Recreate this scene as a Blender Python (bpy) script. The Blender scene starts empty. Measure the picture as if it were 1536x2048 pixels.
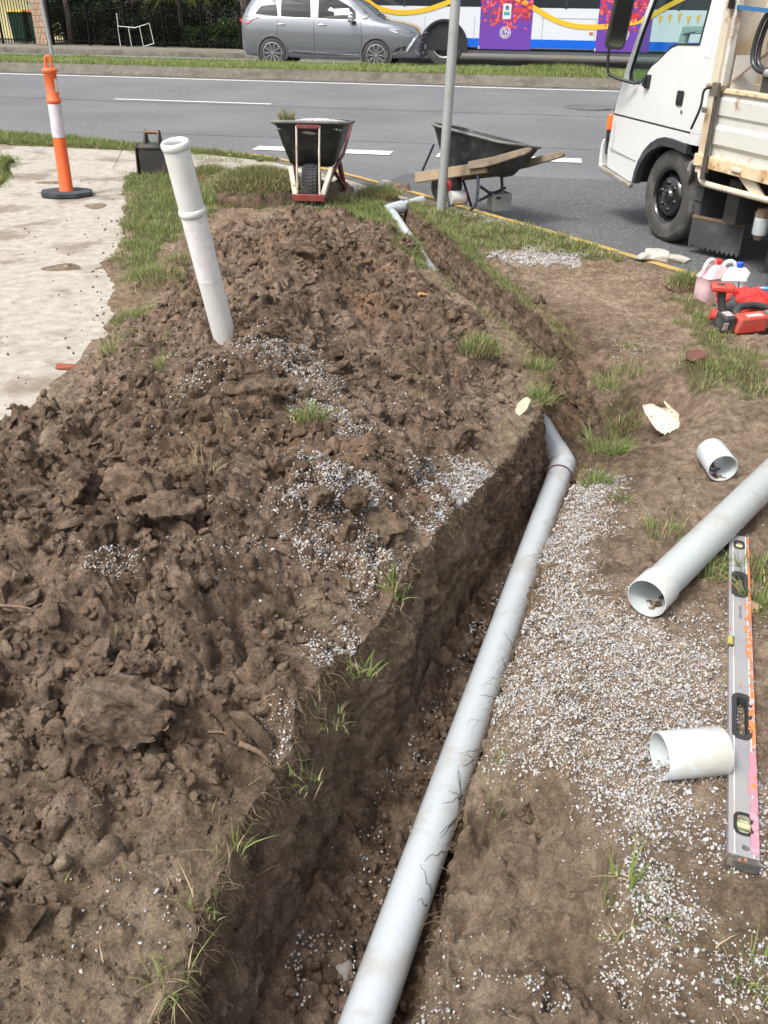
import bpy, bmesh, math, random
import numpy as np, time; T0=time.time()
from mathutils import Vector, Matrix, geometry
random.seed(7); RNG=np.random.default_rng(11)
S=bpy.context.scene; COL=S.collection
# ------------------------------------------------------------------ camera
PITCH=math.radians(30.6); ROLL=math.radians(0.8); CH=1.6; FPX=1750.0
cd=bpy.data.cameras.new('camera'); cam=bpy.data.objects.new('camera',cd); COL.objects.link(cam)
cd.sensor_fit='VERTICAL'; cd.sensor_height=32; cd.lens=FPX/2048*32; cd.clip_start=0.05; cd.clip_end=600
cam.matrix_world=Matrix.Translation((0,0,CH))@Matrix.Rotation(math.pi/2-PITCH,4,'X')@Matrix.Rotation(ROLL,4,'Z')
S.camera=cam
# ------------------------------------------------------------------ sky, sun, exposure
W=bpy.data.worlds.new('World'); S.world=W; W.use_nodes=True
wn=W.node_tree.nodes; wl=W.node_tree.links
SUN_EL=math.radians(56); SUN_AZ=math.radians(-132)      # azimuth from +Y, clockwise
sky=wn.new('ShaderNodeTexSky'); sky.sky_type='NISHITA'; sky.sun_disc=False
sky.sun_elevation=SUN_EL; sky.sun_rotation=SUN_AZ; sky.dust_density=6; sky.air_density=1.2; sky.ozone_density=1.5
hs=wn.new('ShaderNodeHueSaturation'); hs.inputs['Saturation'].default_value=0.35
wl.new(sky.outputs[0],hs.inputs['Color']); wl.new(hs.outputs[0],wn['Background'].inputs[0])
wn['Background'].inputs[1].default_value=0.15
sd=bpy.data.lights.new('sun','SUN'); sd.energy=1.7; sd.angle=math.radians(13); sd.color=(1,.965,.91)
sun=bpy.data.objects.new('sun',sd); COL.objects.link(sun)
_d=Vector((math.sin(SUN_AZ)*math.cos(SUN_EL),math.cos(SUN_AZ)*math.cos(SUN_EL),math.sin(SUN_EL)))
sun.rotation_euler=_d.to_track_quat('Z','Y').to_euler(); sun.location=_d*30
S.view_settings.view_transform='Standard'; S.view_settings.look='None'; S.view_settings.gamma=1
S.view_settings.use_curve_mapping=False; S.view_settings.exposure=0.68
# ------------------------------------------------------------------ small helpers
def ray(px,py):
    X=px-768.; Y=-(py-1024.); c,s=math.cos(ROLL),math.sin(ROLL)
    X,Y=c*X-s*Y,s*X+c*Y; Z=-FPX; a=math.pi/2-PITCH
    return Vector((X,Y*math.cos(a)-Z*math.sin(a),Y*math.sin(a)+Z*math.cos(a)))
def G(px,py,z=0.):                      # point of the photograph on a level at height z
    r=ray(px,py); t=(z-CH)/r.z; return Vector((r.x*t,r.y*t,z))
def lin(c):
    return tuple((v/255/12.92 if v/255<=.04045 else ((v/255+.055)/1.055)**2.4) for v in c)
def interp(x,xs,ys): return np.interp(x,xs,ys)
def sstep(a,b,x):
    t=np.clip((x-a)/(b-a),0,1); return t*t*(3-2*t)
def hsh(ix,iy,seed=0):
    h=(ix.astype(np.int64)*374761393+iy.astype(np.int64)*668265263+seed*1442695041)&0xffffffff
    h=((h^(h>>13))*1274126177)&0xffffffff; h=((h^(h>>16))*2246822519)&0xffffffff
    return ((h^(h>>15))&0xffffff)/16777216.0
def gn(x,y,seed=0):                     # gradient noise about -0.7..0.7
    ix=np.floor(x); iy=np.floor(y); fx=x-ix; fy=y-iy
    u=fx*fx*fx*(fx*(fx*6-15)+10); v=fy*fy*fy*(fy*(fy*6-15)+10)
    def g(a,b,dx,dy):
        t=hsh(a,b,seed)*6.28318; return np.cos(t)*dx+np.sin(t)*dy
    a=g(ix,iy,fx,fy); b=g(ix+1,iy,fx-1,fy); c=g(ix,iy+1,fx,fy-1); d=g(ix+1,iy+1,fx-1,fy-1)
    return (a+(b-a)*u)*(1-v)+(c+(d-c)*u)*v
def fbm(x,y,o=4,seed=0,g=.5):
    r=0; a=1; s=1
    for i in range(o):
        r=r+a*gn(x*s+i*17.3,y*s-i*9.1,seed+i); a*=g; s*=2.03
    return r
def lumps(x,y,cell,seed,keep=.75,flat=1.0):      # piled lumps: rounded and slabby domes, 0..1
    X=x/cell; Y=y/cell; ix=np.floor(X); iy=np.floor(Y); best=np.zeros_like(X)
    for dx in (-1,0,1):
        for dy in (-1,0,1):
            cx=ix+dx; cy=iy+dy
            r1=hsh(cx,cy,seed); r2=hsh(cx,cy,seed+1); r3=hsh(cx,cy,seed+2); r4=hsh(cx,cy,seed+3)
            ax=X-(cx+r1); ay=Y-(cy+r2); th=r4*3.1416; c=np.cos(th); s=np.sin(th)
            px=(ax*c+ay*s); py=(-ax*s+ay*c)*(1+.9*r3)
            R=.38+.5*r3
            d=(np.abs(px)**2.6+np.abs(py)**2.6)**(1/2.6)/R
            h=np.sqrt(np.clip(1-d*d,0,1))*R*(.5+.8*r4)
            tilt=1+.7*(px*(r1-.5)*2+py*(r2-.5)*2)
            h=np.where(r4<keep,h*tilt,0)
            best=np.maximum(best,h)
    return best
# ---- mesh buffers
class MB:
    def __init__(s): s.v=[]; s.f=[]
    def add(s,vs,fs,M=None):
        o=len(s.v)
        s.v+= [tuple(M@Vector(v)) if M is not None else tuple(v) for v in vs]
        s.f+= [tuple(i+o for i in f) for f in fs]; return s
    def box(s,c,d,M=None,rz=0,tap=1.0):
        R=Matrix.Translation(c)@Matrix.Rotation(rz,4,'Z')
        if M is not None: R=M@R
        a,b,h=d[0]/2,d[1]/2,d[2]/2
        vs=[(-a,-b,-h),(a,-b,-h),(a,b,-h),(-a,b,-h),(-a*tap,-b*tap,h),(a*tap,-b*tap,h),(a*tap,b*tap,h),(-a*tap,b*tap,h)]
        return s.add(vs,[(3,2,1,0),(4,5,6,7),(0,1,5,4),(1,2,6,5),(2,3,7,6),(3,0,4,7)],R)
    def beam(s,p,q,w,h,up=(0,0,1),M=None):        # rectangular bar from p to q
        p=Vector(p);q=Vector(q);d=(q-p); L=d.length; d.normalize(); up=Vector(up)
        x=d.cross(up)
        if x.length<1e-4: x=d.cross(Vector((1,0,0)))
        x.normalize(); z=x.cross(d)
        R=Matrix((x,d,z)).transposed().to_4x4(); R.translation=(p+q)/2
        if M is not None: R=M@R
        return s.box((0,0,0),(w,L,h),R)
    def tube(s,path,r,n=12,M=None,cap=True,closed=False):
        P=[Vector(p) for p in path]; k=len(P)
        rr=list(r) if isinstance(r,(list,tuple)) else [r]*k
        vs=[];fs=[]; prev=None
        for i,p in enumerate(P):
            if closed: t=P[(i+1)%k]-P[i-1]
            else: t=P[min(i+1,k-1)]-P[max(i-1,0)]
            t.normalize()
            if prev is None:
                a=t.cross(Vector((0,0,1)))
                if a.length<.05: a=t.cross(Vector((1,0,0)))
            else: a=prev-t*prev.dot(t)
            a.normalize(); prev=a; b=t.cross(a)
            for j in range(n):
                an=2*math.pi*j/n; vs.append(p+(a*math.cos(an)+b*math.sin(an))*rr[i])
        m=k if closed else k-1
        for i in range(m):
            for j in range(n):
                i2=(i+1)%k; j2=(j+1)%n
                fs.append((i*n+j,i*n+j2,i2*n+j2,i2*n+j))
        if cap and not closed:
            fs.append(tuple(range(n))[::-1]); fs.append(tuple((k-1)*n+j for j in range(n)))
        return s.add(vs,fs,M)
    def lathe(s,prof,n=32,M=None,axis='Z',closed=False,caps=True):     # prof: (r, z) list
        vs=[];fs=[];k=len(prof)
        for r,z in prof:
            for j in range(n):
                a=2*math.pi*j/n; c,q=math.cos(a)*r,math.sin(a)*r
                vs.append((c,q,z) if axis=='Z' else ((c,z,q) if axis=='Y' else (z,c,q)))
        for i in range(k if closed else k-1):
            i2=(i+1)%k
            for j in range(n):
                j2=(j+1)%n; fs.append((i*n+j,i*n+j2,i2*n+j2,i2*n+j))
        if not closed and caps:
            if prof[0][0]>1e-6: fs.append(tuple(range(n))[::-1])
            if prof[-1][0]>1e-6: fs.append(tuple((k-1)*n+j for j in range(n)))
        return s.add(vs,fs,M)
    def prism(s,poly,t0,t1,M=None,holes=(),plane='XZ',yf=None):   # 2D polygon (holes allowed) given thickness along the third axis
        loops=[list(poly)]+[list(h) for h in holes]; pts=[p for l in loops for p in l]
        tr=geometry.tessellate_polygon([[Vector((p[0],p[1],0)) for p in l] for l in loops])
        n=len(pts)
        def mk(p,t):
            if yf is not None: t=t+yf(p[0],p[1])
            return {'XZ':(p[0],t,p[1]),'XY':(p[0],p[1],t),'YZ':(t,p[0],p[1])}[plane]
        vs=[mk(p,t0) for p in pts]+[mk(p,t1) for p in pts]
        fs=[tuple(t) for t in tr]+[tuple(i+n for i in t)[::-1] for t in tr]; o=0
        for l in loops:
            k=len(l)
            for i in range(k): fs.append((o+i,o+(i+1)%k,n+o+(i+1)%k,n+o+i))
            o+=k
        return s.add(vs,fs,M)
    def build(s,name,mat,parent=None,smooth=30,bevel=0,seg=2,sub=0,label=None):
        me=bpy.data.meshes.new(name); me.from_pydata(s.v,[],s.f); me.validate()
        bm=bmesh.new(); bm.from_mesh(me); bmesh.ops.recalc_face_normals(bm,faces=bm.faces); bm.to_mesh(me); bm.free()
        me.materials.append(mat); o=bpy.data.objects.new(name,me); COL.objects.link(o)
        if smooth: me.shade_smooth(); me.set_sharp_from_angle(angle=math.radians(smooth))
        if bevel:
            b=o.modifiers.new('bevel','BEVEL'); b.width=bevel; b.segments=seg; b.limit_method='ANGLE'; b.angle_limit=math.radians(38)
        if sub:
            m=o.modifiers.new('sub','SUBSURF'); m.levels=sub; m.render_levels=sub
        if parent is not None: o.parent=parent
        if label: o['label']=label
        return o
def npmesh(name,V,T,mat,attrs=None,smooth=True,parent=None,quads=False):
    me=bpy.data.meshes.new(name); k=4 if quads else 3
    V=np.ascontiguousarray(V,np.float32); T=np.ascontiguousarray(T,np.int32)
    me.vertices.add(len(V)); me.vertices.foreach_set('co',V.ravel())
    me.loops.add(T.size); me.loops.foreach_set('vertex_index',T.ravel())
    me.polygons.add(len(T)); me.polygons.foreach_set('loop_start',np.arange(0,T.size,k,dtype=np.int32))
    me.update(calc_edges=True)
    if smooth: me.polygons.foreach_set('use_smooth',np.ones(len(T),bool))
    for an,(ty,arr) in (attrs or {}).items():
        at_=me.attributes.new(an,ty,'POINT')
        at_.data.foreach_set('color' if ty=='FLOAT_COLOR' else 'value',np.ascontiguousarray(arr,np.float32).ravel())
    me.materials.append(mat); o=bpy.data.objects.new(name,me); COL.objects.link(o)
    if parent is not None: o.parent=parent
    return o
def tag(o,label=None,cat=None,group=None,kind=None):
    if label: o['label']=label
    if cat: o['category']=cat
    if group: o['group']=group
    if kind: o['kind']=kind
    return o
def thing(name,label,cat,loc=(0,0,0),rz=0,group=None,mat=None):
    o=bpy.data.objects.new(name,None); COL.objects.link(o); o.empty_display_size=.1
    if mat is not None: o.matrix_world=mat
    else: o.location=loc; o.rotation_euler=(0,0,rz)
    return tag(o,label,cat,group)
def copytree(o,parent=None):
    c=o.copy(); COL.objects.link(c); c.parent=parent
    for ch in list(o.children): copytree(ch,c)
    return c
# ---- materials
def mat(name,col=(.5,.5,.5),rough=.6,metal=0,var=0.0,vscale=8,bump=0,bscale=60,dirt=None,damt=.5,dscale=3,coat=0,trans=0,spec=.5,alpha=1,sss=0,rust=None):
    m=bpy.data.materials.new(name); m.use_nodes=True; N=m.node_tree.nodes; L=m.node_tree.links; b=N['Principled BSDF']
    b.inputs['Roughness'].default_value=rough; b.inputs['Metallic'].default_value=metal
    b.inputs['Specular IOR Level'].default_value=spec; b.inputs['Coat Weight'].default_value=coat
    b.inputs['Transmission Weight'].default_value=trans; b.inputs['Alpha'].default_value=alpha
    if sss: b.inputs['Subsurface Weight'].default_value=sss; b.inputs['Subsurface Radius'].default_value=(.02,.02,.02)
    tc=N.new('ShaderNodeTexCoord'); out=None
    rgb=N.new('ShaderNodeRGB'); rgb.outputs[0].default_value=(*col,1); out=rgb.outputs[0]
    def noise(sc,det=5):
        n=N.new('ShaderNodeTexNoise'); n.inputs['Scale'].default_value=sc; n.inputs['Detail'].default_value=det; n.inputs['Roughness'].default_value=.62
        L.new(tc.outputs['Object'],n.inputs['Vector']); return n.outputs['Fac']
    if var:
        mr=N.new('ShaderNodeMapRange'); mr.inputs['From Min'].default_value=.3; mr.inputs['From Max'].default_value=.7
        mr.inputs['To Min'].default_value=1-var; mr.inputs['To Max'].default_value=1+var; L.new(noise(vscale),mr.inputs['Value'])
        vm=N.new('ShaderNodeVectorMath'); vm.operation='SCALE'; L.new(out,vm.inputs[0]); L.new(mr.outputs[0],vm.inputs['Scale']); out=vm.outputs[0]
    def layer(out,colr,amt,sc,lo):
        mr=N.new('ShaderNodeMapRange'); mr.interpolation_type='SMOOTHSTEP'
        mr.inputs['From Min'].default_value=lo; mr.inputs['From Max'].default_value=lo+.13; mr.inputs['To Max'].default_value=amt; L.new(noise(sc,8),mr.inputs['Value'])
        mx=N.new('ShaderNodeMix'); mx.data_type='RGBA'; L.new(mr.outputs[0],mx.inputs['Factor']); L.new(out,mx.inputs['A']); mx.inputs['B'].default_value=(*colr,1); return mx.outputs['Result']
    if dirt: out=layer(out,dirt,damt,dscale,.5)
    if rust: out=layer(out,rust,.85,dscale*1.7+2,.58)
    L.new(out,b.inputs['Base Color'])
    if bump:
        bp=N.new('ShaderNodeBump'); bp.inputs['Strength'].default_value=bump; bp.inputs['Distance'].default_value=.01
        L.new(noise(bscale,6),bp.inputs['Height']); L.new(bp.outputs[0],b.inputs['Normal'])
    return m
def attrmat(name,rough=.9,spec=.25,trans=0,attr='col'):
    m=bpy.data.materials.new(name); m.use_nodes=True; N=m.node_tree.nodes; L=m.node_tree.links; b=N['Principled BSDF']
    a=N.new('ShaderNodeAttribute'); a.attribute_name=attr; L.new(a.outputs['Color'],b.inputs['Base Color'])
    b.inputs['Roughness'].default_value=rough; b.inputs['Specular IOR Level'].default_value=spec
    if trans:
        t=N.new('ShaderNodeBsdfTranslucent'); L.new(a.outputs['Color'],t.inputs[0]); mx=N.new('ShaderNodeMixShader'); mx.inputs[0].default_value=trans
        L.new(b.outputs[0],mx.inputs[1]); L.new(t.outputs[0],mx.inputs[2]); L.new(mx.outputs[0],N['Material Output'].inputs[0])
    return m
def glass(name,tint=(.7,.85,.82),refl=.06,dark=.0):
    m=bpy.data.materials.new(name); m.use_nodes=True; N=m.node_tree.nodes; L=m.node_tree.links; N.remove(N['Principled BSDF'])
    t=N.new('ShaderNodeBsdfTransparent'); t.inputs[0].default_value=(*tint,1); g=N.new('ShaderNodeBsdfGlossy'); g.inputs['Roughness'].default_value=.03
    lw=N.new('ShaderNodeLayerWeight'); p_=N.new('ShaderNodeMath'); p_.operation='POWER'; L.new(lw.outputs['Facing'],p_.inputs[0]); p_.inputs[1].default_value=4.0
    f=N.new('ShaderNodeMath'); f.operation='MULTIPLY_ADD'; L.new(p_.outputs[0],f.inputs[0]); f.inputs[1].default_value=.6; f.inputs[2].default_value=refl*.5; mx=N.new('ShaderNodeMixShader'); L.new(f.outputs[0],mx.inputs[0])
    L.new(t.outputs[0],mx.inputs[1]); L.new(g.outputs[0],mx.inputs[2]); L.new(mx.outputs[0],N['Material Output'].inputs[0]); return m
def soilmat():
    m=bpy.data.materials.new('soil'); m.use_nodes=True; N=m.node_tree.nodes; L=m.node_tree.links; b=N['Principled BSDF']
    b.inputs['Roughness'].default_value=.93; b.inputs['Specular IOR Level'].default_value=.18
    geo=N.new('ShaderNodeNewGeometry')
    def noise(sc,det=6,r=.6):
        n=N.new('ShaderNodeTexNoise'); n.inputs['Scale'].default_value=sc; n.inputs['Detail'].default_value=det; n.inputs['Roughness'].default_value=r
        L.new(geo.outputs['Position'],n.inputs['Vector']); return n.outputs['Fac']
    def ramp(f,a,b_,lo,hi):
        mr=N.new('ShaderNodeMapRange'); mr.interpolation_type='SMOOTHSTEP'; mr.inputs['From Min'].default_value=lo; mr.inputs['From Max'].default_value=hi
        L.new(f,mr.inputs['Value']); mx=N.new('ShaderNodeMix'); mx.data_type='RGBA'; L.new(mr.outputs[0],mx.inputs['Factor'])
        for k,c in (('A',a),('B',b_)):
            if isinstance(c,tuple): mx.inputs[k].default_value=(*c,1)
            else: L.new(c,mx.inputs[k])
        return mx.outputs['Result']
    wet=ramp(noise(11,7,.7),SOIL_D,SOIL_M,.38,.62)
    wet=ramp(noise(2.3,4),wet,SOIL_R,.56,.72)
    dry=ramp(noise(7),SOIL_L,SOIL_LL,.35,.7)
    a=N.new('ShaderNodeAttribute'); a.attribute_name='dry'
    ad=N.new('ShaderNodeMath'); ad.operation='ADD'; L.new(a.outputs['Fac'],ad.inputs[0])
    n2=N.new('ShaderNodeMapRange'); n2.inputs['To Min'].default_value=-.35; n2.inputs['To Max'].default_value=.35; L.new(noise(14,7,.7),n2.inputs['Value']); L.new(n2.outputs[0],ad.inputs[1])
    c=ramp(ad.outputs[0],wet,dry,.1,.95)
    t=N.new('ShaderNodeAttribute'); t.attribute_name='turf'
    c=ramp(t.outputs['Fac'],c,ramp(noise(30),(.075,.085,.03),(.12,.11,.05),.3,.7),.15,.9)
    # speckle
    sp=ramp(noise(170,5,.75),(.72,.72,.72),(1.26,1.24,1.21),.32,.68)
    s2=ramp(noise(26,6,.68),(.70,.68,.66),(1.28,1.29,1.30),.34,.66); s3=ramp(noise(1.6,5,.6),(.86,.84,.80),(1.12,1.13,1.15),.35,.65)
    for q_ in (sp,s2,s3):
        vm=N.new('ShaderNodeVectorMath'); vm.operation='MULTIPLY'; L.new(c,vm.inputs[0]); L.new(q_,vm.inputs[1]); c=vm.outputs[0]
    L.new(c,b.inputs['Base Color'])
    h=N.new('ShaderNodeMath'); h.operation='ADD'; L.new(noise(75,8,.78),h.inputs[0])
    h2=N.new('ShaderNodeMath'); h2.operation='MULTIPLY'; h2.inputs[1].default_value=.5; L.new(noise(320,4,.7),h2.inputs[0]); L.new(h2.outputs[0],h.inputs[1])
    bp=N.new('ShaderNodeBump'); bp.inputs['Strength'].default_value=1.0; bp.inputs['Distance'].default_value=.02
    L.new(h.outputs[0],bp.inputs['Height']); L.new(bp.outputs[0],b.inputs['Normal']); return m
SOIL_D=(.125,.089,.065); SOIL_M=(.295,.213,.154); SOIL_R=(.31,.205,.137); SOIL_L=(.285,.214,.155); SOIL_LL=(.385,.302,.223)
def speckled(name,col,lo,hi,sc,rough,dirt=None):
    m=bpy.data.materials.new(name); m.use_nodes=True; N=m.node_tree.nodes; L=m.node_tree.links; b=N['Principled BSDF']; b.inputs['Roughness'].default_value=rough; b.inputs['Specular IOR Level'].default_value=.3
    g=N.new('ShaderNodeNewGeometry'); 
    def nz(s,d=2,r=.5):
        n=N.new('ShaderNodeTexNoise'); n.inputs['Scale'].default_value=s; n.inputs['Detail'].default_value=d; n.inputs['Roughness'].default_value=r; L.new(g.outputs['Position'],n.inputs['Vector']); return n.outputs['Fac']
    def mixr(f,lo_,hi_,a,c):
        mr=N.new('ShaderNodeMapRange'); mr.interpolation_type='SMOOTHSTEP'; mr.inputs['From Min'].default_value=lo_; mr.inputs['From Max'].default_value=hi_; L.new(f,mr.inputs['Value'])
        mx=N.new('ShaderNodeMix'); mx.data_type='RGBA'; L.new(mr.outputs[0],mx.inputs['Factor'])
        for k,v in (('A',a),('B',c)):
            if isinstance(v,tuple): mx.inputs[k].default_value=(*v,1)
            else: L.new(v,mx.inputs[k])
        return mx.outputs['Result']
    c=mixr(nz(.55,4),.3,.7,tuple(v*.86 for v in col),tuple(v*1.14 for v in col))
    c=mixr(nz(sc,2),.36,.44,lo,c); c=mixr(nz(sc*.83+3,2),.60,.68,c,hi); c=mixr(nz(sc*.3,2),.63,.7,c,tuple(v*.8 for v in hi))
    if dirt:
        c=mixr(nz(1.3,9,.68),.50,.60,c,tuple((a+q)/2 for a,q in zip(col,dirt))); c=mixr(nz(7,8,.7),.56,.63,c,dirt); c=mixr(nz(2.7,9,.75),.60,.66,c,dirt)
    L.new(c,b.inputs['Base Color']); bp=N.new('ShaderNodeBump'); bp.inputs['Strength'].default_value=.5; bp.inputs['Distance'].default_value=.006; L.new(nz(sc*1.4,3),bp.inputs['Height']); L.new(bp.outputs[0],b.inputs['Normal']); return m
M_soil=soilmat(); M_conc=speckled('concrete',(.37,.335,.285),(.27,.235,.19),(.46,.43,.38),48,.9,dirt=(.215,.165,.12))
M_white=mat('white_paint',(.62,.63,.62),.35,var=.04,coat=.3,dirt=(.5,.47,.42),damt=.25,dscale=2)
M_rub=mat('black_rubber',(.028,.028,.03),.75,var=.25,bump=.2)
M_tyre=mat('tyre_rubber',(.045,.044,.043),.85,var=.3,dirt=(.13,.12,.105),damt=.5,dscale=6,bump=.3)
M_blk=mat('black_plastic',(.02,.021,.023),.5,var=.2)
M_steel=mat('galvanised_steel',(.42,.43,.43),.5,metal=.55,var=.1,vscale=20)
M_chrome=mat('chrome',(.7,.7,.7),.12,metal=1)
M_pvc=mat('pvc_plastic',(.50,.54,.545),.32,var=.04,dirt=(.42,.37,.28),damt=.5,dscale=8,spec=.5)
M_conc=mat('concrete',(.36,.33,.285),.9,var=.24,vscale=13,bump=.4,bscale=160,dirt=(.17,.125,.085),damt=.75,dscale=1.9)
M_kerbc=mat('kerb_concrete',(.125,.112,.092),.92,var=.3,vscale=6,bump=.5,bscale=80,dirt=(.07,.06,.045),damt=.7,dscale=2)
M_yel=mat('yellow_road_paint',(.44,.30,.085),.85,var=.2,vscale=12,bump=.3,dirt=(.22,.17,.1),damt=.85,dscale=5)
M_asph=speckled('asphalt',(.140,.144,.151),(.088,.09,.094),(.28,.28,.275),95,.9)
M_line=mat('road_line_paint',(.62,.62,.6),.8,var=.08,dirt=(.3,.3,.3),damt=.5,dscale=14)
# ------------------------------------------------------------------ the verge: trench, heap, bare soil, turf
LY=[.2,.93,1.27,1.58,1.83,2.05,2.31,2.66,3.0,3.32,3.57,3.8,4.1,4.4,4.89,5.47,5.93,6.92,7.72,8.15,8.3,15]
LX=[-.60,-.38,-.30,-.20,-.09,.02,.10,.27,.43,.60,.69,.745,.755,.735,.58,.41,.27,.09,-.03,.03,.1,.1]
RY=[.2,.89,1.09,1.28,1.37,1.74,2.08,2.53,2.81,3.05,3.32,3.55,3.85,4.13,4.41,4.81,5.37,5.94,6.62,7.45,7.95,8.15,8.3,15]
RX=[-.13,.03,.10,.16,.19,.30,.43,.56,.67,.76,.90,1.05,1.13,1.10,1.03,.90,.76,.64,.49,.28,.16,.13,.12,.12]
KP=[(-60,24),(-9,13.4),(-5.1,12.37),(-2.89,11.34),(-1.36,10.71),(-.4,9.64),(.25,8.74),(.95,7.69),(1.55,6.84),(2.12,5.96),(2.4,5.46),(2.9,4.45),(3.3,3.4),(3.55,2),(3.65,0),(3.65,-6)]
def kerbdist(x,y):                      # positive on the road side
    best=np.full(np.shape(x),1e9); sg=np.zeros(np.shape(x))
    for (ax,ay),(bx,by) in zip(KP[:-1],KP[1:]):
        dx,dy=bx-ax,by-ay; L2=dx*dx+dy*dy
        t=np.clip(((x-ax)*dx+(y-ay)*dy)/L2,0,1); px=ax+t*dx; py=ay+t*dy
        d=np.hypot(x-px,y-py); cr=-(dx*(y-ay)-dy*(x-ax)); m=d<best
        best=np.where(m,d,best); sg=np.where(m,np.sign(cr),sg)
    return -best*sg
SP=[(-.62,6.95,.12,.5),(-.60,6.3,.22,.6),(-.55,5.6,.31,.64),(-.5,4.9,.42,.72),(-.55,4.2,.40,.78),(-.57,3.5,.34,.74),(-.62,2.8,.31,.78),(-.74,2.2,.26,.82),(-.88,1.75,.19,.72),(-1.05,1.35,.12,.62),(-1.25,1.05,.03,.5)]
def heap(x,y):
    h=np.zeros(np.shape(x)); 
    for (ax,ay,ah,aw),(bx,by,bh,bw) in zip(SP[:-1],SP[1:]):
        dx,dy=bx-ax,by-ay; t=np.clip(((x-ax)*dx+(y-ay)*dy)/(dx*dx+dy*dy),0,1)
        d=np.hypot(x-ax-t*dx,y-ay-t*dy); w=aw+t*(bw-aw); H=ah+t*(bh-ah)
        q=np.clip(d/w,0,1.6); h=np.maximum(h,H*np.clip(1-q*.72,0,1)**1.25*(1-sstep(1.0,1.45,q)))
    for bx,by,bh,br in BUMPS:
        h=h+bh*np.exp(-((x-bx)**2+(y-by)**2)/br**2)
    return h
BUMPS=[(.46,4.15,.06,.2),(.5,3.75,.05,.18),(.36,4.7,.06,.2),(.36,3.35,.05,.18),(-.25,6.7,.08,.25),(.02,5.7,.07,.2),(-1.15,6.4,.06,.25),(-.72,1.15,.05,.26),(.30,4.3,.09,.28),(.32,3.75,.10,.30),(.15,3.2,.09,.26),(-.08,2.75,.07,.24),(.12,5.0,.08,.24),(-.28,2.25,.06,.2),(-.5,1.6,.05,.25),(.05,6.2,.10,.22),(-1.0,6.0,.08,.25),(-.95,8.1,.10,.3),(-.55,8.6,.07,.2),(.15,8.75,.05,.2),(-.15,3.1,.07,.22),(.1,3.6,.08,.2),(-.1,2.55,.06,.2),(-1.3,5.2,.06,.2),(-1.45,3.1,.08,.16),
 (-1.35,2.4,.1,.3),(.4,4.6,.06,.2),(1.85,5.6,.06,.16),(1.55,3.0,.02,.2)]
def lipx(y,side):
    a=interp(y,LY,LX) if side<0 else interp(y,RY,RX)
    w=.016*gn(y*3.1,y*0+side*5,31)+.012*gn(y*11,y*0+side*9,32)+.008*gn(y*31,y*0+side*9,33)+.004*gn(y*80,y*0+side*9,34)
    return a+w*2
def floorz(y): return interp(y,[0,1,2,3.3,3.9,5,6.5,7.6,8.15,8.35],[-.46,-.45,-.43,-.42,-.44,-.46,-.40,-.28,-.14,-.02])
def inpoly(x,y,P,soft=.05,nz=.05,seed=5):   # soft inside measure 0..1 with a ragged rim
    ins=np.zeros(np.shape(x),bool); d=np.full(np.shape(x),1e9); n=len(P)
    for i in range(n):
        ax,ay=P[i]; bx,by=P[(i+1)%n]
        c=((ay>y)!=(by>y))&(x<(bx-ax)*(y-ay)/((by-ay) if by!=ay else 1e-9)+ax); ins^=c
        dx,dy=bx-ax,by-ay; t=np.clip(((x-ax)*dx+(y-ay)*dy)/(dx*dx+dy*dy+1e-12),0,1)
        d=np.minimum(d,np.hypot(x-ax-t*dx,y-ay-t*dy))
    sd=np.where(ins,d,-d)+nz*fbm(x*6,y*6,3,seed)*1.4
    return sstep(-soft,soft,sd)
BANK=None
def base(x,y):                          # smooth shape without the crumbs
    h=heap(x,y)
    # excavated bank sloping into the trench, right side
    dr=x-interp(y,RY,RX)
    b1=-.19*(1-sstep(.0,.42,dr+.09*gn(x*4,y*4,77)))*sstep(.35,.6,y)*(1-sstep(1.42,1.72,y))
    b2=-.34*(1-sstep(.0,.48,dr+.07*gn(x*5,y*5,78)))*np.exp(-((y-3.9)/.45)**2)
    b3=-.03*(1-sstep(.0,.16,dr))*(y<3)
    if BANK is not None: b1=np.where(y<1.9,-.12*inpoly(x,y,BANK,.03,.05,71)*(1+.25*gn(x*7,y*7,72))+(.06*fbm(x*5,y*5,6,73,.62)+.05*lumps(x+.02*gn(x*9,y*9,8),y,.13,75,.5)+.03*lumps(x,y+3,.055,76,.45)-.03*np.clip(1-np.abs(gn(x*4,y*4,79))*9,0,1))*inpoly(x,y,BANK,.06,.03,71)-.10*(1-sstep(.0,.30,dr))*(1-sstep(1.35,1.75,y))*sstep(.3,.5,y),0.)
    return h+np.where(dr>-.02,b1+b2+b3,0)
def at(px,py,dz=0.):                    # where a line of sight meets the ground shape
    z=0.
    for _ in range(14):
        p=G(px,py,z); z=.6*z+.4*(float(base(np.array([p.x]),np.array([p.y]))[0])+.015)
    p=G(px,py,z); p.z+=dz; return p
def wpoly(pts): return np.array([at(a,b)[:2] for a,b in pts])
BANK=wpoly([(905,1640),(1050,1590),(1120,1650),(1215,1760),(1290,1910),(1300,2100),(760,2100),(840,1850)])
GPOLY=[wpoly(p) for p in ([(1130,1000),(1200,950),(1240,955),(1190,1090),(1240,1250),(1450,1320),(1450,1560),(1536,1560),(1536,1720),(1440,1700),(1290,1630),(1180,1560),(1060,1560),(985,1450),(1060,1220)],[(1250,1690),(1330,1740),(1370,1870),(1262,1850)],[(1285,1965),(1536,1880),(1560,2060),(1290,2060)])]
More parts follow.
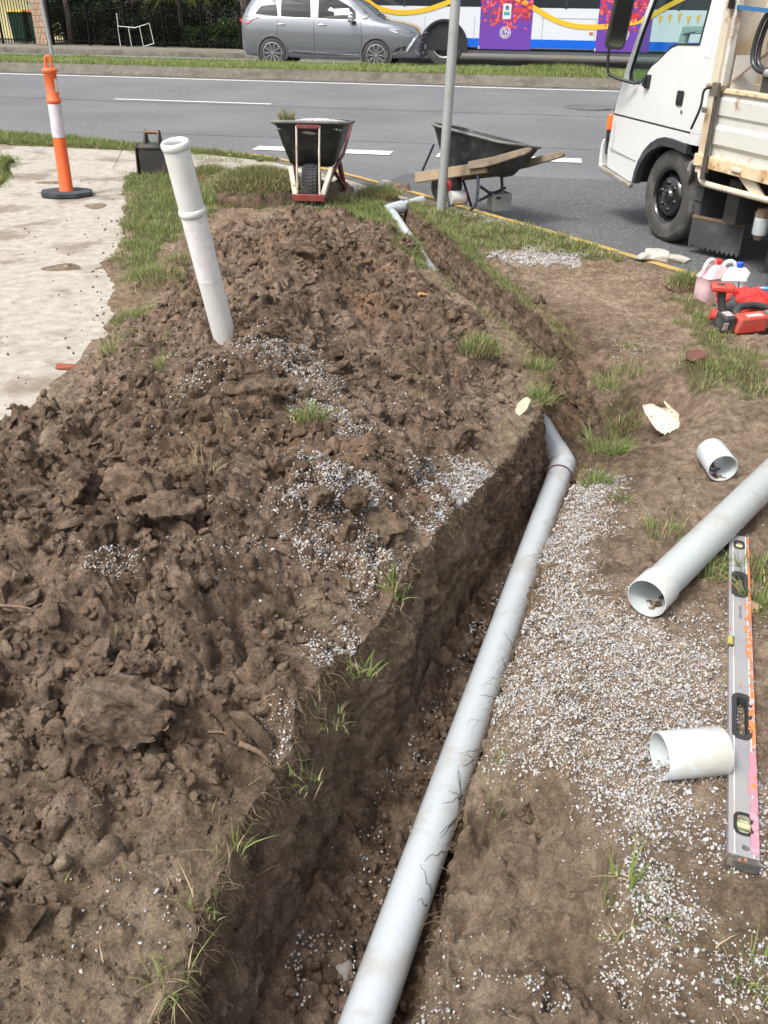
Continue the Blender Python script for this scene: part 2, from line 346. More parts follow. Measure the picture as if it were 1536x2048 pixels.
# turf areas (traced as polygons on the ground)
TURF=[wpoly(p) for p in (
 [(570,432),(700,400),(775,412),(800,470),(852,545),(800,510),(735,455),(650,432)],
 [(790,420),(870,405),(1010,432),(1180,482),(1255,525),(1160,520),(1040,498),(960,500),(945,545),(985,600),(940,565),(890,495),(835,445)],
 [(250,338),(330,350),(560,345),(600,380),(590,420),(430,418),(345,480),(300,560),(250,570),(245,470),(252,430)],
 [(0,264),(160,275),(300,285),(420,300),(545,318),(520,328),(400,318),(250,300),(0,288)],
 [(0,308),(40,316),(30,350),(0,378)],
 [(1335,590),(1400,600),(1430,650),(1440,740),(1536,705),(1536,800),(1380,790),(1345,735),(1400,700),(1370,640)],
 [(1230,745),(1290,765),(1260,790),(1205,775)])]
TURFN=[.8,.8,.7,1,1,.7,.6]
CONC=np.array([(-1.15,.2),(-1.5,3.0),(-1.58,3.5),(-1.42,4.2),(-1.64,5.1),(-1.9,5.9),(-1.97,6.6),(-2.1,7.1),(-2.62,9.3),(-2.25,9.55),(-1.25,9.15),(-.5,8.6),(.1,8.3),(.9,7.35),(1.3,7.1),(.25,8.62),(-.4,9.5),(-1.2,10.2),(-2.2,10.75),(-3.1,10.9),(-4.7,11.25),(-9,12.0),(-9,10.6),(-4.1,10.05),(-3.66,8.6),(-3.9,7.8),(-3.9,.2)])
def zones(x,y):
    turf=np.zeros(np.shape(x))
    for P,k in zip(TURF,TURFN): turf=np.maximum(turf,k*inpoly(x,y,P,.06,.12,9))
    far=sstep(8.3,9,y)*(x<-3.9); turf=np.maximum(turf,far*1.0)
    conc=inpoly(x+.07*fbm(x*2.6,y*2.6,5,77,.6),y,CONC,.02,.0,3)
    return turf,conc
def top(x,y,detail=True):
    hb=base(x,y); turf,conc=zones(x,y)
    hm=heap(x,y)
    m=sstep(.015,.09,hm+.05*gn(x*3,y*3,3))
    wx=x+.02*gn(x*9,y*9,41)+.008*gn(x*30,y*30,43); wy=y+.02*gn(x*9+5,y*9,42)+.008*gn(x*30,y*30,44)
    z=hb+.012*fbm(x*1.7,y*1.7,3,1)
    near=1-sstep(1.6,2.2,y)*0
    big=lumps(wx,wy,.27,50,.5)*.085+lumps(wx+3,wy,.14,60,.6)*.062
    mid=lumps(wx,wy+7,.075,70,.7)*.046+lumps(wx+1,wy+2,.038,80,.8)*.030
    fine=lumps(wx,wy,.019,90,.85)*.015+lumps(wx+5,wy,.0095,95,.9)*.0075
    rg=fbm(x*22,y*22,5,7,.72)*.008
    rgh=.35+.9*sstep(-.25,.25,fbm(x*2.6+7,y*2.6,3,201)); facet=np.abs(gn(wx*5.5,wy*5.5,203))*.05+np.abs(gn(wx*12,wy*12,205))*.022
    z=z+m*(big+mid*rgh+fine*rgh+rg*1.2+facet-.03)
    # trampled bare soil: broad cracks, crumbs and scrapes
    crumbs=lumps(wx+9,wy,.05,110,.16)*.04+lumps(wx,wy+11,.02,120,.3)*.02+lumps(wx,wy,.0095,125,.5)*.007
    ridged=1-np.abs(gn(x*7+.4*gn(x*20,y*20,21),y*7,20))*2.2
    z=z+(1-m)*(1-conc)*(crumbs*(1-.6*turf)+.016*fbm(x*4.5,y*4.5,7,13,.66)+.002*np.clip(ridged,0,1)+.012)
    z=z+turf*(1-m)*(.012+.016*fbm(x*9,y*9,3,14))
    # the concrete lies in the ground: soil stays below it except where it has spilled
    dh=sstep(.0,.05,heap(x,y)+.03*fbm(x*5,y*5,4,15))
    spill=.022*fbm(x*2.2,y*2.2,4,16)+.03*dh+.018*lumps(wx,wy,.06,130,.25)*dh-.019
    rightedge=inpoly(x,y,CONC,.12,.20,17)      # 1 deep inside the concrete
    z=np.where(conc>.5,np.where(m>.02,np.maximum(z,-.03),-.035)+np.clip(spill+(.045+.03*fbm(x*8,y*8,3,19))*(1-rightedge),0,.06)*1.0,z)
    kd=kerbdist(x,y); z=z-.02*sstep(-.25,-.1,kd)-.5*sstep(-.1,-.02,kd)
    return z
def GM(x,y):
    g=np.zeros(np.shape(x))
    for P in GPOLY: g=np.maximum(g,inpoly(x,y,P,.10,.08,23))
    return g
def dryness(x,y):
    d=.62-.85*sstep(.03,.2,heap(x,y))+.25*fbm(x*1.4,y*1.4,4,61)
    d=d+.25*inpoly(x,y,np.array([(-1.6,.2),(-.4,.2),(-.35,1.1),(-.75,1.6),(-1.5,1.5)]),.15,.1)
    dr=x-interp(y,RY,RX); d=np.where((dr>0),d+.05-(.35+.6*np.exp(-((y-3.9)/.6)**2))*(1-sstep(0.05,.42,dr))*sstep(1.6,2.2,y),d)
    d=d+.6*GM(x,y)
    d=d+.35*inpoly(x,y,wpoly([(0,880),(0,1100),(120,1130),(180,1000),(200,850),(150,800)]),.15,.1)
    d=d-.3*sstep(-1.25,-1.9,x)*0
    return np.clip(d,-.2,1)
def build_verge():
    ys=[.2]; 
    while ys[-1]<14.2: ys.append(ys[-1]+.0023+.00115*ys[-1])
    y=np.array(ys); n=len(y)
    N=(450,84,90,60,340)
    xl=lipx(y,-1); xr=lipx(y,1); xr=np.maximum(xr,xl+.02)
    fz=floorz(y)-.10*np.exp(-((y-4.0)/.35)**2); deep=fz<-.021
    L=-(1.25+.62*y); R=1.15+.62*y
    X=[];Y=[];Z=[];D=[];Tf=[]
    def col(x,yy,z,d,t): X.append(x);Y.append(yy);Z.append(z);D.append(d);Tf.append(t)
    ins=.05*np.ones(n)                     # walls lean in a little
    def wallparams(side):
        xe=xl if side<0 else xr
        zt=top(xe+side*.004,y)
        return xe,zt
    # left ground
    t=np.linspace(0,1,N[0])**.9
    x=L[:,None]*(1-t)+xl[:,None]*t; yy=np.repeat(y[:,None],N[0],1)
    z=top(x,yy); tf,_=zones(x,yy); dd=dryness(x,yy)
    edge=sstep(.02,0,xl[:,None]-x)*deep[:,None]; z=z-.006*edge**2
    blocks=[(x,yy,z,dd,tf)]
    zl=z[:,-1]
    # right ground
    t5=np.linspace(0,1,N[4])**1.1
    x5=xr[:,None]*(1-t5)+R[:,None]*t5; y5=np.repeat(y[:,None],N[4],1)
    z5=top(x5,y5); tf5,_=zones(x5,y5); dd5=dryness(x5,y5)
    edge=sstep(.02,0,x5-xr[:,None])*deep[:,None]; z5=z5-.006*edge**2
    zr=z5[:,0]
    fz=np.minimum(fz,np.minimum(zl,zr)-.002); fz=np.where(deep,fz,np.minimum(zl,zr))
    fl=xl+np.minimum(.055,(xr-xl)*.2); fr=xr-np.minimum(.03,(xr-xl)*.15)
    fsc=np.clip(-fz/.3,0,1); fzl=np.minimum(fz+.05*fsc,zl); fzr=np.minimum(fz+.03*fsc,zr)
    # walls
    for side,xe,xf,zt,k,fz_ in ((-1,xl,fl,zl,N[1],fzl),(1,fr,xr,zr,N[3],fzr)):
        t=(np.arange(1,k+1)/(k+1))
        if side<0: zz=zt[:,None]*(1-t)+fz_[:,None]*t; xx=xe[:,None]*(1-t)+xf[:,None]*t
        else: zz=fz_[:,None]*(1-t)+zt[:,None]*t; xx=xe[:,None]*(1-t)+xf[:,None]*t
        yw=np.repeat(y[:,None],k,1)
        env=(np.sin(np.pi*t)**.5*sstep(1.0,.8,t) if side<0 else np.sin(np.pi*t)**.5*sstep(0,.2,t))*np.clip((zt-fz)/.3,0,1)[:,None]
        scr=lumps(yw*.6,zz,.10,151+side,.5)*.036+lumps(yw+.02*gn(yw*20,zz*20,7),zz,.034,161,.5)*.022+lumps(yw,zz,.014,165,.6)*.010-.02*np.clip(gn(yw*5,zz*7,177),.1,1)
        dx=(.018*fbm(yw*3,zz*5,3,171)+.012*fbm(yw*1.2+9,zz*18,3,173)+.006*fbm(yw*30,zz*30,3,172))*1.1+scr-.01
        # undercut under the turf edge
        uc=np.exp(-((zt[:,None]-zz-.07)/.04)**2)*.012
        xx=xx-side*(dx-uc)*env
        wtone=.85+.9*fbm(yw*2,zz*9,5,181)-np.clip((zt[:,None]-zz)*.8,0,.35)-.95*sstep(2.6,3.5,yw)  # wall face lightened in colour as if lit; darker downward, moist beyond the bend
        (blocks if side<0 else blocks).append((xx,yw,zz,np.clip(wtone,-.2,.9),np.zeros_like(xx)))
        if side<0:
            t3=np.linspace(0,1,N[2]); x3=fl[:,None]*(1-t3)+fr[:,None]*t3; y3=np.repeat(y[:,None],N[2],1)
            bump=lumps(x3,y3,.07,191,.6)*.06+lumps(x3,y3,.03,195,.7)*.03+lumps(x3,y3,.014,199,.7)*.014+.012*fbm(x3*5,y3*5,4,198)
            bank=.05*(1-sstep(0,.07,x3-fl[:,None]))+.03*(1-sstep(0,.05,fr[:,None]-x3))
            rmp=sstep(0,.02,x3-fl[:,None])*sstep(0,.02,fr[:,None]-x3); 
            z3=fz[:,None]+(bump*rmp+bank)*np.clip((-fz)/.3,0,1)[:,None]
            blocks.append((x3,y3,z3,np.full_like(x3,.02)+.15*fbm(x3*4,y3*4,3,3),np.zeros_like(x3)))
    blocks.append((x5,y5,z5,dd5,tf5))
    X=np.concatenate([b[0] for b in blocks],1);Y=np.concatenate([b[1] for b in blocks],1);Z=np.concatenate([b[2] for b in blocks],1)
    D=np.concatenate([b[3] for b in blocks],1);T=np.concatenate([b[4] for b in blocks],1)
    m=X.shape[1]; V=np.stack([X,Y,Z],-1).reshape(-1,3)
    i=(np.arange(n-1)[:,None]*m+np.arange(m-1)[None,:]).ravel()
    F=np.stack([i,i+1,i+1+m,i+m],1)
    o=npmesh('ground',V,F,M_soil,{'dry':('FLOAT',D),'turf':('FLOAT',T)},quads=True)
    return tag(o,'bare brown verge with trench and spoil heap','ground',kind='structure')
build_verge()
def in_trench(x,y): return (x>lipx(y,-1)-.0)&(x<lipx(y,1)+.0)&(y<8.2)
def gz(x,y): 
    x=np.atleast_1d(np.array(x,float)); y=np.atleast_1d(np.array(y,float)); return top(x,y)
def gz1(x,y): return float(gz(x,y)[0])
# base sheet to the horizon
b=MB(); b.add([(-300,-40,-.62),(300,-40,-.62),(300,400,-.62),(-300,400,-.62)],[(0,1,2,3)])
tag(b.build('terrain',mat('earth_far',(.1,.09,.05),.95,var=.2),smooth=0),'flat ground reaching to the horizon','ground',kind='structure')
# concrete path panels
def rq(P): return [tuple(p) for p in P]
slabs=[[(-3.9,-1),(-.9,-1),(-.9,4.44),(-3.9,4.5)],[(-3.9,4.512),(-.9,4.452),(-.9,6.95),(-3.9,7.03)],[(-3.9,7.042),(-1.9,6.985),(-2.12,7.4),(-2.64,9.25),(-3.78,9.3),(-3.66,8.6),(-3.9,7.8)],
 [(-3.79,9.312),(-2.64,9.262),(-2.9,9.75),(-4.12,10.0)],[(-2.634,9.262),(-2.25,9.55),(-1.25,9.15),(-.5,8.6),(.0,8.2),(.9,7.4),(1.3,7.1),(.25,8.62),(-.4,9.5),(-1.2,10.2),(-2.2,10.75),(-3.11,10.9),(-2.894,9.755)],
 [(-4.12,10.012),(-2.896,9.765),(-3.112,10.9),(-4.7,11.25)],[(-4.13,10.02),(-4.71,11.25),(-9,12.0),(-30,17),(-30,15.5),(-9,10.6)]]
b=MB()
for P in slabs: b.prism(P,-.1,0.0,plane='XY')
tag(b.build('concrete_path',M_conc,smooth=0,bevel=.006,seg=1),'worn pale concrete driveway and footpath slabs','path',kind='structure')
# road
RD=math.atan2(-.165,.986)
def UV(u,v,z=0): return Vector((.9863*u+.165*v,-.165*u+.9863*v,z))
def rz_(v): return interp(v,[0,12.3,19.5,20.6,22.9,24,30.2,60],[-.13,-.13,-.02,0,0,-.01,-.22,-.22])
def rzw(x,y): return float(rz_(np.array(.165*x+.9863*y)))
def build_road():
    xs=np.concatenate([np.arange(-60,-10,2.),np.arange(-10,12,.25),np.arange(12,62,2.)]); m=100
    kp=np.array(KP); yk=np.interp(xs,kp[:,0],kp[:,1]); yk=np.where(xs>3.5,-6,yk)-.06
    t=np.linspace(0,1,m); V=[];
    vmax=20.45; ye=(vmax-.165*xs)/.9863
    Yg=yk[:,None]*(1-t)+ye[:,None]*t; Xg=np.repeat(xs[:,None],m,1); Zg=rz_(.165*Xg+.9863*Yg)
    V=np.stack([Xg,Yg,Zg],-1).reshape(-1,3); i=(np.arange(len(xs)-1)[:,None]*m+np.arange(m-1)).ravel()
    tag(npmesh('road',V,np.stack([i,i+m,i+m+1,i+1],1),M_asph,quads=True),'grey asphalt road beside the verge','road',kind='structure')
    b=MB(); vs=[22.9,24,25.5,27,30.22]
    for k in range(len(vs)-1):
        A,B=vs[k],vs[k+1]
        b.add([UV(-90,A,float(rz_(A))),UV(90,A,float(rz_(A))),UV(90,B,float(rz_(B))),UV(-90,B,float(rz_(B)))],[(0,1,2,3)])
    tag(b.build('far_road',M_asph,smooth=60),'far carriageway beyond the grass median','road',kind='structure')
build_road()
def strip(b,u0,u1,v0,v1,dz=.004,n=1):
    for k in range(n):
        a=u0+(u1-u0)*k/n; c=u0+(u1-u0)*(k+1)/n
        b.add([UV(a,v0,float(rz_(v0))+dz),UV(c,v0,float(rz_(v0))+dz),UV(c,v1,float(rz_(v1))+dz),UV(a,v1,float(rz_(v1))+dz)],[(0,1,2,3)])
b=MB()
strip(b,-80,80,19.78,19.9,.006)
for k in range(-5,6):
    strip(b,-7.7+k*11.6,-4.8+k*11.6,16.1,16.21,.006)
for k in range(0,8): strip(b,-3.7+k*1.18,-3.1+k*1.18,11.5,11.82,.008)
strip(b,-80,80,29.6,29.7,.008)
pb=MB(); pb.add([(x,y,rzw(x,y)+.003) for x,y in ((-.15,9.6),(.35,8.8),(1.0,7.78),(1.62,6.92),(2.2,6.05),(3.0,4.5),(9,4.5),(9,8.6),(4.5,9.9),(2.6,10.15),(1.2,10.35),(.2,10.4))],[tuple(range(12))])
tag(pb.build('asphalt_patch',speckled('old_asphalt',(.098,.100,.104),(.05,.052,.055),(.24,.24,.235),85,.9),smooth=0),'darker worn asphalt apron of the side street','road',kind='structure')
tag(b.build('road_markings',M_line,smooth=0),'white painted lane and give way lines','road',kind='structure')
b=MB(); rng=random.Random(3)
def crack(pts,w=.012):
    for p,q in zip(pts[:-1],pts[1:]):
        p=Vector((*p,rzw(*p)+.003)); q=Vector((*q,rzw(*q)+.003)); d=(q-p); nrm=Vector((-d.y,d.x,0)).normalized()*w
        b.add([p-nrm,q-nrm,q+nrm,p+nrm],[(0,1,2,3)])
for v,u0,u1 in ((15.9,-30,30),(12.6,-6,4)):
    P=[];u=u0
    while u<u1: w=UV(u,v+.03*rng.uniform(-1,1)); P.append((w.x,w.y)); u+=.6
    crack(P,.011 if v>15 else .008)
tag(b.build('road_seams',mat('bitumen',(.07,.07,.072),.8),smooth=0),'dark bitumen seams in the asphalt','road',kind='structure')
# median
def extr(name,prof,m_,label,u0=-80,u1=80,step=1.2):     # profile (v,z) swept along the road
    b=MB(); n=int((u1-u0)/step); k=len(prof); vs=[];fs=[]
    for i in range(n+1):
        u=u0+step*i
        for v,z in prof: vs.append(UV(u,v,z))
    for i in range(n):
        for j in range(k-1): fs.append((i*k+j,(i+1)*k+j,(i+1)*k+j+1,i*k+j+1))
    b.add(vs,fs); return tag(b.build(name,m_,smooth=40),label,'kerb' if 'kerb' in name else 'ground',kind='structure')
extr('median_kerb',[(20.12,-.1),(20.12,.008),(20.36,.02),(20.5,.06),(20.58,.15),(20.64,.165),(20.8,.165),(20.8,.0)],M_kerbc,'worn concrete kerb of the median')
extr('median_ground',[(20.8,.16),(21.5,.19),(22.3,.19),(22.7,.15)],mat('median_turf',(.15,.19,.06),.95,var=.3,vscale=3),'grassed median strip')
extr('median_far_kerb',[(22.7,.0),(22.7,.15),(22.85,.15),(22.92,.0),(22.93,-.1)],M_kerbc,'far kerb of the median')
extr('far_kerb',[(30.2,-.3),(30.2,-.21),(30.26,-.09),(30.32,-.07),(30.5,-.065),(30.5,-.2)],M_kerbc,'kerb on the far side of the road')
extr('far_footpath',[(30.5,-.068),(31.9,-.05),(34,-.05),(90,-.05)],mat('far_path',(.17,.155,.13),.9,var=.15,vscale=2,dirt=(.12,.12,.06),damt=.6,dscale=.7),'concrete footpath along the far fence')
# near kerb with worn yellow paint: swept along KP
def kerb_sweep(name,prof,m_,i0,label,i1=None,rag=0):
    P=[Vector((*p,0)) for p in KP[i0:i1]]; D=[]
    for a,c in zip(P[:-1],P[1:]):
        n=max(2,int((c-a).length/.12)); D+=[a.lerp(c,i/n) for i in range(n)]
    D.append(P[-1])
    for _ in range(6): D=[D[0]]+[(D[i-1]+D[i]*2+D[i+1])/4 for i in range(1,len(D)-1)]+[D[-1]]
    vs=[];fs=[];k=len(prof)
    for i,p in enumerate(D):
        t=(D[min(i+1,len(D)-1)]-D[max(i-1,0)]).normalized(); nr=Vector((-t.y,t.x,0))
        for s,z in prof:
            s2=s+(rag*math.sin(i*1.7)*math.sin(i*.61) if rag else 0); vs.append((p.x+nr.x*s2,p.y+nr.y*s2,z))
    for i in range(len(D)-1):
        for j in range(k-1): fs.append((i*k+j,i*k+j+1,(i+1)*k+j+1,(i+1)*k+j))
    b=MB(); b.add(vs,fs); return tag(b.build(name,m_,smooth=40),label,'kerb',kind='structure')
kerb_sweep('kerb',[(.02,-.2),(.02,-.125),(-.0,-.06),(-.03,-.005),(-.06,.004),(-.26,.006),(-.28,-.02),(-.28,-.2)],M_kerbc,1,'concrete kerb at the road edge')
kerb_sweep('kerb_yellow_line',[(.026,-.07),(.004,-.054),(-.026,-.001),(-.058,.009),(-.135,.0105)],M_yel,3,'worn yellow paint along the kerb edge',rag=.004)
b=MB(); mh=G(1178,221,-.1)
b.lathe([(.0,.0),(.33,.0),(.33,-.02)],40,Matrix.Translation((mh.x,mh.y,rzw(mh.x,mh.y)+.006)))
for r in (.36,.43): b.lathe([(r,.0),(r+.012,.0),(r+.012,-.01),(r,-.01)],40,Matrix.Translation((mh.x,mh.y,rzw(mh.x,mh.y)+.008)),closed=True)
tag(b.build('manhole_cover',mat('asphalt_cast',(.11,.112,.115),.7,var=.3,bump=.4),smooth=20),'round grey manhole cover set in the road lane by the truck','manhole cover')
# ------------------------------------------------------------------ pipes
def bez(pts,n=40):
    P=[Vector(p) for p in pts]; out=[]
    P=[P[0]*2-P[1]]+P+[P[-1]*2-P[-2]]
    for i in range(1,len(P)-2):
        for k in range(n):
            t=k/n; a,b_,c,d=P[i-1],P[i],P[i+1],P[i+2]
            out.append(.5*((2*b_)+(-a+c)*t+(2*a-5*b_+4*c-d)*t*t+(-a+3*b_-3*c+d)*t**3))
    out.append(P[-2]); return out
M_pvcg=mat('grey_pvc',(.45,.49,.52),.27,var=.03,dirt=(.34,.31,.25),damt=.42,dscale=7,spec=.55,coat=.15)
dp=thing('drain_pipe','long grey plastic drain pipe laid in the trench with an elbow at the bend','drain pipe',(0,0,0))
A=Vector((-.36,.1,-.385)); B=Vector((.823,3.60,-.275)); e1=B; 
d=(B-A).normalized()
C=G(1088,868,-.2); C=G(1070,838,-.27)
b=MB(); b.tube([A,B-d*.02],.0555,40,cap=False); b.build('pipe',M_pvcg,dp,smooth=60)
b=MB(); d2=(C-B).normalized()
J=B+d*.03
b.tube([B-d*.09,B-d*.088,B-d*.0],[.0605,.0605,.0605],40,cap=False)
b.tube([B-d*.0,J,J+d2*.05,J+d2*.14],[.0605,.0605,.060,.060],40,cap=False)
b.build('elbow',M_pvcg,dp,smooth=60)
b=MB(); b.tube([B-d*.0925,B-d*.0885],.0612,40); b.build('glue_line',mat('purple_primer',(.10,.02,.06),.5),dp)
F1=Vector((.70,4.35,-.29)); F2=G(858,545,-.22); F3=G(786,432,-.06)
Q=J+d2*.13
b=MB(); b.tube([Q,Q+d2*.3],.055,32,cap=False); b.build('pipe',M_pvcg,dp,smooth=60)
b=MB(); f3=Vector((.02,7.75,-.005)); f2=Vector((.27,6.25,-.055)); f1=Vector((.62,4.9,-.25))
b.tube([Q+d2*.28,f1,f2,f3],.050,28,cap=False); b.build('pipe',M_pvcg,dp,smooth=60)
b=MB(); e=Vector((.30,8.16,.01)); 
b.tube(bez([f3-(f3-f2).normalized()*.06,f3,f3+Vector((-.02,.05,0)),f3+Vector((.03,.12,.005)),f3+Vector((.1,.18,.01))],6),.056,28,cap=False); b.build('elbow',M_pvcg,dp,smooth=60)
b=MB(); b.tube([f3+Vector((.07,.15,.005)),e],.048,28,cap=False); b.build('pipe',M_pvcg,dp,smooth=60)
def hollow(b,A,B,ro,ri,n=48,bell=0):
    A=Vector(A);B=Vector(B);L=(B-A).length; M=(B-A).to_track_quat('Z','Y').to_matrix().to_4x4(); M.translation=A
    k=.006 if bell else 0
    if bell: prof=[(ri+k,.0),(ro+k-.001,.0),(ro+k,.002),(ro+k,.085),(ro,.10),(ro,L-.002),(ro-.002,L),(ri,L),(ri,.105),(ri+k,.088)]
    else: prof=[(ri,.0),(ro-.001,.0),(ro,.0015),(ro,L-.002),(ro-.001,L),(ri,L)]
    return b.lathe(prof,n,M,closed=True)
p0=G(1293,1197,.078); 
lp=thing('pvc_pipe','long pale loose pipe lying on the soil with its open socket end towards the trench','pipe')
pe=Vector((2.05,3.66,.10)); pe=G(1560,935,.095)
dd=(pe-p0).normalized(); 
b=MB(); hollow(b,p0,p0+dd*2.2,.0555,.052,56,bell=1); b.build('pipe_body',M_pvc,lp,smooth=50)
mud=M_soil
def blob(b,c,r,seed,flat=.5,n=2,ang=0):
    rg=np.random.default_rng(seed); bm=bmesh.new(); bmesh.ops.create_icosphere(bm,subdivisions=n,radius=1)
    V=np.array([v.co[:] for v in bm.verts]); Fc=[tuple(v.index for v in f.verts) for f in bm.faces]; bm.free()
    V=rockify(V,rg); V[:,2]*=flat; V=V*np.array(r)
    ca,sa=math.cos(ang),math.sin(ang); V=np.stack([V[:,0]*ca-V[:,1]*sa,V[:,0]*sa+V[:,1]*ca,V[:,2]],1)+np.array(c); b.add([tuple(v) for v in V],Fc)
def rockify(V,rg,cuts=7,amp=.16):
    V=V.copy()
    for k in range(cuts):
        nn=rg.normal(size=3); nn/=np.linalg.norm(nn); c=rg.uniform(.45,.85); d=V@nn; m=d>c; V[m]-=np.outer(d[m]-c,nn)
    for f,a in ((1.7,amp),(3.9,amp*.5),(8.5,amp*.28)):
        o=rg.uniform(0,50,3)
        nz=np.sin(V[:,0]*f*2+o[0]+1.3*np.sin(V[:,1]*f*1.7+o[1]))*np.sin(V[:,1]*f*1.9+o[1]+np.sin(V[:,2]*f*2.1))+np.sin(V[:,2]*f*2.3+o[2]+V[:,0]*f)*.6
        V*=(1+a*nz*.6)[:,None]
    return V
b=MB(); fo=p0+dd*.05
blob(b,(fo.x+.012,fo.y-.0,fo.z-.047),(.022,.016,.006),5,1); blob(b,(fo.x+.04,fo.y+.035,fo.z-.046),(.018,.007,.005),6,1,ang=.8)
b.build('mud',M_soil,lp,smooth=40)
s1=thing('pipe_offcut','short pale pipe offcut resting against the spirit level over the gravel','pipe offcut')
a=G(1319,1512,.075); c=G(1450,1500,.075); dv=(c-a).normalized()
b=MB(); hollow(b,a,a+dv*.155,.0565,.0525,56); b.build('tube_wall',M_pvc,s1,smooth=50)
s2=thing('pipe_offcut','short pale pipe offcut lying on bare soil behind the long loose pipe','pipe offcut')
a=G(1447,938,.058); c=G(1438,905,.06); a=G(1446,937,.076); dv=Vector((-.03,1,.03)).normalized()
b=MB(); hollow(b,a,a+dv*.14,.0565,.0525,56); b.build('tube_wall',M_pvc,s2,smooth=50)
b=MB(); blob(b,(a.x-.012,a.y+.03,a.z-.048),(.012,.02,.006),9,1); b.build('mud',mat('dark_red_primer',(.05,.012,.01),.6),s2)
# ------------------------------------------------------------------ spirit level
l0=at(1482,1742,0); l1=at(1473,1090,0); ax=(l1-l0); ax.z=0; LL=ax.length; ang=math.atan2(ax.y,ax.x)
Mx=Matrix.Translation((l0.x,l0.y,max(l0.z,gz1(l0.x,l0.y))+.004))@Matrix.Rotation(ang,4,'Z')@Matrix.Rotation(math.radians(-.3),4,'Y')
lv=thing('spirit_level','long grey aluminium spirit level splashed with orange and pink paint lying on the gravel','spirit level',mat=Mx)
M_al=mat('worn_aluminium',(.36,.35,.36),.45,metal=.35,var=.12,vscale=14,dirt=(.36,.33,.28),damt=.5,dscale=14)
M_org=mat('orange_spray_paint',(.62,.17,.06),.7,var=.2,dirt=(.36,.35,.36),damt=1,dscale=24)
M_pnk=mat('pink_spray_paint',(.50,.2,.25),.7,dirt=(.5,.3,.35),damt=.7,dscale=24)
hw=.031; T=.026    # half width across (y), thickness (z)
def rr(cx,cy,a,b_,r,n=5):
    out=[]
    for sx,sy,s0 in ((1,1,0),(-1,1,90),(-1,-1,180),(1,-1,270)):
        for k in range(n+1):
            t=math.radians(s0+90*k/n); out.append((cx+sx*(a-r)+r*math.cos(t),cy+sy*(b_-r)+r*math.sin(t)))
    return out
slots=[(.335*LL,.075,.016),(.78*LL,.06,.016)]
vials=[(.075*LL,.028,.017),(.955*LL,.022,.014)]
holes=[rr(c,0,a,w,.0159) for c,a,w in slots]+[rr(c,.0,a,w,.013) for c,a,w in vials]+[rr(.028*LL,-.004,.008,.008,.0079)]
b=MB(); b.prism([(0.012,-hw),(LL,-hw),(LL,hw),(.012,hw)],0,T,plane='XY',holes=holes)
b.build('frame',M_al,lv,smooth=30,bevel=.0012)
b=MB(); b.box((.005,0,T/2),(.016,2*hw+.003,T+.003)); b.build('end_cap',mat('dusty_black_cap',(.07,.065,.06),.7,dirt=(.25,.2,.15),damt=.6,dscale=30),lv,bevel=.002)
b=MB()
for yy in (-.020,.019): b.box((LL/2+.006,yy,T+.0009),(LL-.02,.0022,.0018))
b.box((LL/2,-hw+.0,T*.5),(LL-.02,.001,.02))
b.build('ribs',mat('bright_rib',(.72,.7,.66),.5,var=.1,dirt=(.45,.3,.2),damt=.7,dscale=12),lv)
for c,a,w in slots:
    b=MB(); b.prism(rr(c,0,a+.010,w+.008,.02),T+.0002,T+.003,plane='XY',holes=[rr(c,0,a-.003,w-.003,.0125)])
    b.prism(rr(c,0,a-.0005,w-.0005,.0155),.002,T+.001,plane='XY',holes=[rr(c,0,a-.004,w-.004,.012)])
    b.build('grip_surround',M_rub,lv,smooth=30)
for (c,a,w) in vials:
    b=MB(); b.prism(rr(c,0,a+.004,w+.004,.016),T,T+.0025,plane='XY',holes=[rr(c,0,a-.002,w-.003,.011)]); f=b.build('vial_ring',M_blk,lv)
    b=MB(); b.tube([(c,-w+.003,T-.006),(c,w-.003,T-.006)],.0075,12); b.box((c,0,.006),(2*a-.004,2*w-.004,.008)); b.build('vial',mat('vial_fluid',(.42,.44,.24),.15),f)
b=MB(); b.box((.56*LL,hw-.006,T-.005),(.052,.016,.016)); f=b.build('vial_ring',M_blk,lv,bevel=.003)
b=MB(); b.tube([(.56*LL-.018,hw-.004,T-.001),(.56*LL+.018,hw-.004,T-.001)],.0085,14); b.build('vial',mat('yellow_vial',(.36,.33,.09),.2),f)
b=MB(); rg=np.random.default_rng(4)
def splat(b,x0,x1,y0,y1,z,n,rmin,rmax):
    for k in range(n):
        x=rg.uniform(x0,x1);y=rg.uniform(y0,y1);r=rg.uniform(rmin,rmax); m=9; ph=rg.uniform(0,6); st=rg.uniform(1,3.2)
        P=[(x+r*st*math.cos(i*6.283/m)*(1+.3*math.sin(3*i+ph)),min(max(y+r*math.sin(i*6.283/m)*(1+.3*math.sin(2*i+ph)),-hw+.0005),hw-.0005),z+k*.000004) for i in range(m)]
        b.add(P,[tuple(range(m))])
splat(b,.15*LL,.99*LL,-hw,-.024,T+.0021,120,.0015,.006); splat(b,.5*LL,.75*LL,-hw,-.015,T+.0021,40,.002,.007); splat(b,.26*LL,.42*LL,-.03,-.018,T+.0035,26,.002,.007)
splat(b,.0*LL,.9*LL,-.02,hw,T+.0021,16,.001,.003)
b.box((LL*.55,-hw-.0006,T*.55),(LL*.86,.0008,T*.7)); b.build('orange_paint',M_org,lv,smooth=0)
b=MB(); splat(b,.03*LL,.24*LL,-hw,-.018,T+.0024,70,.003,.008); b.box((LL*.12,-hw-.001,T*.5),(LL*.2,.0006,T*.8)); b.build('pink_paint',M_pnk,lv,smooth=0)
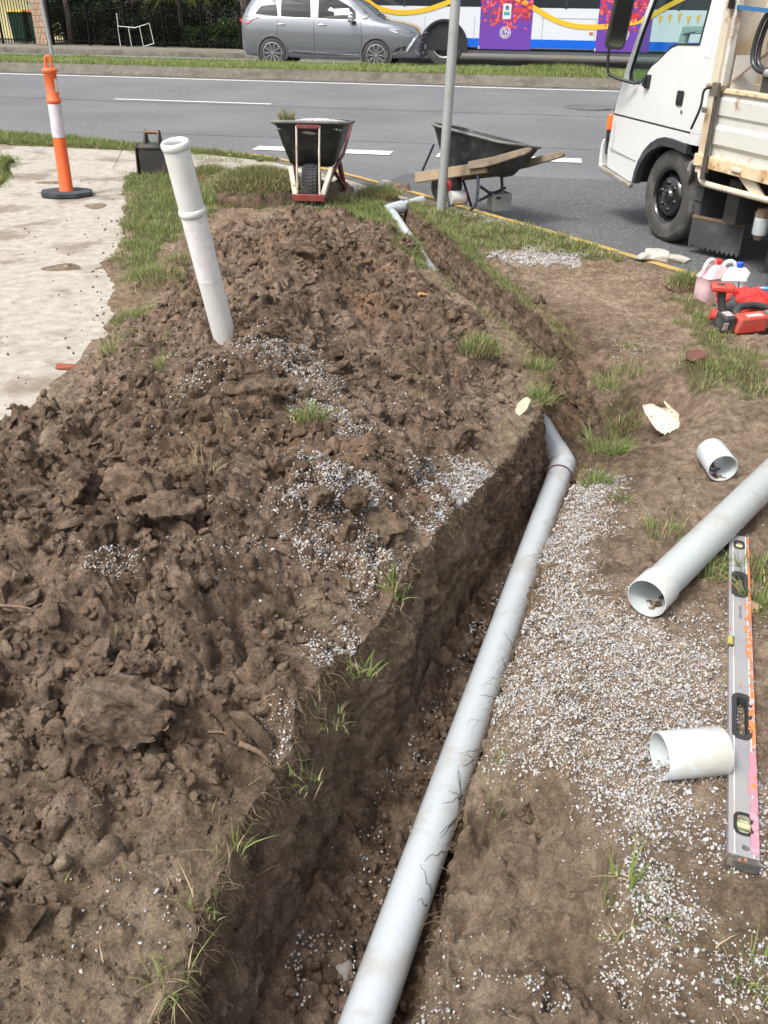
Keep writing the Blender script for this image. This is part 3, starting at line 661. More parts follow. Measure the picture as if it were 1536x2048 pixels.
def text(s,size,mt,M,parent=None,name='lettering',ext=.0004,bold=0,align='CENTER'):
    c=bpy.data.curves.new(name,'FONT'); c.body=s; c.size=size; c.extrude=ext; c.align_x=align; c.align_y='CENTER'; c.offset=bold
    o=bpy.data.objects.new(name,c); COL.objects.link(o); dg=bpy.context.evaluated_depsgraph_get(); me=bpy.data.meshes.new_from_object(o.evaluated_get(dg))
    COL.objects.unlink(o); bpy.data.objects.remove(o); me.materials.clear(); me.materials.append(mt); n=bpy.data.objects.new(name,me); COL.objects.link(n)
    if parent is not None: n.parent=parent
    n.matrix_local=M; return n
text('ENDURO LEVELS',.0105,mat('grey_print',(.13,.13,.14),.6),Matrix.Translation((.675*LL,.0,T+.0006))@Matrix.Rotation(math.pi,4,'Z'),lv)
# ------------------------------------------------------------------ orange bollard
q=G(135,392); bo=thing('traffic_bollard','orange post bollard with white reflective sleeve on a black base on the concrete','bollard',(q.x,q.y,0.004),.25)
M_or=mat('orange_plastic',(.78,.13,.035),.5,var=.06,dirt=(.3,.13,.07),damt=.5,dscale=4)
oc=[(.235*math.cos(a)*1.0,.17*math.sin(a)) for a in [math.radians(22.5+45*k) for k in range(8)]]
b=MB(); b.prism(oc,0,.045,plane='XY'); b.build('base',mat('recycled_rubber',(.045,.05,.06),.85,var=.4,bump=.5),bo,bevel=.008)
b=MB(); b.lathe([(.066,.04),(.064,.06),(.058,.075),(.054,.42),(.0525,.76),(.06,.765),(.063,.775),(.06,.79),(.0525,.797),(.052,.99),(.062,1.0),(.064,1.015),(.058,1.025),(.03,1.03),(.0,1.03)],32); b.build('post',M_or,bo,smooth=50)
b=MB(); b.lathe([(.0555,.49),(.0545,.755)],32); b.build('reflective_sleeve',mat('reflective_white',(.62,.58,.64),.35,var=.08,vscale=30,dirt=(.5,.42,.46),damt=.5,dscale=12),bo)
b=MB(); b.tube([(-.022,0,1.02)]+[(.022*math.cos(math.pi-math.pi*k/8),0,1.09+.026*math.sin(math.pi*k/8)) for k in range(9)]+[(.022,0,1.02)],.0125,10); b.build('handle',M_or,bo)
b=MB(); b.box((.042,-.034,.9),(.002,.03,.1),rz=-.7); b.build('sticker',mat('white_sticker',(.7,.68,.66),.5),bo)
bo.rotation_euler=(math.radians(0),math.radians(1.2),.25)
# ------------------------------------------------------------------ leaning white tube stuck in the heap
tb=at(450,668,0); tb.z-=.03
r=ray(349,284).normalized(); o=Vector((0,0,CH)); Lr=1.0
bb=2*r.dot(o-tb); cc=(o-tb).length_squared-Lr*Lr; disc=bb*bb-4*cc
tcl=-bb/2; dcl=(o+r*tcl-tb).length; tt=tcl-dcl*math.tan(math.radians(16))
tp=o+r*tt
M=(tp-tb).to_track_quat('Z','Y').to_matrix().to_4x4(); M.translation=tb
tu=thing('marker_tube','translucent white plastic marker tube leaning out of the spoil heap','plastic tube',mat=M)
M_tu=mat('milky_plastic',(.90,.91,.88),.38,var=.03,dirt=(.72,.69,.6),damt=.35,dscale=3,trans=.3,sss=.4)
Lr=(tp-tb).length
b=MB(); b.lathe([(.046,-.12),(.050,.0),(.050,Lr*.34)],36); b.lathe([(.050,Lr*.34),(.050,Lr*.66)],36)
b.lathe([(.0505,Lr*.66),(.0505,Lr*.96),(.050,Lr-.01),(.043,Lr-.01),(.043,Lr*.7),(.043,Lr*.4)],36,closed=False); b.build('tube_wall',M_tu,tu,smooth=50)
for zc,rc in ((Lr*.685,.048),(Lr-.012,.048)):
    b=MB(); b.lathe([(rc+.0075*math.cos(a)*1.0,zc+.016*math.sin(a)) for a in [2*math.pi*k/10 for k in range(10)]],36,closed=True); b.build('rim',M_tu,tu,smooth=80)
b=MB(); b.lathe([(.0508,Lr*.345),(.0508,Lr*.66)],36); b.build('reflective_sleeve',mat('clear_sleeve',(.78,.76,.77),.25,var=.10,vscale=40,dirt=(.66,.60,.54),damt=.35,dscale=9),tu,smooth=50)
# ------------------------------------------------------------------ excavator bucket
q=G(307,356); bk=thing('excavator_bucket','small black steel digger bucket standing on the grass beside the driveway','excavator bucket',(q.x,q.y+.12,.0),-.15)
M_bs=mat('muddy_black_steel',(.035,.034,.033),.6,metal=.3,var=.3,dirt=(.10,.075,.055),damt=.85,dscale=7,bump=.3)
b=MB(); w=.15; prof=[(-.10,.0),(-.085,.27),(-.03,.31),(.09,.30),(.16,.22),(.17,.1),(.1,.01)]   # (y,z) shell seen from the open side
th=.012
for (a,c) in zip(prof[1:-1],prof[2:]):
    b.beam((0,a[0],a[1]),(0,c[0],c[1]),2*w,th,up=(1,0,0)) if False else None
vs=[];fs=[];k=len(prof)
inner=[(y*.88+.004,z*.93+.012) for y,z in prof]
for x in (-w,w):
    for y,z in prof: vs.append((x,y,z))
for i in range(1,k): fs.append((i-1,i,k+i,k+i-1)) if i>1 else None
fs=[f for f in fs if f]
b.add(vs,fs); b.build('shell',M_bs,bk,smooth=25).modifiers.new('solid','SOLIDIFY').thickness=.01
for x in (-w,w):
    b=MB(); b.prism([(y,z) for y,z in prof],x-.006,x+.006,plane='YZ'); b.build('side_plate',M_bs,bk,smooth=0)
b=MB(); b.box((0,-.095,.015),(.33,.05,.018)); b.build('cutting_edge',M_bs,bk,bevel=.004)
b=MB(); b.box((0,-.02,.15),(.28,.10,.24)) ; b.build('back_plate',M_bs,bk,bevel=.01)
for x in (-.07,.07):
    b=MB(); b.prism([(-.05,.30),(-.005,.41),(.02,.43),(.045,.41),(.07,.30)],x-.009,x+.009,plane='YZ'); b.build('ear',M_bs,bk,bevel=.003)
b=MB(); b.tube([(-.075,.01,.405),(.075,.01,.405)],.017,14); b.build('pin',mat('rusty_pin',(.17,.09,.055),.6,metal=.4,var=.3),bk)
# ------------------------------------------------------------------ poles
q=G(881,426); zz=gz1(q.x,q.y)
po=thing('sign_post','tall galvanised steel post standing in the turf in front of the timber handled wheelbarrow','post',(q.x,q.y,zz-.05)); top_=Vector((.098,0,3.3))
u=ray(911,0); tA=(q.y)/u.y; X1=u.x*tA; Z1=CH+u.z*tA; sl=(X1-q.x)/(Z1-zz)
b=MB(); b.tube([(0,0,0),(sl*3.4,0,3.4)],.0385,28); b.build('pole',mat('weathered_galvanised',(.36,.38,.375),.55,metal=.35,var=.1,vscale=3,dirt=(.3,.3,.25),damt=.4,dscale=9),po)
zc=1.615-zz+.05
b=MB(); b.lathe([(.0385,zc-.012),(.047,zc-.008),(.047,zc+.012),(.0385,zc+.016)],24,Matrix.Translation((sl*zc,0,0)),closed=True); b.box((sl*zc-.0,-.045,zc),(.05,.02,.02)); b.build('clamp',M_steel,po)
q=UV(-12.9,21.2); q=Vector((-8.45,24.6,.17)); sp_=thing('sign_post','thin grey sign post standing in the grass median far left','post',q)
b=MB(); b.tube([(0,0,-.1),(-.16,.0,3.2)],.045,16); b.build('pole',M_steel,sp_)
b=MB(); b.box((-.16,-.05,2.9),(.45,.012,.6)); b.build('sign_plate',M_white,sp_)
# ------------------------------------------------------------------ wheelbarrows
def tray_mesh(b,ztop_f=.735,ztop_r=.64):
    # loops from bottom to rim; x along barrow, tray front at -x
    def loop(x0,x1,w0,w1,zf,zr,r,n=7):
        P=[]
        for cx,cy,a0,wd in ((x1-r,w1-r,0,1),(x0+r,w0-r,90,1),(x0+r,-(w0-r),180,1),(x1-r,-(w1-r),270,1)):
            for k in range(n):
                t=math.radians(a0+90*k/(n-1)); x=cx+r*math.cos(t); y=cy+r*math.sin(t); s=(x-x0)/(x1-x0); P.append((x,y,zf+(zr-zf)*s-.02*math.sin(math.pi*s)))
        return P
    L=[loop(.13,.62,.17,.17,.335,.345,.06),loop(.06,.70,.205,.205,.37,.37,.09),loop(-.04,.80,.255,.26,.54,.50,.11),loop(-.10,.87,.295,.30,.70,.61,.12),
       loop(-.125,.895,.325,.325,ztop_f-.01,ztop_r-.01,.14),loop(-.13,.90,.33,.33,ztop_f,ztop_r,.14),loop(-.125,.895,.325,.325,ztop_f+.008,ztop_r+.008,.14),loop(-.095,.865,.295,.295,ztop_f+.002,ztop_r+.002,.12),
       loop(-.03,.79,.25,.25,.54,.50,.11),loop(.07,.69,.20,.20,.375,.375,.08)]
    n=len(L[0]); vs=[p for l in L for p in l]; fs=[]
    for i in range(len(L)-1):
        for j in range(n): fs.append((i*n+j,i*n+(j+1)%n,(i+1)*n+(j+1)%n,(i+1)*n+j))
    fs.append(tuple(range(n))); fs.append(tuple((len(L)-1)*n+j for j in range(n)))
    b.add(vs,fs)
def wheel(b_t,b_r,R,w,rim):
    pr=[];  
    for k in range(13):
        a=-math.pi/2+math.pi*k/12; pr.append((R-.045+.045*math.cos(a)**.7 if math.cos(a)>0 else R-.045,w/2*math.sin(a)))
    b_t.lathe([(rim,-w*.42)]+pr+[(rim,w*.42)],40,axis='Y',caps=False)
    for i in range(40):                  # tread blocks
        a=2*math.pi*i/40
        for k,y in enumerate((-.05,-.018,.018,.05)):
            aa=a+(.07 if k in(1,2) else 0); rr_=R+.001-(.006 if k in (0,3) else 0)
            M=Matrix.Rotation(-aa,4,'Y')@Matrix.Translation((rr_,y*w/.16,0)); b_t.box((0,0,0),(.008,.026*w/.16,.018*R/.185),M)
    b_r.lathe([(.0,-w*.3),(rim*.35,-w*.32),(rim*.4,-w*.12),(rim*.85,-w*.12),(rim,-w*.40),(rim+.008,-w*.42),(rim+.008,w*.42),(rim,w*.40),(rim*.85,w*.12),(rim*.4,w*.12),(rim*.35,w*.32),(.0,w*.3)],28,axis='Y')
M_tray=mat('black_tray_plastic',(.022,.027,.03),.5,var=.25,vscale=5,dirt=(.09,.09,.085),damt=.45,dscale=11,bump=.15)
M_trim=mat('cement_dusted_rim',(.17,.165,.15),.85,var=.3,vscale=18)
M_red=mat('red_painted_steel',(.20,.035,.03),.55,var=.2,dirt=(.16,.09,.06),damt=.6,dscale=14)
M_crm=mat('cream_painted_steel',(.55,.5,.42),.6,var=.1,dirt=(.25,.13,.07),damt=.6,dscale=12)
M_nav=mat('dark_blue_steel',(.035,.045,.07),.5,metal=.3,rust=(.13,.07,.045),dirt=(.1,.09,.08),damt=.5,dscale=14)
M_wd=mat('weathered_timber',(.21,.165,.12),.85,var=.22,vscale=9,bump=.4,bscale=70,dirt=(.11,.085,.065),damt=.6,dscale=4)
M_wd2=mat('light_timber',(.32,.245,.16),.85,var=.14,vscale=7,bump=.3,bscale=60,dirt=(.17,.13,.09),damt=.5,dscale=5)
def rimband(b,ztf,ztr):
    P=[]; r=.14
    for cx,cy,a0 in ((.90-r,.33-r,0),(-.13+r,.33-r,90),(-.13+r,-(.33-r),180),(.90-r,-(.33-r),270)):
        for k in range(8):
            t=math.radians(a0+90*k/7); x=cx+r*math.cos(t); s=(x+.13)/1.03; P.append((x,cy+r*math.sin(t),ztf+(ztr-ztf)*s-.02*math.sin(math.pi*s)))
    b.tube(P,.014,8,closed=True)
q=G(623,419); WBM=Matrix.Translation((q.x,q.y+.06,-.0))@Matrix.Rotation(math.radians(88),4,'Z')@Matrix.Scale(.95,4); M=WBM
wb=thing('wheelbarrow','black tray wheelbarrow with red and cream steel frame facing the camera and heaped with gravel','wheelbarrow',mat=M,group='wheelbarrows on the verge')
b=MB(); tray_mesh(b); b.build('tray',M_tray,wb,smooth=50)
b=MB(); rimband(b,.735,.64); b.build('rim',M_trim,wb,smooth=60)
t_=MB(); r_=MB(); wheel(t_,r_,.187,.155,.10)
w_=thing('wheel',None,None); w_.parent=wb; w_.location=(0,0,.187); t_.build('tyre',M_tyre,w_,smooth=35); r_.build('rim',M_red,w_)
b=MB(); b.box((-.235,0,.135),(.035,.285,.055)); b.build('front_bar',M_red,wb,bevel=.004)
for s in (-1,1):
    b=MB(); b.beam((-.22,s*.118,.13),(.02,s*.185,.345),.04,.035); b.build('cream_bracket',M_crm,wb,bevel=.003)
    b=MB(); b.tube([(-.235,s*.098,.14),(-.19,s*.098,.5),(-.128,s*.1,.705)],.0085,8); b.build('strut',M_crm,wb)
    b=MB(); b.tube([(-.2,s*.12,.14),(.3,s*.19,.30),(.75,s*.23,.36),(1.25,s*.27,.56),(1.4,s*.27,.58)],.016,10); b.build('handle',M_red,wb)
    b=MB(); b.beam((.55,s*.2,.34),(.66,s*.255,.0),.035,.035); b.build('leg',M_red,wb,bevel=.003)
    b=MB(); b.beam((.1,s*.19,.32),(.62,s*.25,.06),.03,.012); b.build('brace',M_red,wb)
b=MB(); b.box((-.137,0,.700),(.012,.2,.03)); b.build('front_bracket',M_red,wb,bevel=.003)
# barrow with timber handles, seen from its side, tipped a little towards the road
q=G(880,408,.0); ax2=math.atan2(-.69,.72)
M=Matrix.Translation((q.x+.055,q.y+.08,-.01))@Matrix.Rotation(ax2+math.radians(3),4,'Z')@Matrix.Rotation(math.radians(-9),4,'X')@Matrix.Scale(.84,4)
wc=thing('wheelbarrow','black tray wheelbarrow with timber handles and navy legs parked by the kerb behind the post','wheelbarrow',mat=M,group='wheelbarrows on the verge')
b=MB(); tray_mesh(b,.76,.66); b.build('tray',M_tray,wc,smooth=50)
b=MB(); rimband(b,.76,.66); b.build('rim',M_trim,wc,smooth=60)
t_=MB(); r_=MB(); wheel(t_,r_,.18,.10,.095)
w_=thing('wheel',None,None); w_.parent=wc; w_.location=(-.02,0,.18); t_.build('tyre',M_tyre,w_,smooth=35); r_.build('rim',mat('pinkish_red_rim',(.48,.06,.07),.5,dirt=(.2,.1,.1),damt=.4),w_)
for s in (-1,1):
    mt=M_wd2 if s<0 else M_wd
    b=MB(); b.beam((-.32,s*.155,.215),(.62,s*.23,.425),.05,.105); b.build('chassis_rail',mt,wc,bevel=.006)
    b=MB()
    P=[(.42,.365),(.62,.405),(.78,.455),(.95,.52),(1.1,.575),(1.14,.60),(1.145,.625),(1.12,.64),(1.06,.625),(.9,.575),(.72,.515),(.42,.44)]
    b.prism(P,-.022,.022); o_=b.build('handle',M_wd,wc,bevel=.007); o_.location=(0,s*.245-.022*0,.012); o_.rotation_euler=(0,0,s*math.radians(3.5))
    b=MB(); b.tube(bez([(.50,s*.21,.40),(.54,s*.225,.2),(.55,s*.235,.06),(.50,s*.235,.0)],6),.016,10); b.build('leg',M_nav,wc)
    b=MB(); b.tube([(.03,s*.17,.30),(.20,s*.2,.0)],.014,10); b.build('strut',M_nav,wc)
    b=MB(); b.tube([(-.28,s*.15,.22),(-.075,s*.24,.56)],.012,8); b.build('front_stay',M_nav,wc)
b=MB(); b.beam((.56,-.225,.24),(.555,.235,.09),.014,.028); b.beam((.572,-.23,.10),(.572,.23,.24),.014,.028); b.build('cross_brace',M_nav,wc,bevel=.002)
# ------------------------------------------------------------------ small things by the kerb
q=at(985,427); bx=thing('steel_box','small open grey steel box standing on the ground under the timber handled wheelbarrow','box',(q.x+.08,q.y+.25,.0),.35)
M_zn=mat('zinc_sheet',(.27,.30,.29),.5,metal=.5,var=.15)
b=MB()
for c,d_ in (((0,-.07,.07),(.16,.004,.14)),((0,.07,.07),(.16,.004,.14)),((-.08,0,.07),(.004,.136,.14)),((.08,0,.07),(.004,.136,.14)),((0,0,.006),(.152,.132,.004))): b.box(c,d_)
b.build('box_shell',M_zn,bx); b=MB(); b.box((-.045,-.0735,.11),(.045,.002,.02)); b.build('label_plate',M_blk,bx)
q=at(912,412); rl=thing('plastic_roll','small white plastic roll with a purple rim lying behind the barrow wheel','roll',(q.x+.02,q.y+.12,.062),.35)
b=MB(); b.lathe([(.0,-.07),(.06,-.07),(.06,.07),(.045,.07),(.045,.02),(.0,.02)],28,axis='X'); b.build('roll_body',M_white,rl); b=MB(); b.lathe([(.045,.071),(.063,.071),(.063,.06),(.061,.06)],28,axis='X',closed=True); b.build('rim',mat('purple_plastic',(.2,.03,.2),.4),rl)
def rock(name,label,cat,p,size,m_,seed,rz=0,group=None,n=3,tilt=(0,0),sink=.3,cuts=9,amp=.12,block=0):
    rg=np.random.default_rng(seed); bm=bmesh.new(); bmesh.ops.create_icosphere(bm,subdivisions=n,radius=1)
    V=np.array([v.co[:] for v in bm.verts]); Fc=[tuple(v.index for v in f.verts) for f in bm.faces]; bm.free()
    if block: V=V/((np.abs(V)**9).sum(1)**(1/9))[:,None]
    V=(rockify(V,rg,cuts,amp) if not block else rockify(V*.62,rg,cuts+4,amp*.8)/.62)*np.array(size)/2; b=MB(); b.add([tuple(v) for v in V],Fc)
    o=b.build(name,m_,smooth=18 if block else 42); o.location=(p[0],p[1],p[2]+size[2]*(.5-sink)); o.rotation_euler=(tilt[0],tilt[1],rz); return tag(o,label,cat,group)
M_rub2=mat('broken_concrete',(.38,.365,.33),.9,var=.15,vscale=20,bump=.4)
M_wst=mat('pale_stone',(.50,.43,.31),.85,var=.18,vscale=18,bump=.5,bscale=90,dirt=(.3,.22,.14),damt=.5,dscale=12)
g_='broken concrete pieces on the kerb'
def flatp(px,py,z=.01): p=G(px,py,z); return (p.x,p.y,z)
for (px,py,sz,sd_,rz_a,lb) in ((1287,520,(.11,.09,.05),21,.3,'small ragged white concrete piece, leftmost on the kerb by the truck wheel'),(1312,519,(.17,.12,.075),22,-.25,'blocky white concrete piece, middle one on the kerb by the truck wheel'),(1353,524,(.19,.09,.05),27,-.45,'flat white concrete slab piece nearest the jugs on the kerb')):
    rock('concrete_rubble',lb,'rubble',flatp(px,py),sz,M_rub2,sd_,rz_a,g_,cuts=8,amp=.05,sink=.1,block=1,n=4)
for (px,py,sz,sd_,lb,mm) in ((768,372,(.16,.12,.08),31,'upright grey concrete chunk on the verge left of the timber handled barrow',M_rub2),(792,385,(.22,.08,.035),32,'thin flat grey concrete slice on the verge beside the pipe end',M_rub2),(746,378,(.1,.07,.06),33,'orange brick piece in the grass between the wheelbarrows',mat('orange_brick',(.5,.13,.05),.85,var=.2))):
    rock('concrete_rubble' if mm is M_rub2 else 'brick_piece',lb,'rubble' if mm is M_rub2 else 'brick piece',(*at(px,py)[:2],gz1(*at(px,py)[:2])),sz,mm,sd_,.4,None,cuts=8,amp=.05,sink=.15,block=1)
p=at(1048,822); rock('pale_stone','cream coloured jagged stone on the trench lip near the pipe elbow','stone',(p.x,p.y,gz1(p.x,p.y)),(.075,.13,.05),M_wst,41,-.35,cuts=11,amp=.08,sink=.12,tilt=(.35,0))
M_rust=mat('terracotta',(.24,.065,.035),.85,var=.2,bump=.3)
p=at(135,732); rock('brick_shard','thin red brick shard lying on the concrete driveway','brick shard',(p.x,p.y,.002),(.12,.035,.025),M_rust,42,-.1,cuts=6,amp=.04,sink=.0,block=1)
p=at(1386,728); rock('brick_shard','dark red tile fragment lying in the thin grass below the power tools','brick shard',(p.x,p.y,gz1(p.x,p.y)),(.10,.07,.06),mat('dark_terracotta',(.13,.05,.035),.7,var=.25),43,.3,cuts=8,amp=.04,sink=.1,block=1)
p=at(1505,1222); rock('stone','small tan stone beside the spirit level','stone',(p.x,p.y,gz1(p.x,p.y)),(.07,.05,.035),mat('tan_stone',(.32,.22,.13),.9,var=.2,bump=.4),44,.3,cuts=10,sink=.1)
p=Vector((-.02,1.35)); p=G(683,1935,-.43); rock('stone','rounded grey stone on the trench floor left of the pipe','stone',(p.x,p.y,-.45),(.055,.075,.05),mat('grey_stone',(.2,.18,.16),.9,var=.2,bump=.4),45,.3,cuts=5,sink=.0)
# broken pipe shard
p=at(1335,858); z0=gz1(p.x,p.y)
sh=[(-.075,-.10),(.06,-.115),(.072,-.03),(.055,.05),(.062,.115),(.045,.12),(.03,.07),(.012,.055),(-.012,.065),(-.03,.105),(-.065,.115),(-.082,.05),(-.085,-.03)]
b=MB(); N_=14
pts=sh; M=Matrix.Translation((p.x,p.y,z0+.02))@Matrix.Rotation(.35,4,'Z')@Matrix.Rotation(math.radians(14),4,'X')@Matrix.Rotation(math.radians(4),4,'Y')@Matrix.Scale(1.12,4)
g=.003; vi={}; vs=[]; fs=[]
def shp(i,j):
    if (i,j) not in vi:
        x,y=i*g,j*g; vi[(i,j)]=len(vs); vs.append((x+.0012*math.sin(j*2.1+i),y+.0012*math.cos(i*1.7+j),.024*(1-(x/.08)**2)+.003*math.sin(y*50)))
    return vi[(i,j)]
P_=np.array(pts)
gx,gy=np.meshgrid(np.arange(-30,30),np.arange(-42,42)); ok=inpoly((gx+.5).ravel()*g,(gy+.5).ravel()*g,P_,.0001,0)>.5
for i,j,k in zip(gx.ravel(),gy.ravel(),ok):
    if k: fs.append((shp(i,j),shp(i+1,j),shp(i+1,j+1),shp(i,j+1)))
b.add(vs,fs); o=b.build('pipe_shard',mat('dirty_white_plastic',(.60,.54,.42),.8,var=.15,vscale=14,dirt=(.22,.15,.09),damt=.8,dscale=22,bump=.4),smooth=60); o.matrix_world=M; o.modifiers.new('solid','SOLIDIFY').thickness=.006
tag(o,'dirty white curved shard of broken pipe with a notch lying on the soil','pipe shard')
# jugs
def jug(px,py,label,capc,liq,rz):
    p=at(px-14,py); z=gz1(p.x,p.y)
    j=thing('plastic_jug',label,'jug',(p.x,p.y,max(z,0)-.005),rz,'plastic jugs by the kerb'); j.scale=(.92,.92,.92)
    def ring(a,c,z,r=.03,n=6): return [(x,y,z) for x,y in rr(0,0,a,c,r,n)]
    L=[(.058,.082,0),(.062,.088,.01),(.063,.09,.10),(.063,.09,.155),(.067,.094,.16),(.063,.09,.165),(.052,.078,.205),(.034,.055,.228),(.024,.03,.235)]
    b=MB(); vs=[];fs=[]; n=None
    for a,c,zz_ in L:
        R_=ring(c,a,zz_,min(a,c)*.6); n=len(R_); vs+=[(x-(.0 if zz_<.2 else .025),y,zz2) for x,y,zz2 in R_]
    for i in range(len(L)-1):
        for k in range(n): fs.append((i*n+k,i*n+(k+1)%n,(i+1)*n+(k+1)%n,(i+1)*n+k))
    fs.append(tuple(range(n))[::-1]); fs.append(tuple((len(L)-1)*n+k for k in range(n)))
    vs=[(-x,y,z_) for x,y,z_ in vs]; b.add(vs,fs); b.build('jug_body',liq,j,smooth=50)
    b=MB(); b.tube(bez([(.02,0,.225),(-.015,0,.265),(-.055,0,.262),(-.082,0,.215),(-.085,0,.165)],6),[.014]*25,10); b.build('handle',liq,j)
    b=MB(); b.lathe([(.0235,.228),(.0255,.232),(.0255,.262),(.022,.266),(.0,.266)],24,Matrix.Translation((.03,0,0))); b.build('cap',mat('cap_'+capc[0],capc[1],.4),j)
    b=MB(); b.beam((.045,-.0625,.005),(.03,-.064,.16),.007,.003,up=(0,1,0)); b.beam((.03,-.064,.16),(.03,-.035,.228),.007,.003,up=(0,1,0)); b.build('strap',mat('strap_'+capc[0],capc[2],.5),j)
    return j
jug(1428,598,'milky plastic jug of pink liquid with a red cap',('red',(.65,.02,.02),(.45,.03,.08)),mat('pink_tinted_plastic',(.66,.47,.50),.35,var=.06,sss=.3,dirt=(.78,.74,.74),damt=.8,dscale=7),.5)
jug(1469,599,'milky plastic jug of clear liquid with a blue cap',('blue',(.02,.07,.6),(.04,.05,.16)),mat('clear_tinted_plastic',(.60,.63,.62),.35,var=.04,sss=.3,dirt=(.75,.76,.76),damt=.6,dscale=6),-.1)
# power tools
M_tr=mat('tool_red',(.52,.055,.04),.5,var=.08,dirt=(.30,.14,.1),damt=.5,dscale=16)
M_tg=mat('tool_grey',(.11,.12,.115),.6,var=.15,dirt=(.2,.19,.16),damt=.5,dscale=12)
M_tk=mat('tool_black',(.035,.037,.04),.55,var=.2,dirt=(.12,.11,.1),damt=.4,dscale=12)
p=at(1462,672); z=gz1(p.x,p.y); dr=thing('rotary_hammer','red and black cordless rotary hammer lying on its side at the right edge','power tool',mat=Matrix.Translation((p.x,p.y,z+.055))@Matrix.Rotation(.32,4,'Z')@Matrix.Rotation(.15,4,'X'))
b=MB(); b.box((.10,0,0),(.20,.085,.095),tap=.9); b.build('motor_housing',M_tr,dr,bevel=.014,seg=3)
b=MB(); b.tube([(.19,0,.005),(.26,0,.01),(.33,0,.01),(.36,0,.01),(.42,0,.01)],[.05,.052,.042,.03,.026],20); b.build('gear_housing',M_tg,dr)
b=MB(); b.box((-.035,.03,.005),(.075,.10,.085),tap=.95); ba=b.build('battery',M_tk,dr,bevel=.01,seg=2)
b=MB(); b.box((-.035,.03,.0485),(.05,.05,.002)); b.box((-.068,-.021,.0),(.03,.003,.04)); b.build('sticker',mat('grey_label',(.42,.4,.4),.5,dirt=(.4,.05,.05),damt=.7,dscale=60),ba)
b=MB(); b.box((.11,-.012,.0475),(.10,.03,.002)); b.build('sticker',mat('silver_label',(.45,.42,.42),.5,dirt=(.5,.08,.06),damt=.6,dscale=50),dr)
b=MB(); b.tube(bez([(.04,.05,.02),(.1,.115,.03),(.2,.13,.03),(.28,.11,.02)],8),[.02]*25,12); b.build('rear_handle',M_tk,dr)
b=MB(); b.tube(bez([(.3,-.03,-.01),(.26,-.085,-.03),(.2,-.12,-.04),(.12,-.165,-.045)],8),[.02,.02]+[.018]*23,12); b.build('side_handle',M_tk,dr)
p=at(1428,655); z=gz1(p.x,p.y); d2_=thing('cordless_drill','small red cordless drill standing on its chuck with battery uppermost','power tool',mat=Matrix.Translation((p.x,p.y,z+.02))@Matrix.Rotation(-.2,4,'Z'))
b=MB(); b.box((.0,0,.18),(.12,.095,.035)); ba=b.build('battery',M_tr,d2_,bevel=.01,seg=2); b=MB(); b.box((-.01,-.01,.1985),(.04,.035,.002)); b.build('sticker',M_tk,ba)
b=MB(); b.tube([(.0,0,.165),(.01,0,.1),(.03,-.01,.03)],[.025,.021,.026],14); b.build('grip',M_tk,d2_)
b=MB(); b.tube([(-.035,-.01,.03),(.05,-.01,.015)],[.03,.034],16); b.build('motor_housing',M_tr,d2_)
b=MB(); b.tube([(.05,-.01,.015),(.085,-.01,.01),(.12,-.01,.008)],[.03,.024,.014],16); b.build('chuck',M_tk,d2_)
# red cloth bag
p=at(1478,640); z=gz1(p.x,p.y)
def softlump(name,label,cat,p,size,m_,seed,rz=0,parent=None,fold=.10):
    rg=np.random.default_rng(seed); bm=bmesh.new(); bmesh.ops.create_icosphere(bm,subdivisions=4,radius=1)
    V=np.array([v.co[:] for v in bm.verts]); Fc=[tuple(v.index for v in f.verts) for f in bm.faces]; bm.free()
    V[:,2]=np.where(V[:,2]<-.4,-.4,V[:,2]); o_=rg.uniform(0,9,3)
    V*=(1+fold*(1-2*np.abs(np.sin(V[:,0]*5+o_[0]+2*V[:,1])))+fold*.7*np.sin(V[:,1]*9+o_[1]+3*V[:,2])+.04*np.sin(V[:,2]*17+V[:,0]*8))[:,None]
    b=MB(); b.add([tuple(v) for v in V*np.array(size)/2],Fc); o=b.build(name,m_,parent,smooth=70); o.location=p; o.rotation_euler=(0,0,rz)
    return tag(o,label,cat) if label else o
M_cl=mat('red_cloth',(.5,.035,.03),.85,var=.12,bump=.3)
bg=thing('tool_bag','crumpled red and black cloth tool bag lying behind the power tools','bag',(p.x,p.y+.03,z))
softlump('cloth',None,None,(.06,.02,.05),(.26,.19,.22),M_cl,3,.3,bg); softlump('cloth',None,None,(-.05,.06,.10),(.17,.13,.12),M_cl,4,.8,bg,.16); softlump('pocket',None,None,(-.055,.0,.045),(.13,.11,.16),mat('black_cloth',(.06,.06,.06),.8,var=.2),5,0,bg,.05); softlump('cloth',None,None,(.3,.03,.02),(.4,.15,.11),M_cl,7,-.1,bg)
p=at(1500,618); bt=thing('handle_tube','navy blue plastic tube with round end lying over the red bag','tube',(p.x-.03,p.y+.0,gz1(p.x,p.y)+.10),-.12)
b=MB(); b.tube([(0,0,0),(.35,0,-.01)],.023,20); b.build('tube_wall',mat('navy_plastic',(.04,.06,.12),.4),bt)
p=at(1515,606); wbt=thing('water_bottle','clear plastic bottle with blue label lying beside the jugs','bottle',(p.x-.04,p.y+.03,gz1(p.x,p.y)+.06),-.05)
M_clr=mat('clear_bottle',(.75,.72,.75),.12,var=.2,vscale=30,alpha=.75)
b=MB(); b.lathe([(.0,-.02),(.02,-.01),(.04,.03),(.046,.07),(.046,.3),(.03,.33),(.0,.33)],24,axis='X'); b.build('bottle_body',M_clr,wbt); b=MB(); b.lathe([(.0468,.07),(.0468,.16)],24,axis='X'); b.build('label_wrap',mat('blue_wrap',(.06,.36,.68),.4,dirt=(.15,.1,.45),damt=.8,dscale=22),wbt)
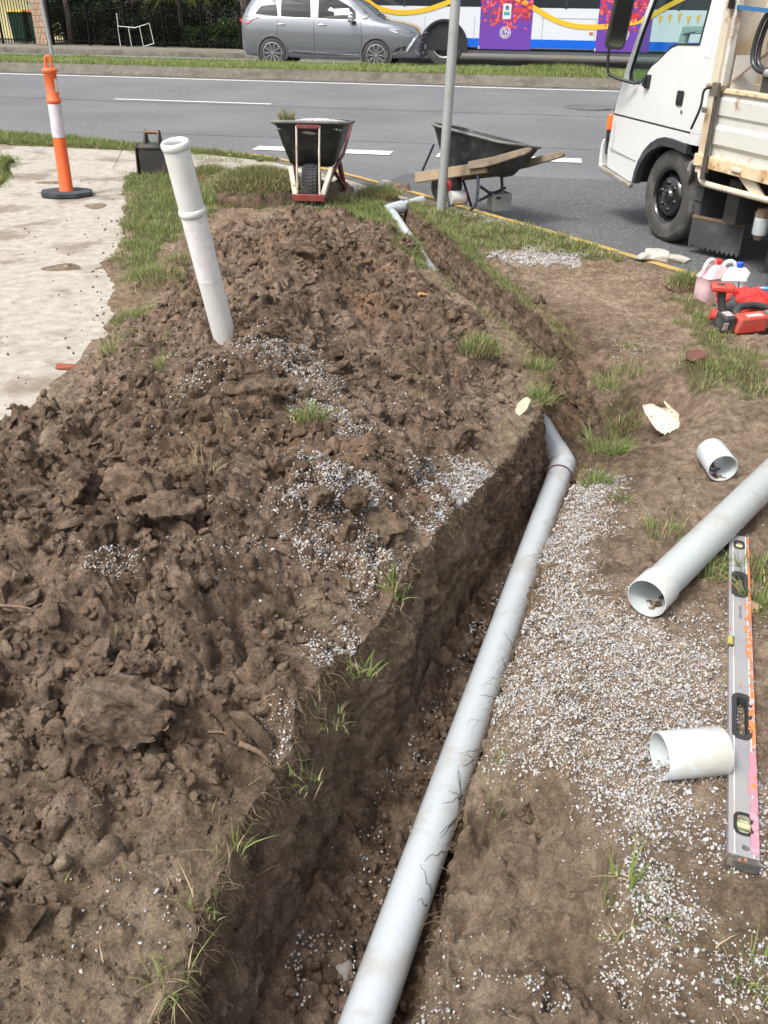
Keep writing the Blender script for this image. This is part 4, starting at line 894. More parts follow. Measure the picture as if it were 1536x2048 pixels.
# ------------------------------------------------------------------ truck (x forward, y left, z up; origin under the near front wheel)
q=G(1335,490,-.13); TM=Matrix.Translation((q.x,q.y,-.13))@Matrix.Rotation(math.radians(90+19),4,'Z')
tk=thing('tipper_truck','white cab tipper truck with rusty cream tray parked at the kerb on the right','truck',mat=TM)
M_cab=mat('cab_white',(.60,.61,.605),.28,var=.015,vscale=2,coat=.5,dirt=(.6,.6,.58),damt=.3,dscale=1.5)
M_gr=mat('light_grey_panel',(.42,.43,.43),.45)
M_trim2=mat('black_trim',(.018,.02,.022),.55,var=.2)
M_arch=mat('arch_plastic',(.035,.04,.045),.65,var=.2,dirt=(.10,.095,.085),damt=.4,dscale=4)
M_glass=glass('cab_glass',(.86,.94,.93)); M_mir=mat('mirror_glass',(.45,.5,.5),.05,metal=1)
M_tray2=mat('tray_cream',(.56,.50,.39),.55,var=.06,dirt=(.45,.27,.12),damt=.6,dscale=2.2,rust=(.20,.085,.035),bump=.1)
M_traye=mat('tray_edge_rusty',(.62,.50,.33),.65,var=.1,dirt=(.40,.22,.09),damt=.8,dscale=7,rust=(.16,.07,.035))
M_trayw=mat('tray_white',(.55,.55,.51),.5,var=.03,dirt=(.45,.40,.33),damt=.4,dscale=2.5,rust=(.3,.17,.09))
def bezl(P,n=6): return [tuple(v) for v in bez([Vector((*p,0)) for p in P],n)]
WC=.14
front=[(1.10,.56),(1.10,.62),(1.065,.80),(1.05,.90),(.98,1.20),(.86,1.55),(.76,1.86),(.68,2.08),(.60,2.16)]
arch=[(.60,.40),(.585,.48),(.555,.56),(.50,.65),(.42,.72),(.33,.765),(.24,.785),(.12,.785),(.0,.775),(-.06,.775)]
door_z=.865
# lower side skirt panel (bumper to arch)
lower=[(1.07,.56),(1.06,.86)]+[(-.06,.845)]+[(-.06,.775)]+arch[::-1][1:]+[(.62,.38),(1.04,.44)]
doorP=[(1.045,.872),(1.03,.95),(.955,1.24),(.86,1.56),(.77,1.85),(.70,2.03),(.62,2.07),(-.035,2.07),(-.05,1.9),(-.06,.857)]
winP=[(.035,1.435),(.30,1.425),(.37,1.405),(.44,1.36),(.52,1.30),(.585,1.265),(.63,1.215),(.665,1.155),(.70,1.125),(.82,1.125),(.87,1.145),(.885,1.20),(.83,1.45),(.745,1.74),(.68,1.93),(.63,1.97),(.07,1.97),(.03,1.93)]
YS=0.02
def tumble(x,z): return -.10*max(0,z-1.1)**1.35-.05*max(0,x-.75)**1.2
for side,yn in ((1,YS),(-1,-1.74)):
    yf=(lambda x,z,s=side: s*tumble(x,z))
    par=tk
    b=MB(); b.prism(lower,yn-.02*side,yn+.0,yf=yf); b.build('side_panel',M_cab,tk,smooth=30,bevel=.006,seg=3)
    b=MB(); b.prism(doorP,yn-.035*side,yn+.0,yf=yf,holes=[winP]); dr_=b.build('door',M_cab,tk,smooth=30,bevel=.006,seg=3)
    # rubber and glass
    inn=[(x+(.012 if x<.4 else -.014)*(1 if True else 1),z+(.012 if z<1.5 else -.012)) for x,z in winP]
    b=MB(); b.prism([(x,z) for x,z in winP],yn-.02*side,yn+.003*side,yf=yf,holes=[inn]); b.build('window_seal',M_trim2,dr_,smooth=0)
    b=MB(); b.prism(inn,yn-.014*side,yn-.010*side,yf=yf); b.build('window',M_glass,dr_,smooth=0)
    if side>0:
        b=MB(); b.prism(rr(.135,1.075,.038,.052,.014),yn-.004,yn+.006); hd=b.build('handle',M_trim2,dr_,bevel=.002); b=MB(); b.box((.135,yn+.010,1.075),(.064,.006,.05)); b.build('grip',M_blk,hd,bevel=.004)
        b=MB(); b.lathe([(.0,.0),(.012,.0),(.013,.004),(.0,.006)],16,Matrix.Translation((.085,yn,.985))@Matrix.Rotation(-math.pi/2,4,'X')); b.build('lock',M_chrome,dr_)
# front, roof, rear shell
def cross(b,P,y0,y1,th=.02):
    for (x0,z0),(x1,z1) in zip(P[:-1],P[1:]):
        a0=tumble(x0,z0);a1=tumble(x1,z1)
        b.add([(x0,y1+a0,z0),(x1,y1+a1,z1),(x1,y0-a1,z1),(x0,y0-a0,z0)],[(0,1,2,3)])
b=MB(); 
ncurve=9
def nose(z0,z1,x0,x1):
    vs=[];fs=[]
    for i in range(ncurve+1):
        t=i/ncurve; y=YS+(-1.74-YS)*t; bow=.07*(1-(2*t-1)**4)
        a0=tumble(x0,z0);a1=tumble(x1,z1); k=(1-2*t)
        vs+=[(x0+bow,y+a0*k,z0),(x1+bow,y+a1*k,z1)]
    for i in range(ncurve): fs.append((2*i,2*i+1,2*i+3,2*i+2))
    return vs,fs
for (x0,z0),(x1,z1) in zip([(1.07,.56),(1.06,.86),(1.03,.95),(.985,1.12)][:-1],[(1.07,.56),(1.06,.86),(1.03,.95),(.985,1.12)][1:]): b.add(*nose(z0,z1,x0,x1))
b.build('front_panel',M_cab,tk,smooth=40)
b=MB(); b.add(*nose(1.12,1.98,.985,.70)); b.build('windscreen',M_glass,tk,smooth=60)
b=MB(); b.add(*nose(1.95,2.08,.715,.64)); b.box((.15,-.86,2.10),(1.05,1.42,.08),tap=.96); b.box((.15,-.86,2.055),(1.1,1.5,.03)); b.build('roof',M_cab,tk,smooth=40)
# rear pillar: rounded corner of the cab
vs=[];fs=[]; zs=[.855,.88,1.2,1.6,1.85,2.06]
cp=[(-.065,.0),(-.12,.0),(-.16,-.006),(-.20,-.022),(-.235,-.05),(-.255,-.09),(-.26,-.14),(-.26,-1.58),(-.235,-1.67),(-.16,-1.714),(-.065,-1.72)]
for z in zs:
    t=tumble(0,z)
    for x,y in cp: vs.append((x,(y+YS)+(t if y>-.8 else -t),z))
k=len(cp)
for i in range(len(zs)-1):
    for j in range(k-1): fs.append((i*k+j,i*k+j+1,(i+1)*k+j+1,(i+1)*k+j))
b=MB(); b.add(vs,fs); b.build('rear_corner',M_cab,tk,smooth=60)
vs2=[(x,(y+YS),z) for z in (.775,.853) for x,y in cp]; b=MB(); b.add(vs2,[(j,j+1,k+j+1,k+j) for j in range(k-1)]); b.build('rear_skirt',M_cab,tk,smooth=60)
b=MB(); b.box((-.285,-.05,1.15),(.05,.10,.62)); b.box((-.275,-.06,1.75),(.04,.09,.5)); b.build('air_duct',M_gr,tk,bevel=.006)
b=MB(); b.prism([(-.11,1.60),(-.045,1.62),(-.05,1.38),(-.115,1.36)],YS+.001,YS+.0022,yf=lambda x,z:tumble(0,z)); b.build('worn_sticker',mat('worn_sticker',(.78,.78,.78),.35,dirt=(.6,.6,.6),damt=.7,dscale=20),tk,smooth=0)
# interior
M_int=mat('cab_interior',(.16,.19,.19),.8)
b=MB(); b.box((.35,-.86,.90),(1.2,1.66,.04)); b.box((.86,-.86,1.06),(.20,1.50,.16)); b.build('dashboard',M_int,tk,bevel=.02)
b=MB(); b.box((.0,-.5,1.05),(.45,.5,.16)); b.box((-.2,-.5,1.3),(.1,.45,.3)); b.build('seat',M_int,tk,bevel=.03)
SW=Matrix.Translation((.50,-1.22,1.36))@Matrix.Rotation(math.radians(-52),4,'Y')
b=MB(); b.tube([tuple(SW@Vector((.2*math.cos(a),.2*math.sin(a),0))) for a in [2*math.pi*k/24 for k in range(24)]],.014,8,closed=True)
for a in (0.2,math.pi-.2,-math.pi/2): b.beam(tuple(SW@Vector((0,0,-.03))),tuple(SW@Vector((.2*math.cos(a),.2*math.sin(a),0))),.03,.012)
b.build('steering_wheel',M_trim2,tk)
b=MB(); b.prism([(-.03,1.40),(-.02,1.48),(.03,1.545),(.10,1.56),(.36,1.55),(.38,1.49),(.40,1.40)],-.10,-.06,holes=[[(.05,1.43),(.06,1.48),(.11,1.505),(.30,1.50),(.31,1.46),(.31,1.43)]]); b.build('door_grab',mat('grey_teal_trim',(.3,.37,.36),.6),tk,bevel=.006)
# bumper, indicator
b=MB(); pr=[(1.13,.42),(1.155,.50),(1.15,.62),(1.12,.66),(1.10,.66),(1.115,.60),(1.115,.50),(1.10,.44)]
b.prism(pr,-1.76,.035); b.prism([(1.10,.415),(1.14,.42),(1.14,.47),(1.10,.455)],-1.76,.04); b.build('bumper',M_cab,tk,smooth=30,bevel=.008)
b=MB(); b.beam((1.12,.03,.425),(.60,.03,.355),.045,.035,up=(0,0,1)); b.build('step_bar',mat('dull_metal',(.35,.33,.29),.5,metal=.4,dirt=(.25,.2,.13),damt=.6,dscale=10),tk,bevel=.008)
b=MB(); b.box((1.085,-.03,.585),(.03,.08,.09)); b.build('bumper_gap',M_trim2,tk)
b=MB(); b.box((1.075,.012,.80),(.05,.05,.13)); b.build('indicator',mat('orange_lens',(.8,.17,.03),.2,coat=.5),tk,bevel=.01)
b=MB(); b.box((1.082,.0,.69),(.04,.05,.09)); b.build('lamp_base',M_trim2,tk,bevel=.008)
# arch liner
b=MB(); n=len(arch); 
off=[(x+.035*math.cos(a),z+.0) for (x,z),a in zip(arch,[0]*n)]
inner=[(.56,.38),(.545,.47),(.51,.54),(.46,.61),(.39,.665),(.30,.705),(.20,.72),(.10,.722),(-.06,.700)]
outer=[(.60,.385)]+arch[1:]
b.prism(outer+inner[::-1],-.03,YS+.012); b.build('arch_flare',M_arch,tk,smooth=30,bevel=.008,seg=3)
b=MB()
vs=[];fs=[]
for i,(x,z) in enumerate(inner+[(-.20,.68)]): vs+=[(x+.01,.0,z+.008),(x+.01,-1.7,z+.008)]
for i in range(len(inner)): fs.append((2*i,2*i+1,2*i+3,2*i+2))
b.add(vs,fs); b.box((.45,-.34,.5),(.04,.5,.3)); b.box((.14,-.42,.62),(.9,.03,.5)); b.build('arch_liner',M_trim2,tk,smooth=40)
# wheels
M_rimb=mat('glossy_black_rim',(.012,.012,.014),.16,coat=.8); M_nut=mat('dark_nut',(.05,.05,.05),.35,metal=.7)
M_tt=mat('truck_tyre',(.055,.053,.050),.85,var=.2,vscale=6,dirt=(.12,.112,.10),damt=.6,dscale=7,bump=.25)
def truckwheel(x,y,rz=0):
    w=thing('wheel',None,None); w.parent=tk; w.location=(x,y,.355); w.rotation_euler=(0,0,rz)
    b=MB(); b.lathe([(.205,-.19),(.33,-.19),(.352,-.17),(.355,-.12),(.345,-.115),(.345,-.105),(.355,-.10),(.355,-.045),(.347,-.02),(.338,-.012),(.325,-.004),(.318,.001),(.310,.0),(.27,.006),(.225,.004),(.213,-.004),(.206,-.012),(.2,-.03)],64,axis='Y',caps=False); b.build('tyre',M_tt,w,smooth=35)
    b=MB(); b.lathe([(.0,.012),(.05,.012),(.058,.005),(.062,-.008),(.075,-.015),(.135,-.018),(.15,-.03),(.165,-.075),(.175,-.10),(.185,-.085),(.19,-.03),(.197,-.012),(.207,-.006),(.209,-.012)],56,axis='Y',caps=False); rm=b.build('rim',M_rimb,w,smooth=50)
    b=MB()
    for k in range(6):
        a=2*math.pi*k/6+.3; b.lathe([(.0,.012),(.011,.012),(.014,.0),(.02,-.008),(.02,-.02)],12,Matrix.Translation((.102*math.cos(a),-.006,.102*math.sin(a))),axis='Y')
    b.build('nut',M_nut,rm)
    b=MB()
    for k in range(5):
        a=2*math.pi*k/5+1.2; b.lathe([(.0,.0),(.02,.0),(.02,-.002)],18,Matrix.Translation((.163*math.cos(a),-.052,.163*math.sin(a)))@Matrix.Rotation(-1.1 if False else 0,4,'X'),axis='Y')
    b.build('hand_hole',mat('hole_dark',(.004,.004,.004),.9),rm)
    return w
truckwheel(WC,-.012,math.radians(-3)); truckwheel(WC,-1.5); truckwheel(-2.45,.0); truckwheel(-2.45,-1.5)
# mud guard and flap behind the wheel
b=MB(); b.prism([(-.115,.70),(-.30,.70),(-.30,.26),(-.235,.26),(-.21,.40),(-.17,.55)],-.25,-.02); 
for z in (.60,.50,.40): b.box((-.255,-.015,z),(.09,.012,.012))
b.build('mud_guard',M_arch,tk,bevel=.004)
def flap():
    # a rubber sheet hanging across the truck behind the wheel, saw toothed bottom edge, slightly angled
    b=MB(); top_z=.275; n=11; P=[(0,top_z),(.44,top_z)]
    for k in range(n):
        w0=.44-.44*k/n; w1=.44-.44*(k+.5)/n; P+= [(w0,.075+.003*math.sin(k*2)),(w1,.045+.006*math.sin(k*3))]
    P.append((0,.08))
    b.prism(P,-.004,.004,Matrix.Translation((-.255,.0,0))@Matrix.Rotation(math.radians(-158),4,'Z')); 
    o=b.build('mud_flap',mat('flap_rubber',(.045,.047,.05),.6,var=.15,vscale=5,dirt=(.11,.11,.105),damt=.5,dscale=4,bump=.15),tk,smooth=0)
    b=MB(); b.box((.22,.0,top_z+.008),(.44,.016,.02),Matrix.Translation((-.255,.0,0))@Matrix.Rotation(math.radians(-158),4,'Z')); b.build('flap_bar',mat('rusty_bar',(.16,.11,.07),.7,var=.3),o)
flap()
b=MB(); b.box((.98,YS+.004,.70),(.002,.003,.25)); b.beam((1.02,YS+.002,.60),(.60,YS+.002,.555),.006,.004,up=(0,1,0)); b.build('panel_crease',mat('seam_grey',(.3,.3,.3),.6),tk)
# mirror
b=MB(); b.prism(rr(0,0,.075,.23,.045,6),-.03,.035,Matrix.Translation((.83,.20,1.60))@Matrix.Rotation(math.radians(72),4,'Z')@Matrix.Rotation(math.radians(-6),4,'Y')); mr_=b.build('mirror',M_trim2,tk,smooth=40,bevel=.02,seg=4)
b=MB(); b.prism(rr(0,0,.062,.21,.035,6),.0355,.0365,Matrix.Translation((.83,.20,1.60))@Matrix.Rotation(math.radians(72),4,'Z')@Matrix.Rotation(math.radians(-6),4,'Y')); b.build('mirror_glass',M_mir,mr_,smooth=0)
b=MB(); b.tube(bez([(.86,.2,1.9),(.93,.2,1.62),(.93,.2,1.25),(.88,.16,1.17),(.72,.05,1.13)],8),.012,8); b.build('mirror_arm',M_trim2,tk)
b=MB(); b.tube(bez([(.86,.2,1.9),(.82,.12,2.0),(.72,.0,2.02)],6),.012,8); b.build('mirror_arm',M_trim2,tk)
b=MB(); b.box((.585,.028,1.155),(.055,.03,.10)); b.box((.595,.05,1.155),(.03,.03,.07)); b.build('mirror_bracket',M_trim2,tk,bevel=.006)
# tray
TY=.06; tx=-.31; tL=-3.9
b=MB(); b.box((tx,TY-.02,1.42),(.075,.075,1.62)); b.build('corner_post',M_tray2,tk,bevel=.006)
b=MB(); b.box((tx-.055,TY-.03,1.45),(.035,.05,1.5)); b.build('post_flange',M_trayw,tk,bevel=.004)
b=MB(); b.box((tx-.0,-.86,1.60),(.03,1.78,1.1)); 
b.build('headboard',M_tray2,tk,bevel=.003)
b=MB()
for yy in (-.25,-.75,-1.25): b.box((tx-.03,yy,1.6),(.03,.06,1.1))
b.box((tx-.03,-.86,2.1),(.05,1.8,.07)); b.box((tx-.03,-.86,1.18),(.05,1.7,.05)); b.build('headboard_rib',M_tray2,tk,bevel=.004)
# side board with pressed swages
prof=[(.0,.74),(.0,.80),(.022,.83),(.022,.93),(.0,.955),(.0,1.0),(.014,1.02),(.014,1.12),(.0,1.14),(.0,1.16)]
b=MB(); vs=[(x,TY+.0+y,z) for x in (tx-.10,tL) for y,z in prof]; kk=len(prof); b.add(vs,[(j,j+1,kk+j+1,kk+j) for j in range(kk-1)]); b.add([(x,TY-.03,z) for x in (tx-.10,tL) for z in (.74,1.16)],[(0,1,3,2)]); b.build('side_board',M_trayw,tk,smooth=20)
b=MB(); b.box(((tx+tL)/2-.03,TY-.008,1.175),(tL*-1+tx-.04,.055,.035)); b.build('side_top_rail',M_traye,tk,bevel=.008)
b=MB(); b.box(((tx+tL)/2,TY-.0,.70),(-tL+tx+.1,.07,.085)); b.build('side_lower_rail',M_traye,tk,bevel=.006)
b=MB(); b.box(((tx+tL)/2,-.86,.72),(-tL+tx,1.74,.05)); b.build('tray_floor',M_tray2,tk)
b=MB(); b.box(((tx+tL)/2,-1.78,.95),(-tL+tx,.04,.45)); b.build('far_side_board',M_trayw,tk)
b=MB(); b.box((tL,-.86,.95),(.04,1.76,.45)); b.build('tailgate',M_trayw,tk)
b=MB(); b.tube(bez([(tx-.0,TY-.01,.67),(tx-.02,TY+.0,.60),(tx-.07,TY+.01,.56),(tx-.16,TY+.01,.55),(tx-.5,TY+.01,.555),(tx-.95,TY+.01,.565)],6),.022,12); b.build('side_guard',M_tray2,tk)
b=MB(); b.prism([(tx-.42,.66),(tx-.60,.66),(tx-.72,.575),(tx-.58,.575)],TY-.02,TY+.0); b.build('guard_bracket',M_tray2,tk)
b=MB(); b.box((tx-.45,TY+.035,.70),(.10,.03,.035)); b.build('hinge',M_tray2,tk,bevel=.01)
b=MB(); b.tube([(tx-.11,TY+.02,1.19),(tx+.04,TY+.03,1.195)],.018,12); b.build('latch_pin',mat('dull_brass',(.32,.25,.15),.5,metal=.4),tk)
M_strap=mat('dirty_strap',(.07,.06,.05),.85,var=.3)
b=MB(); b.beam((tx-.10,TY+.045,1.20),(tx-.115,TY+.055,.58),.05,.006,up=(0,1,0)); b.build('tie_strap',M_strap,tk)
b=MB(); b.tube(bez([(tx-.02,TY+.05,1.19),(tx+.05,TY+.05,1.16),(tx+.05,TY+.055,1.05),(tx+.12,TY+.05,.90)],6),.009,8); b.build('cord',M_trim2,tk)
b=MB(); b.beam((tx-.11,TY+.02,1.18),(tx-.38,TY-.22,1.52),.05,.012); b.build('tie_strap',mat('brown_strap',(.2,.15,.1),.9,var=.2),tk)
M_bk=mat('buckle_metal',(.2,.18,.15),.5,metal=.5)
b=MB(); b.box((tx-.08,TY+.05,1.18),(.06,.03,.09)); b.build('buckle',M_bk,tk,bevel=.004)
b=MB(); b.box((tx+.0,TY+.055,1.04),(.05,.015,.035)); b.build('buckle',M_bk,tk,bevel=.004)
b=MB(); b.box((tx-.17,TY-.10,1.29),(.004,.20,.22)); b.build('white_cloth',mat('white_rag',(.62,.6,.56),.8,var=.1),tk)
for dy in (0,-.045):
    b=MB(); b.tube(bez([(tx-.46,TY+dy,1.72),(tx-.36,TY+dy,1.60),(tx-.33,TY+dy,1.42),(tx-.40,TY+dy,1.33),(tx-.58,TY+dy,1.31)],8),.016,12); b.build('hydraulic_hose',mat('hose_rubber',(.03,.033,.04),.35),tk)
b=MB(); b.tube([(tx-.5,TY,1.315),(tx-.75,TY-.02,1.30)],.024,12); b.build('hose_fitting',M_steel,tk)
b=MB(); b.beam((tx-.07,TY-.02,1.685),(tx-.62,TY+.02,1.66),.03,.025); b.build('blue_strap',mat('blue_strap',(.04,.14,.32),.4),tk); b=MB(); b.box((tx-.045,TY+.025,1.71),(.03,.03,.07)); b.build('hook',M_nut,tk)
b=MB(); b.box((tx-.6,-.5,1.42),(.4,.5,.3)); b.box((tx-.7,-.2,1.25),(.5,.5,.2)); b.build('hoist_housing',mat('dark_greasy_steel',(.06,.055,.05),.6,metal=.3,rust=(.15,.08,.04)),tk,bevel=.02)
# under the tray
b=MB(); b.box((-1.8,-.45,.58),(3.0,.12,.16)); b.box((-1.8,-1.2,.58),(3.0,.12,.16)); b.box((-.5,-.86,.5),(.35,1.0,.3)); b.box((-.62,-.12,.45),(.14,.16,.3)); b.build('chassis',mat('grimy_chassis',(.04,.038,.035),.7,metal=.2,rust=(.12,.06,.03)),tk)
b=MB(); b.lathe([(.0,.30),(.05,.30),(.054,.31),(.054,.415),(.048,.42),(.0,.42)],28,Matrix.Translation((-.98,-.03,0))); f=b.build('fuel_filter',mat('filter_grey',(.46,.50,.52),.4,var=.05,dirt=(.3,.3,.3),damt=.5,dscale=14),tk,smooth=40); 
b=MB(); b.lathe([(.0,.42),(.055,.42),(.058,.44),(.045,.475),(.0,.48)],10,Matrix.Translation((-.98,-.03,0))); b.lathe([(.0,.26),(.03,.265),(.045,.30)],14,Matrix.Translation((-.98,-.03,0))); b.build('filter_head',mat('cast_brown',(.16,.12,.08),.7,var=.3),f)
b=MB(); b.tube(bez([(tx+.02,TY-.0,.70),(tx+.10,TY+.0,.66),(tx+.12,TY+.0,.61)],5),.02,10); b.build('pipe_fitting',M_steel,tk)
b=MB(); b.tube(bez([(-.18,.0,.84),(-.22,.01,.72),(-.17,.0,.62),(-.16,.0,.52)],6),.007,6); b.tube([(-.16,.0,.62),(-.14,.005,.50)],.012,8); b.build('drain_hose',M_trim2,tk)
b=MB(); b.box((-1.22,-.02,.28),(.05,.16,.36)); b.box((-1.5,-.1,.30),(.5,.3,.3)); b.build('toolbox',M_trim2,tk,bevel=.004)
# ------------------------------------------------------------------ silver car
cz=float(rz_(np.array(25.3)))
q=UV(-7.08,25.1); CM=Matrix.Translation((q.x,q.y,cz))@Matrix.Rotation(math.atan2(-.165,.9863),4,'Z')
M_car=mat('silver_paint',(.26,.275,.305),.28,metal=.7,coat=1); M_cg=mat('dark_glass',(.03,.04,.045),.04,spec=.8,coat=1); M_cg2=mat('side_glass',(.012,.015,.017),.12,spec=.28)
car=thing('suv_car','silver grey four door car driving on the far side of the grass median','car',mat=CM)
# stations: x, plan half width, bottom z, belt z, roof z, roof half width
ST=[(-.86,.60,.62,1.00,1.02,.55),(-.83,.76,.42,1.06,1.10,.60),(-.72,.87,.30,1.10,1.32,.62),(-.55,.90,.28,1.12,1.56,.60),(-.3,.905,.27,1.12,1.66,.60),(.3,.905,.25,1.10,1.71,.61),(1.0,.905,.24,1.08,1.715,.61),(1.5,.905,.24,1.065,1.70,.61),(1.95,.905,.24,1.06,1.62,.62),(2.2,.905,.24,1.06,1.48,.64),(2.45,.905,.24,1.06,1.32,.66),(2.65,.905,.25,1.06,1.19,.68),(2.78,.90,.26,1.045,1.115,.68),(3.0,.89,.27,1.02,1.09,.66),(3.3,.86,.28,.96,1.04,.62),(3.52,.80,.28,.89,.98,.56),(3.66,.70,.28,.80,.90,.50),(3.74,.56,.30,.72,.80,.42),(3.76,.30,.34,.68,.74,.25)]
def secs(st):
    x,w,zb,zl,zr,wr=st; R_=[(w-.06,zb),(w-.02,zb+.05),(w-.005,zb+(zl-zb)*.3),(w+.005,zb+(zl-zb)*.62),(w-.005,zb+(zl-zb)*.86),(w-.03,zl)]
    t=zr-zl
    R_+=[(w-.03-(w-wr-.03)*.35,zl+t*.38),(wr+.03,zl+t*.86),(wr-.03,zl+t*.965),(wr*.6,zr),(0,zr+.012)]
    return [(x,y,z) for y,z in R_]
vs=[];fs=[];k=None
for st in ST:
    s=secs(st); row=[(x,-y,z) for x,y,z in s]+[(x,y,z) for x,y,z in s[::-1][1:]]; k=len(row); vs+=row
for i in range(len(ST)-1):
    for j in range(k-1): fs.append((i*k+j,i*k+j+1,(i+1)*k+j+1,(i+1)*k+j))
    fs.append((i*k+k-1,i*k,(i+1)*k,(i+1)*k+k-1))
fs.append(tuple(range(k))); fs.append(tuple((len(ST)-1)*k+j for j in range(k)))
b=MB(); b.add(vs,fs); b.build('body',M_car,car,smooth=60)
SX=[s[0] for s in ST]
def cary(x,z):                            # outer skin on the near (right) side
    w,zb,zl,zr,wr=[float(np.interp(x,SX,[s[i] for s in ST])) for i in (1,2,3,4,5)]
    sec=secs((x,w,zb,zl,zr,wr)); return -float(np.interp(z,[p[2] for p in sec],[p[1] for p in sec]))
def panel(b,P,off=.004,th=.006,n=3):      # polygon laid on the skin; edges refined
    Q=[]
    for i in range(len(P)):
        a=P[i];c=P[(i+1)%len(P)]
        for k in range(n): Q.append((a[0]+(c[0]-a[0])*k/n,a[1]+(c[1]-a[1])*k/n))
    b.prism(Q,-off,-off+th,yf=cary)
    return b
b=MB(); panel(b,[(-.36,1.155),(-.50,1.19),(-.28,1.50),(-.05,1.585),(2.0,1.55),(2.50,1.20),(2.42,1.12)],.003); b.build('window_surround',M_trim2,car,smooth=0)
for P in ([(-.33,1.175),(-.43,1.205),(-.24,1.46),(-.06,1.53),(.10,1.545),(.16,1.16)],[(.25,1.155),(.21,1.55),(.98,1.56),(1.00,1.14)],[(1.20,1.135),(1.17,1.555),(1.66,1.54),(2.02,1.37),(2.13,1.27),(2.15,1.12)]):
    b=MB(); panel(b,P,.007); b.build('window',M_cg2,car,smooth=0)
b=MB(); panel(b,[(-.50,1.165),(-.32,1.135),(2.45,1.085),(2.45,1.10),(-.31,1.155),(-.50,1.195)],.009); b.build('chrome_strip',M_chrome,car,smooth=0)
b=MB()
vs=[];fs=[]
for i,x in enumerate((1.93,2.1,2.3,2.5,2.62)):
    zr=float(np.interp(x,SX,[s[4] for s in ST]))+.006; wr=float(np.interp(x,SX,[s[5] for s in ST]))-.01
    vs+=[(x,-wr,zr-.04),(x,-wr*.6,zr+.004),(x,0,zr+.014),(x,wr*.6,zr+.004),(x,wr,zr-.04)]
for i in range(4):
    for j in range(4): fs.append((i*5+j,i*5+j+1,(i+1)*5+j+1,(i+1)*5+j))
b.add(vs,fs); b.build('windscreen',mat('windscreen_glass',(.10,.13,.13),.08,spec=.5),car,smooth=60)
# door gaps and creases
b=MB()
for P in ([(.12,.45),(.17,1.15)],[(1.10,.34),(1.09,1.12)],[(2.30,.42),(2.30,.85),(2.27,1.09)],[(.12,.45),(.3,.36),(1.1,.34),(2.30,.40)]):
    for a,c in zip(P[:-1],P[1:]):
        n=8
        for i in range(n):
            p=[a[0]+(c[0]-a[0])*i/n,a[1]+(c[1]-a[1])*i/n]; r_=[a[0]+(c[0]-a[0])*(i+1)/n,a[1]+(c[1]-a[1])*(i+1)/n]
            b.beam((p[0],cary(*p)-.001,p[1]),(r_[0],cary(*r_)-.001,r_[1]),.01,.004,up=(0,1,0))
b.build('door_gap',M_trim2,car,smooth=0)
b=MB(); panel(b,[(.40,.355),(.55,.395),(2.2,.335),(2.28,.30),(2.1,.30)],.012,.012); b.build('side_moulding',M_chrome,car,smooth=0)
b=MB(); panel(b,[(-.83,.42),(-.72,.30),(-.5,.27),(.5,.24),(2.1,.235),(3.2,.27),(3.62,.27),(3.62,.33),(3.2,.33),(2.6,.31),(.5,.31),(-.6,.37)],.006,.008,6); b.build('lower_cladding',M_arch,car,smooth=0)
for x in (.26,1.32):
    b=MB(); y=cary(x,.985); b.tube(bez([(x-.10,y-.005,.985),(x,y-.035,.99),(x+.10,y-.005,.985)],5),.014,8); b.build('door_handle',M_chrome,car)
def carwheel(x,side=-1):
    w=thing('wheel',None,None); w.parent=car; w.location=(x,side*.875,.345); w.rotation_euler=(0,0,0 if side<0 else math.pi)
    b=MB(); b.lathe([(.24,.18),(.33,.18),(.345,.15),(.345,-.0),(.335,-.03),(.31,-.042),(.27,-.045),(.243,-.04),(.235,-.02)],48,axis='Y',caps=False); b.build('tyre',M_tyre,w,smooth=40)
    b=MB(); b.lathe([(.0,.05),(.222,.05),(.235,-.03),(.243,-.04),(.247,-.03)],40,axis='Y',caps=False); rm=b.build('rim',mat('rim_dark',(.03,.03,.033),.4) if False else M_trim2,w,smooth=40)
    b=MB()
    for k in range(10):
        a=2*math.pi*k/10
        for d_,wd in ((-.10,.02),(.10,.02)):
            b.beam((.05*math.cos(a),-.033,.05*math.sin(a)),(.23*math.cos(a+d_),-.036,.23*math.sin(a+d_)),wd-.006,.014,up=(0,1,0))
    b.lathe([(.0,-.045),(.035,-.045),(.045,-.03)],16,axis='Y'); b.lathe([(.225,-.03),(.232,-.044),(.243,-.042)],40,axis='Y',caps=False); b.build('spokes',mat('alloy',(.6,.6,.62),.25,metal=.8),rm)
for x in (0,2.67):
    b=MB(); P=[(x+.40*math.cos(a),.345+.40*math.sin(a)) for a in [math.radians(-20+220*k/24) for k in range(25)]]; P2=[(x+.365*math.cos(a),.345+.365*math.sin(a)) for a in [math.radians(-20+220*k/24) for k in range(25)]]
    b.prism([(x+.39*math.cos(2*math.pi*k/30),.36+.385*math.sin(2*math.pi*k/30)) for k in range(30)],-.87,-.9085); b.build('wheel_arch',M_trim2,car,smooth=0)
    b=MB(); b.prism(P+P2[::-1],-.90,-.925); b.build('arch_trim',mat('dark_silver',(.15,.155,.165),.4,metal=.5),car,smooth=0,bevel=.004)
    carwheel(x); carwheel(x,1)
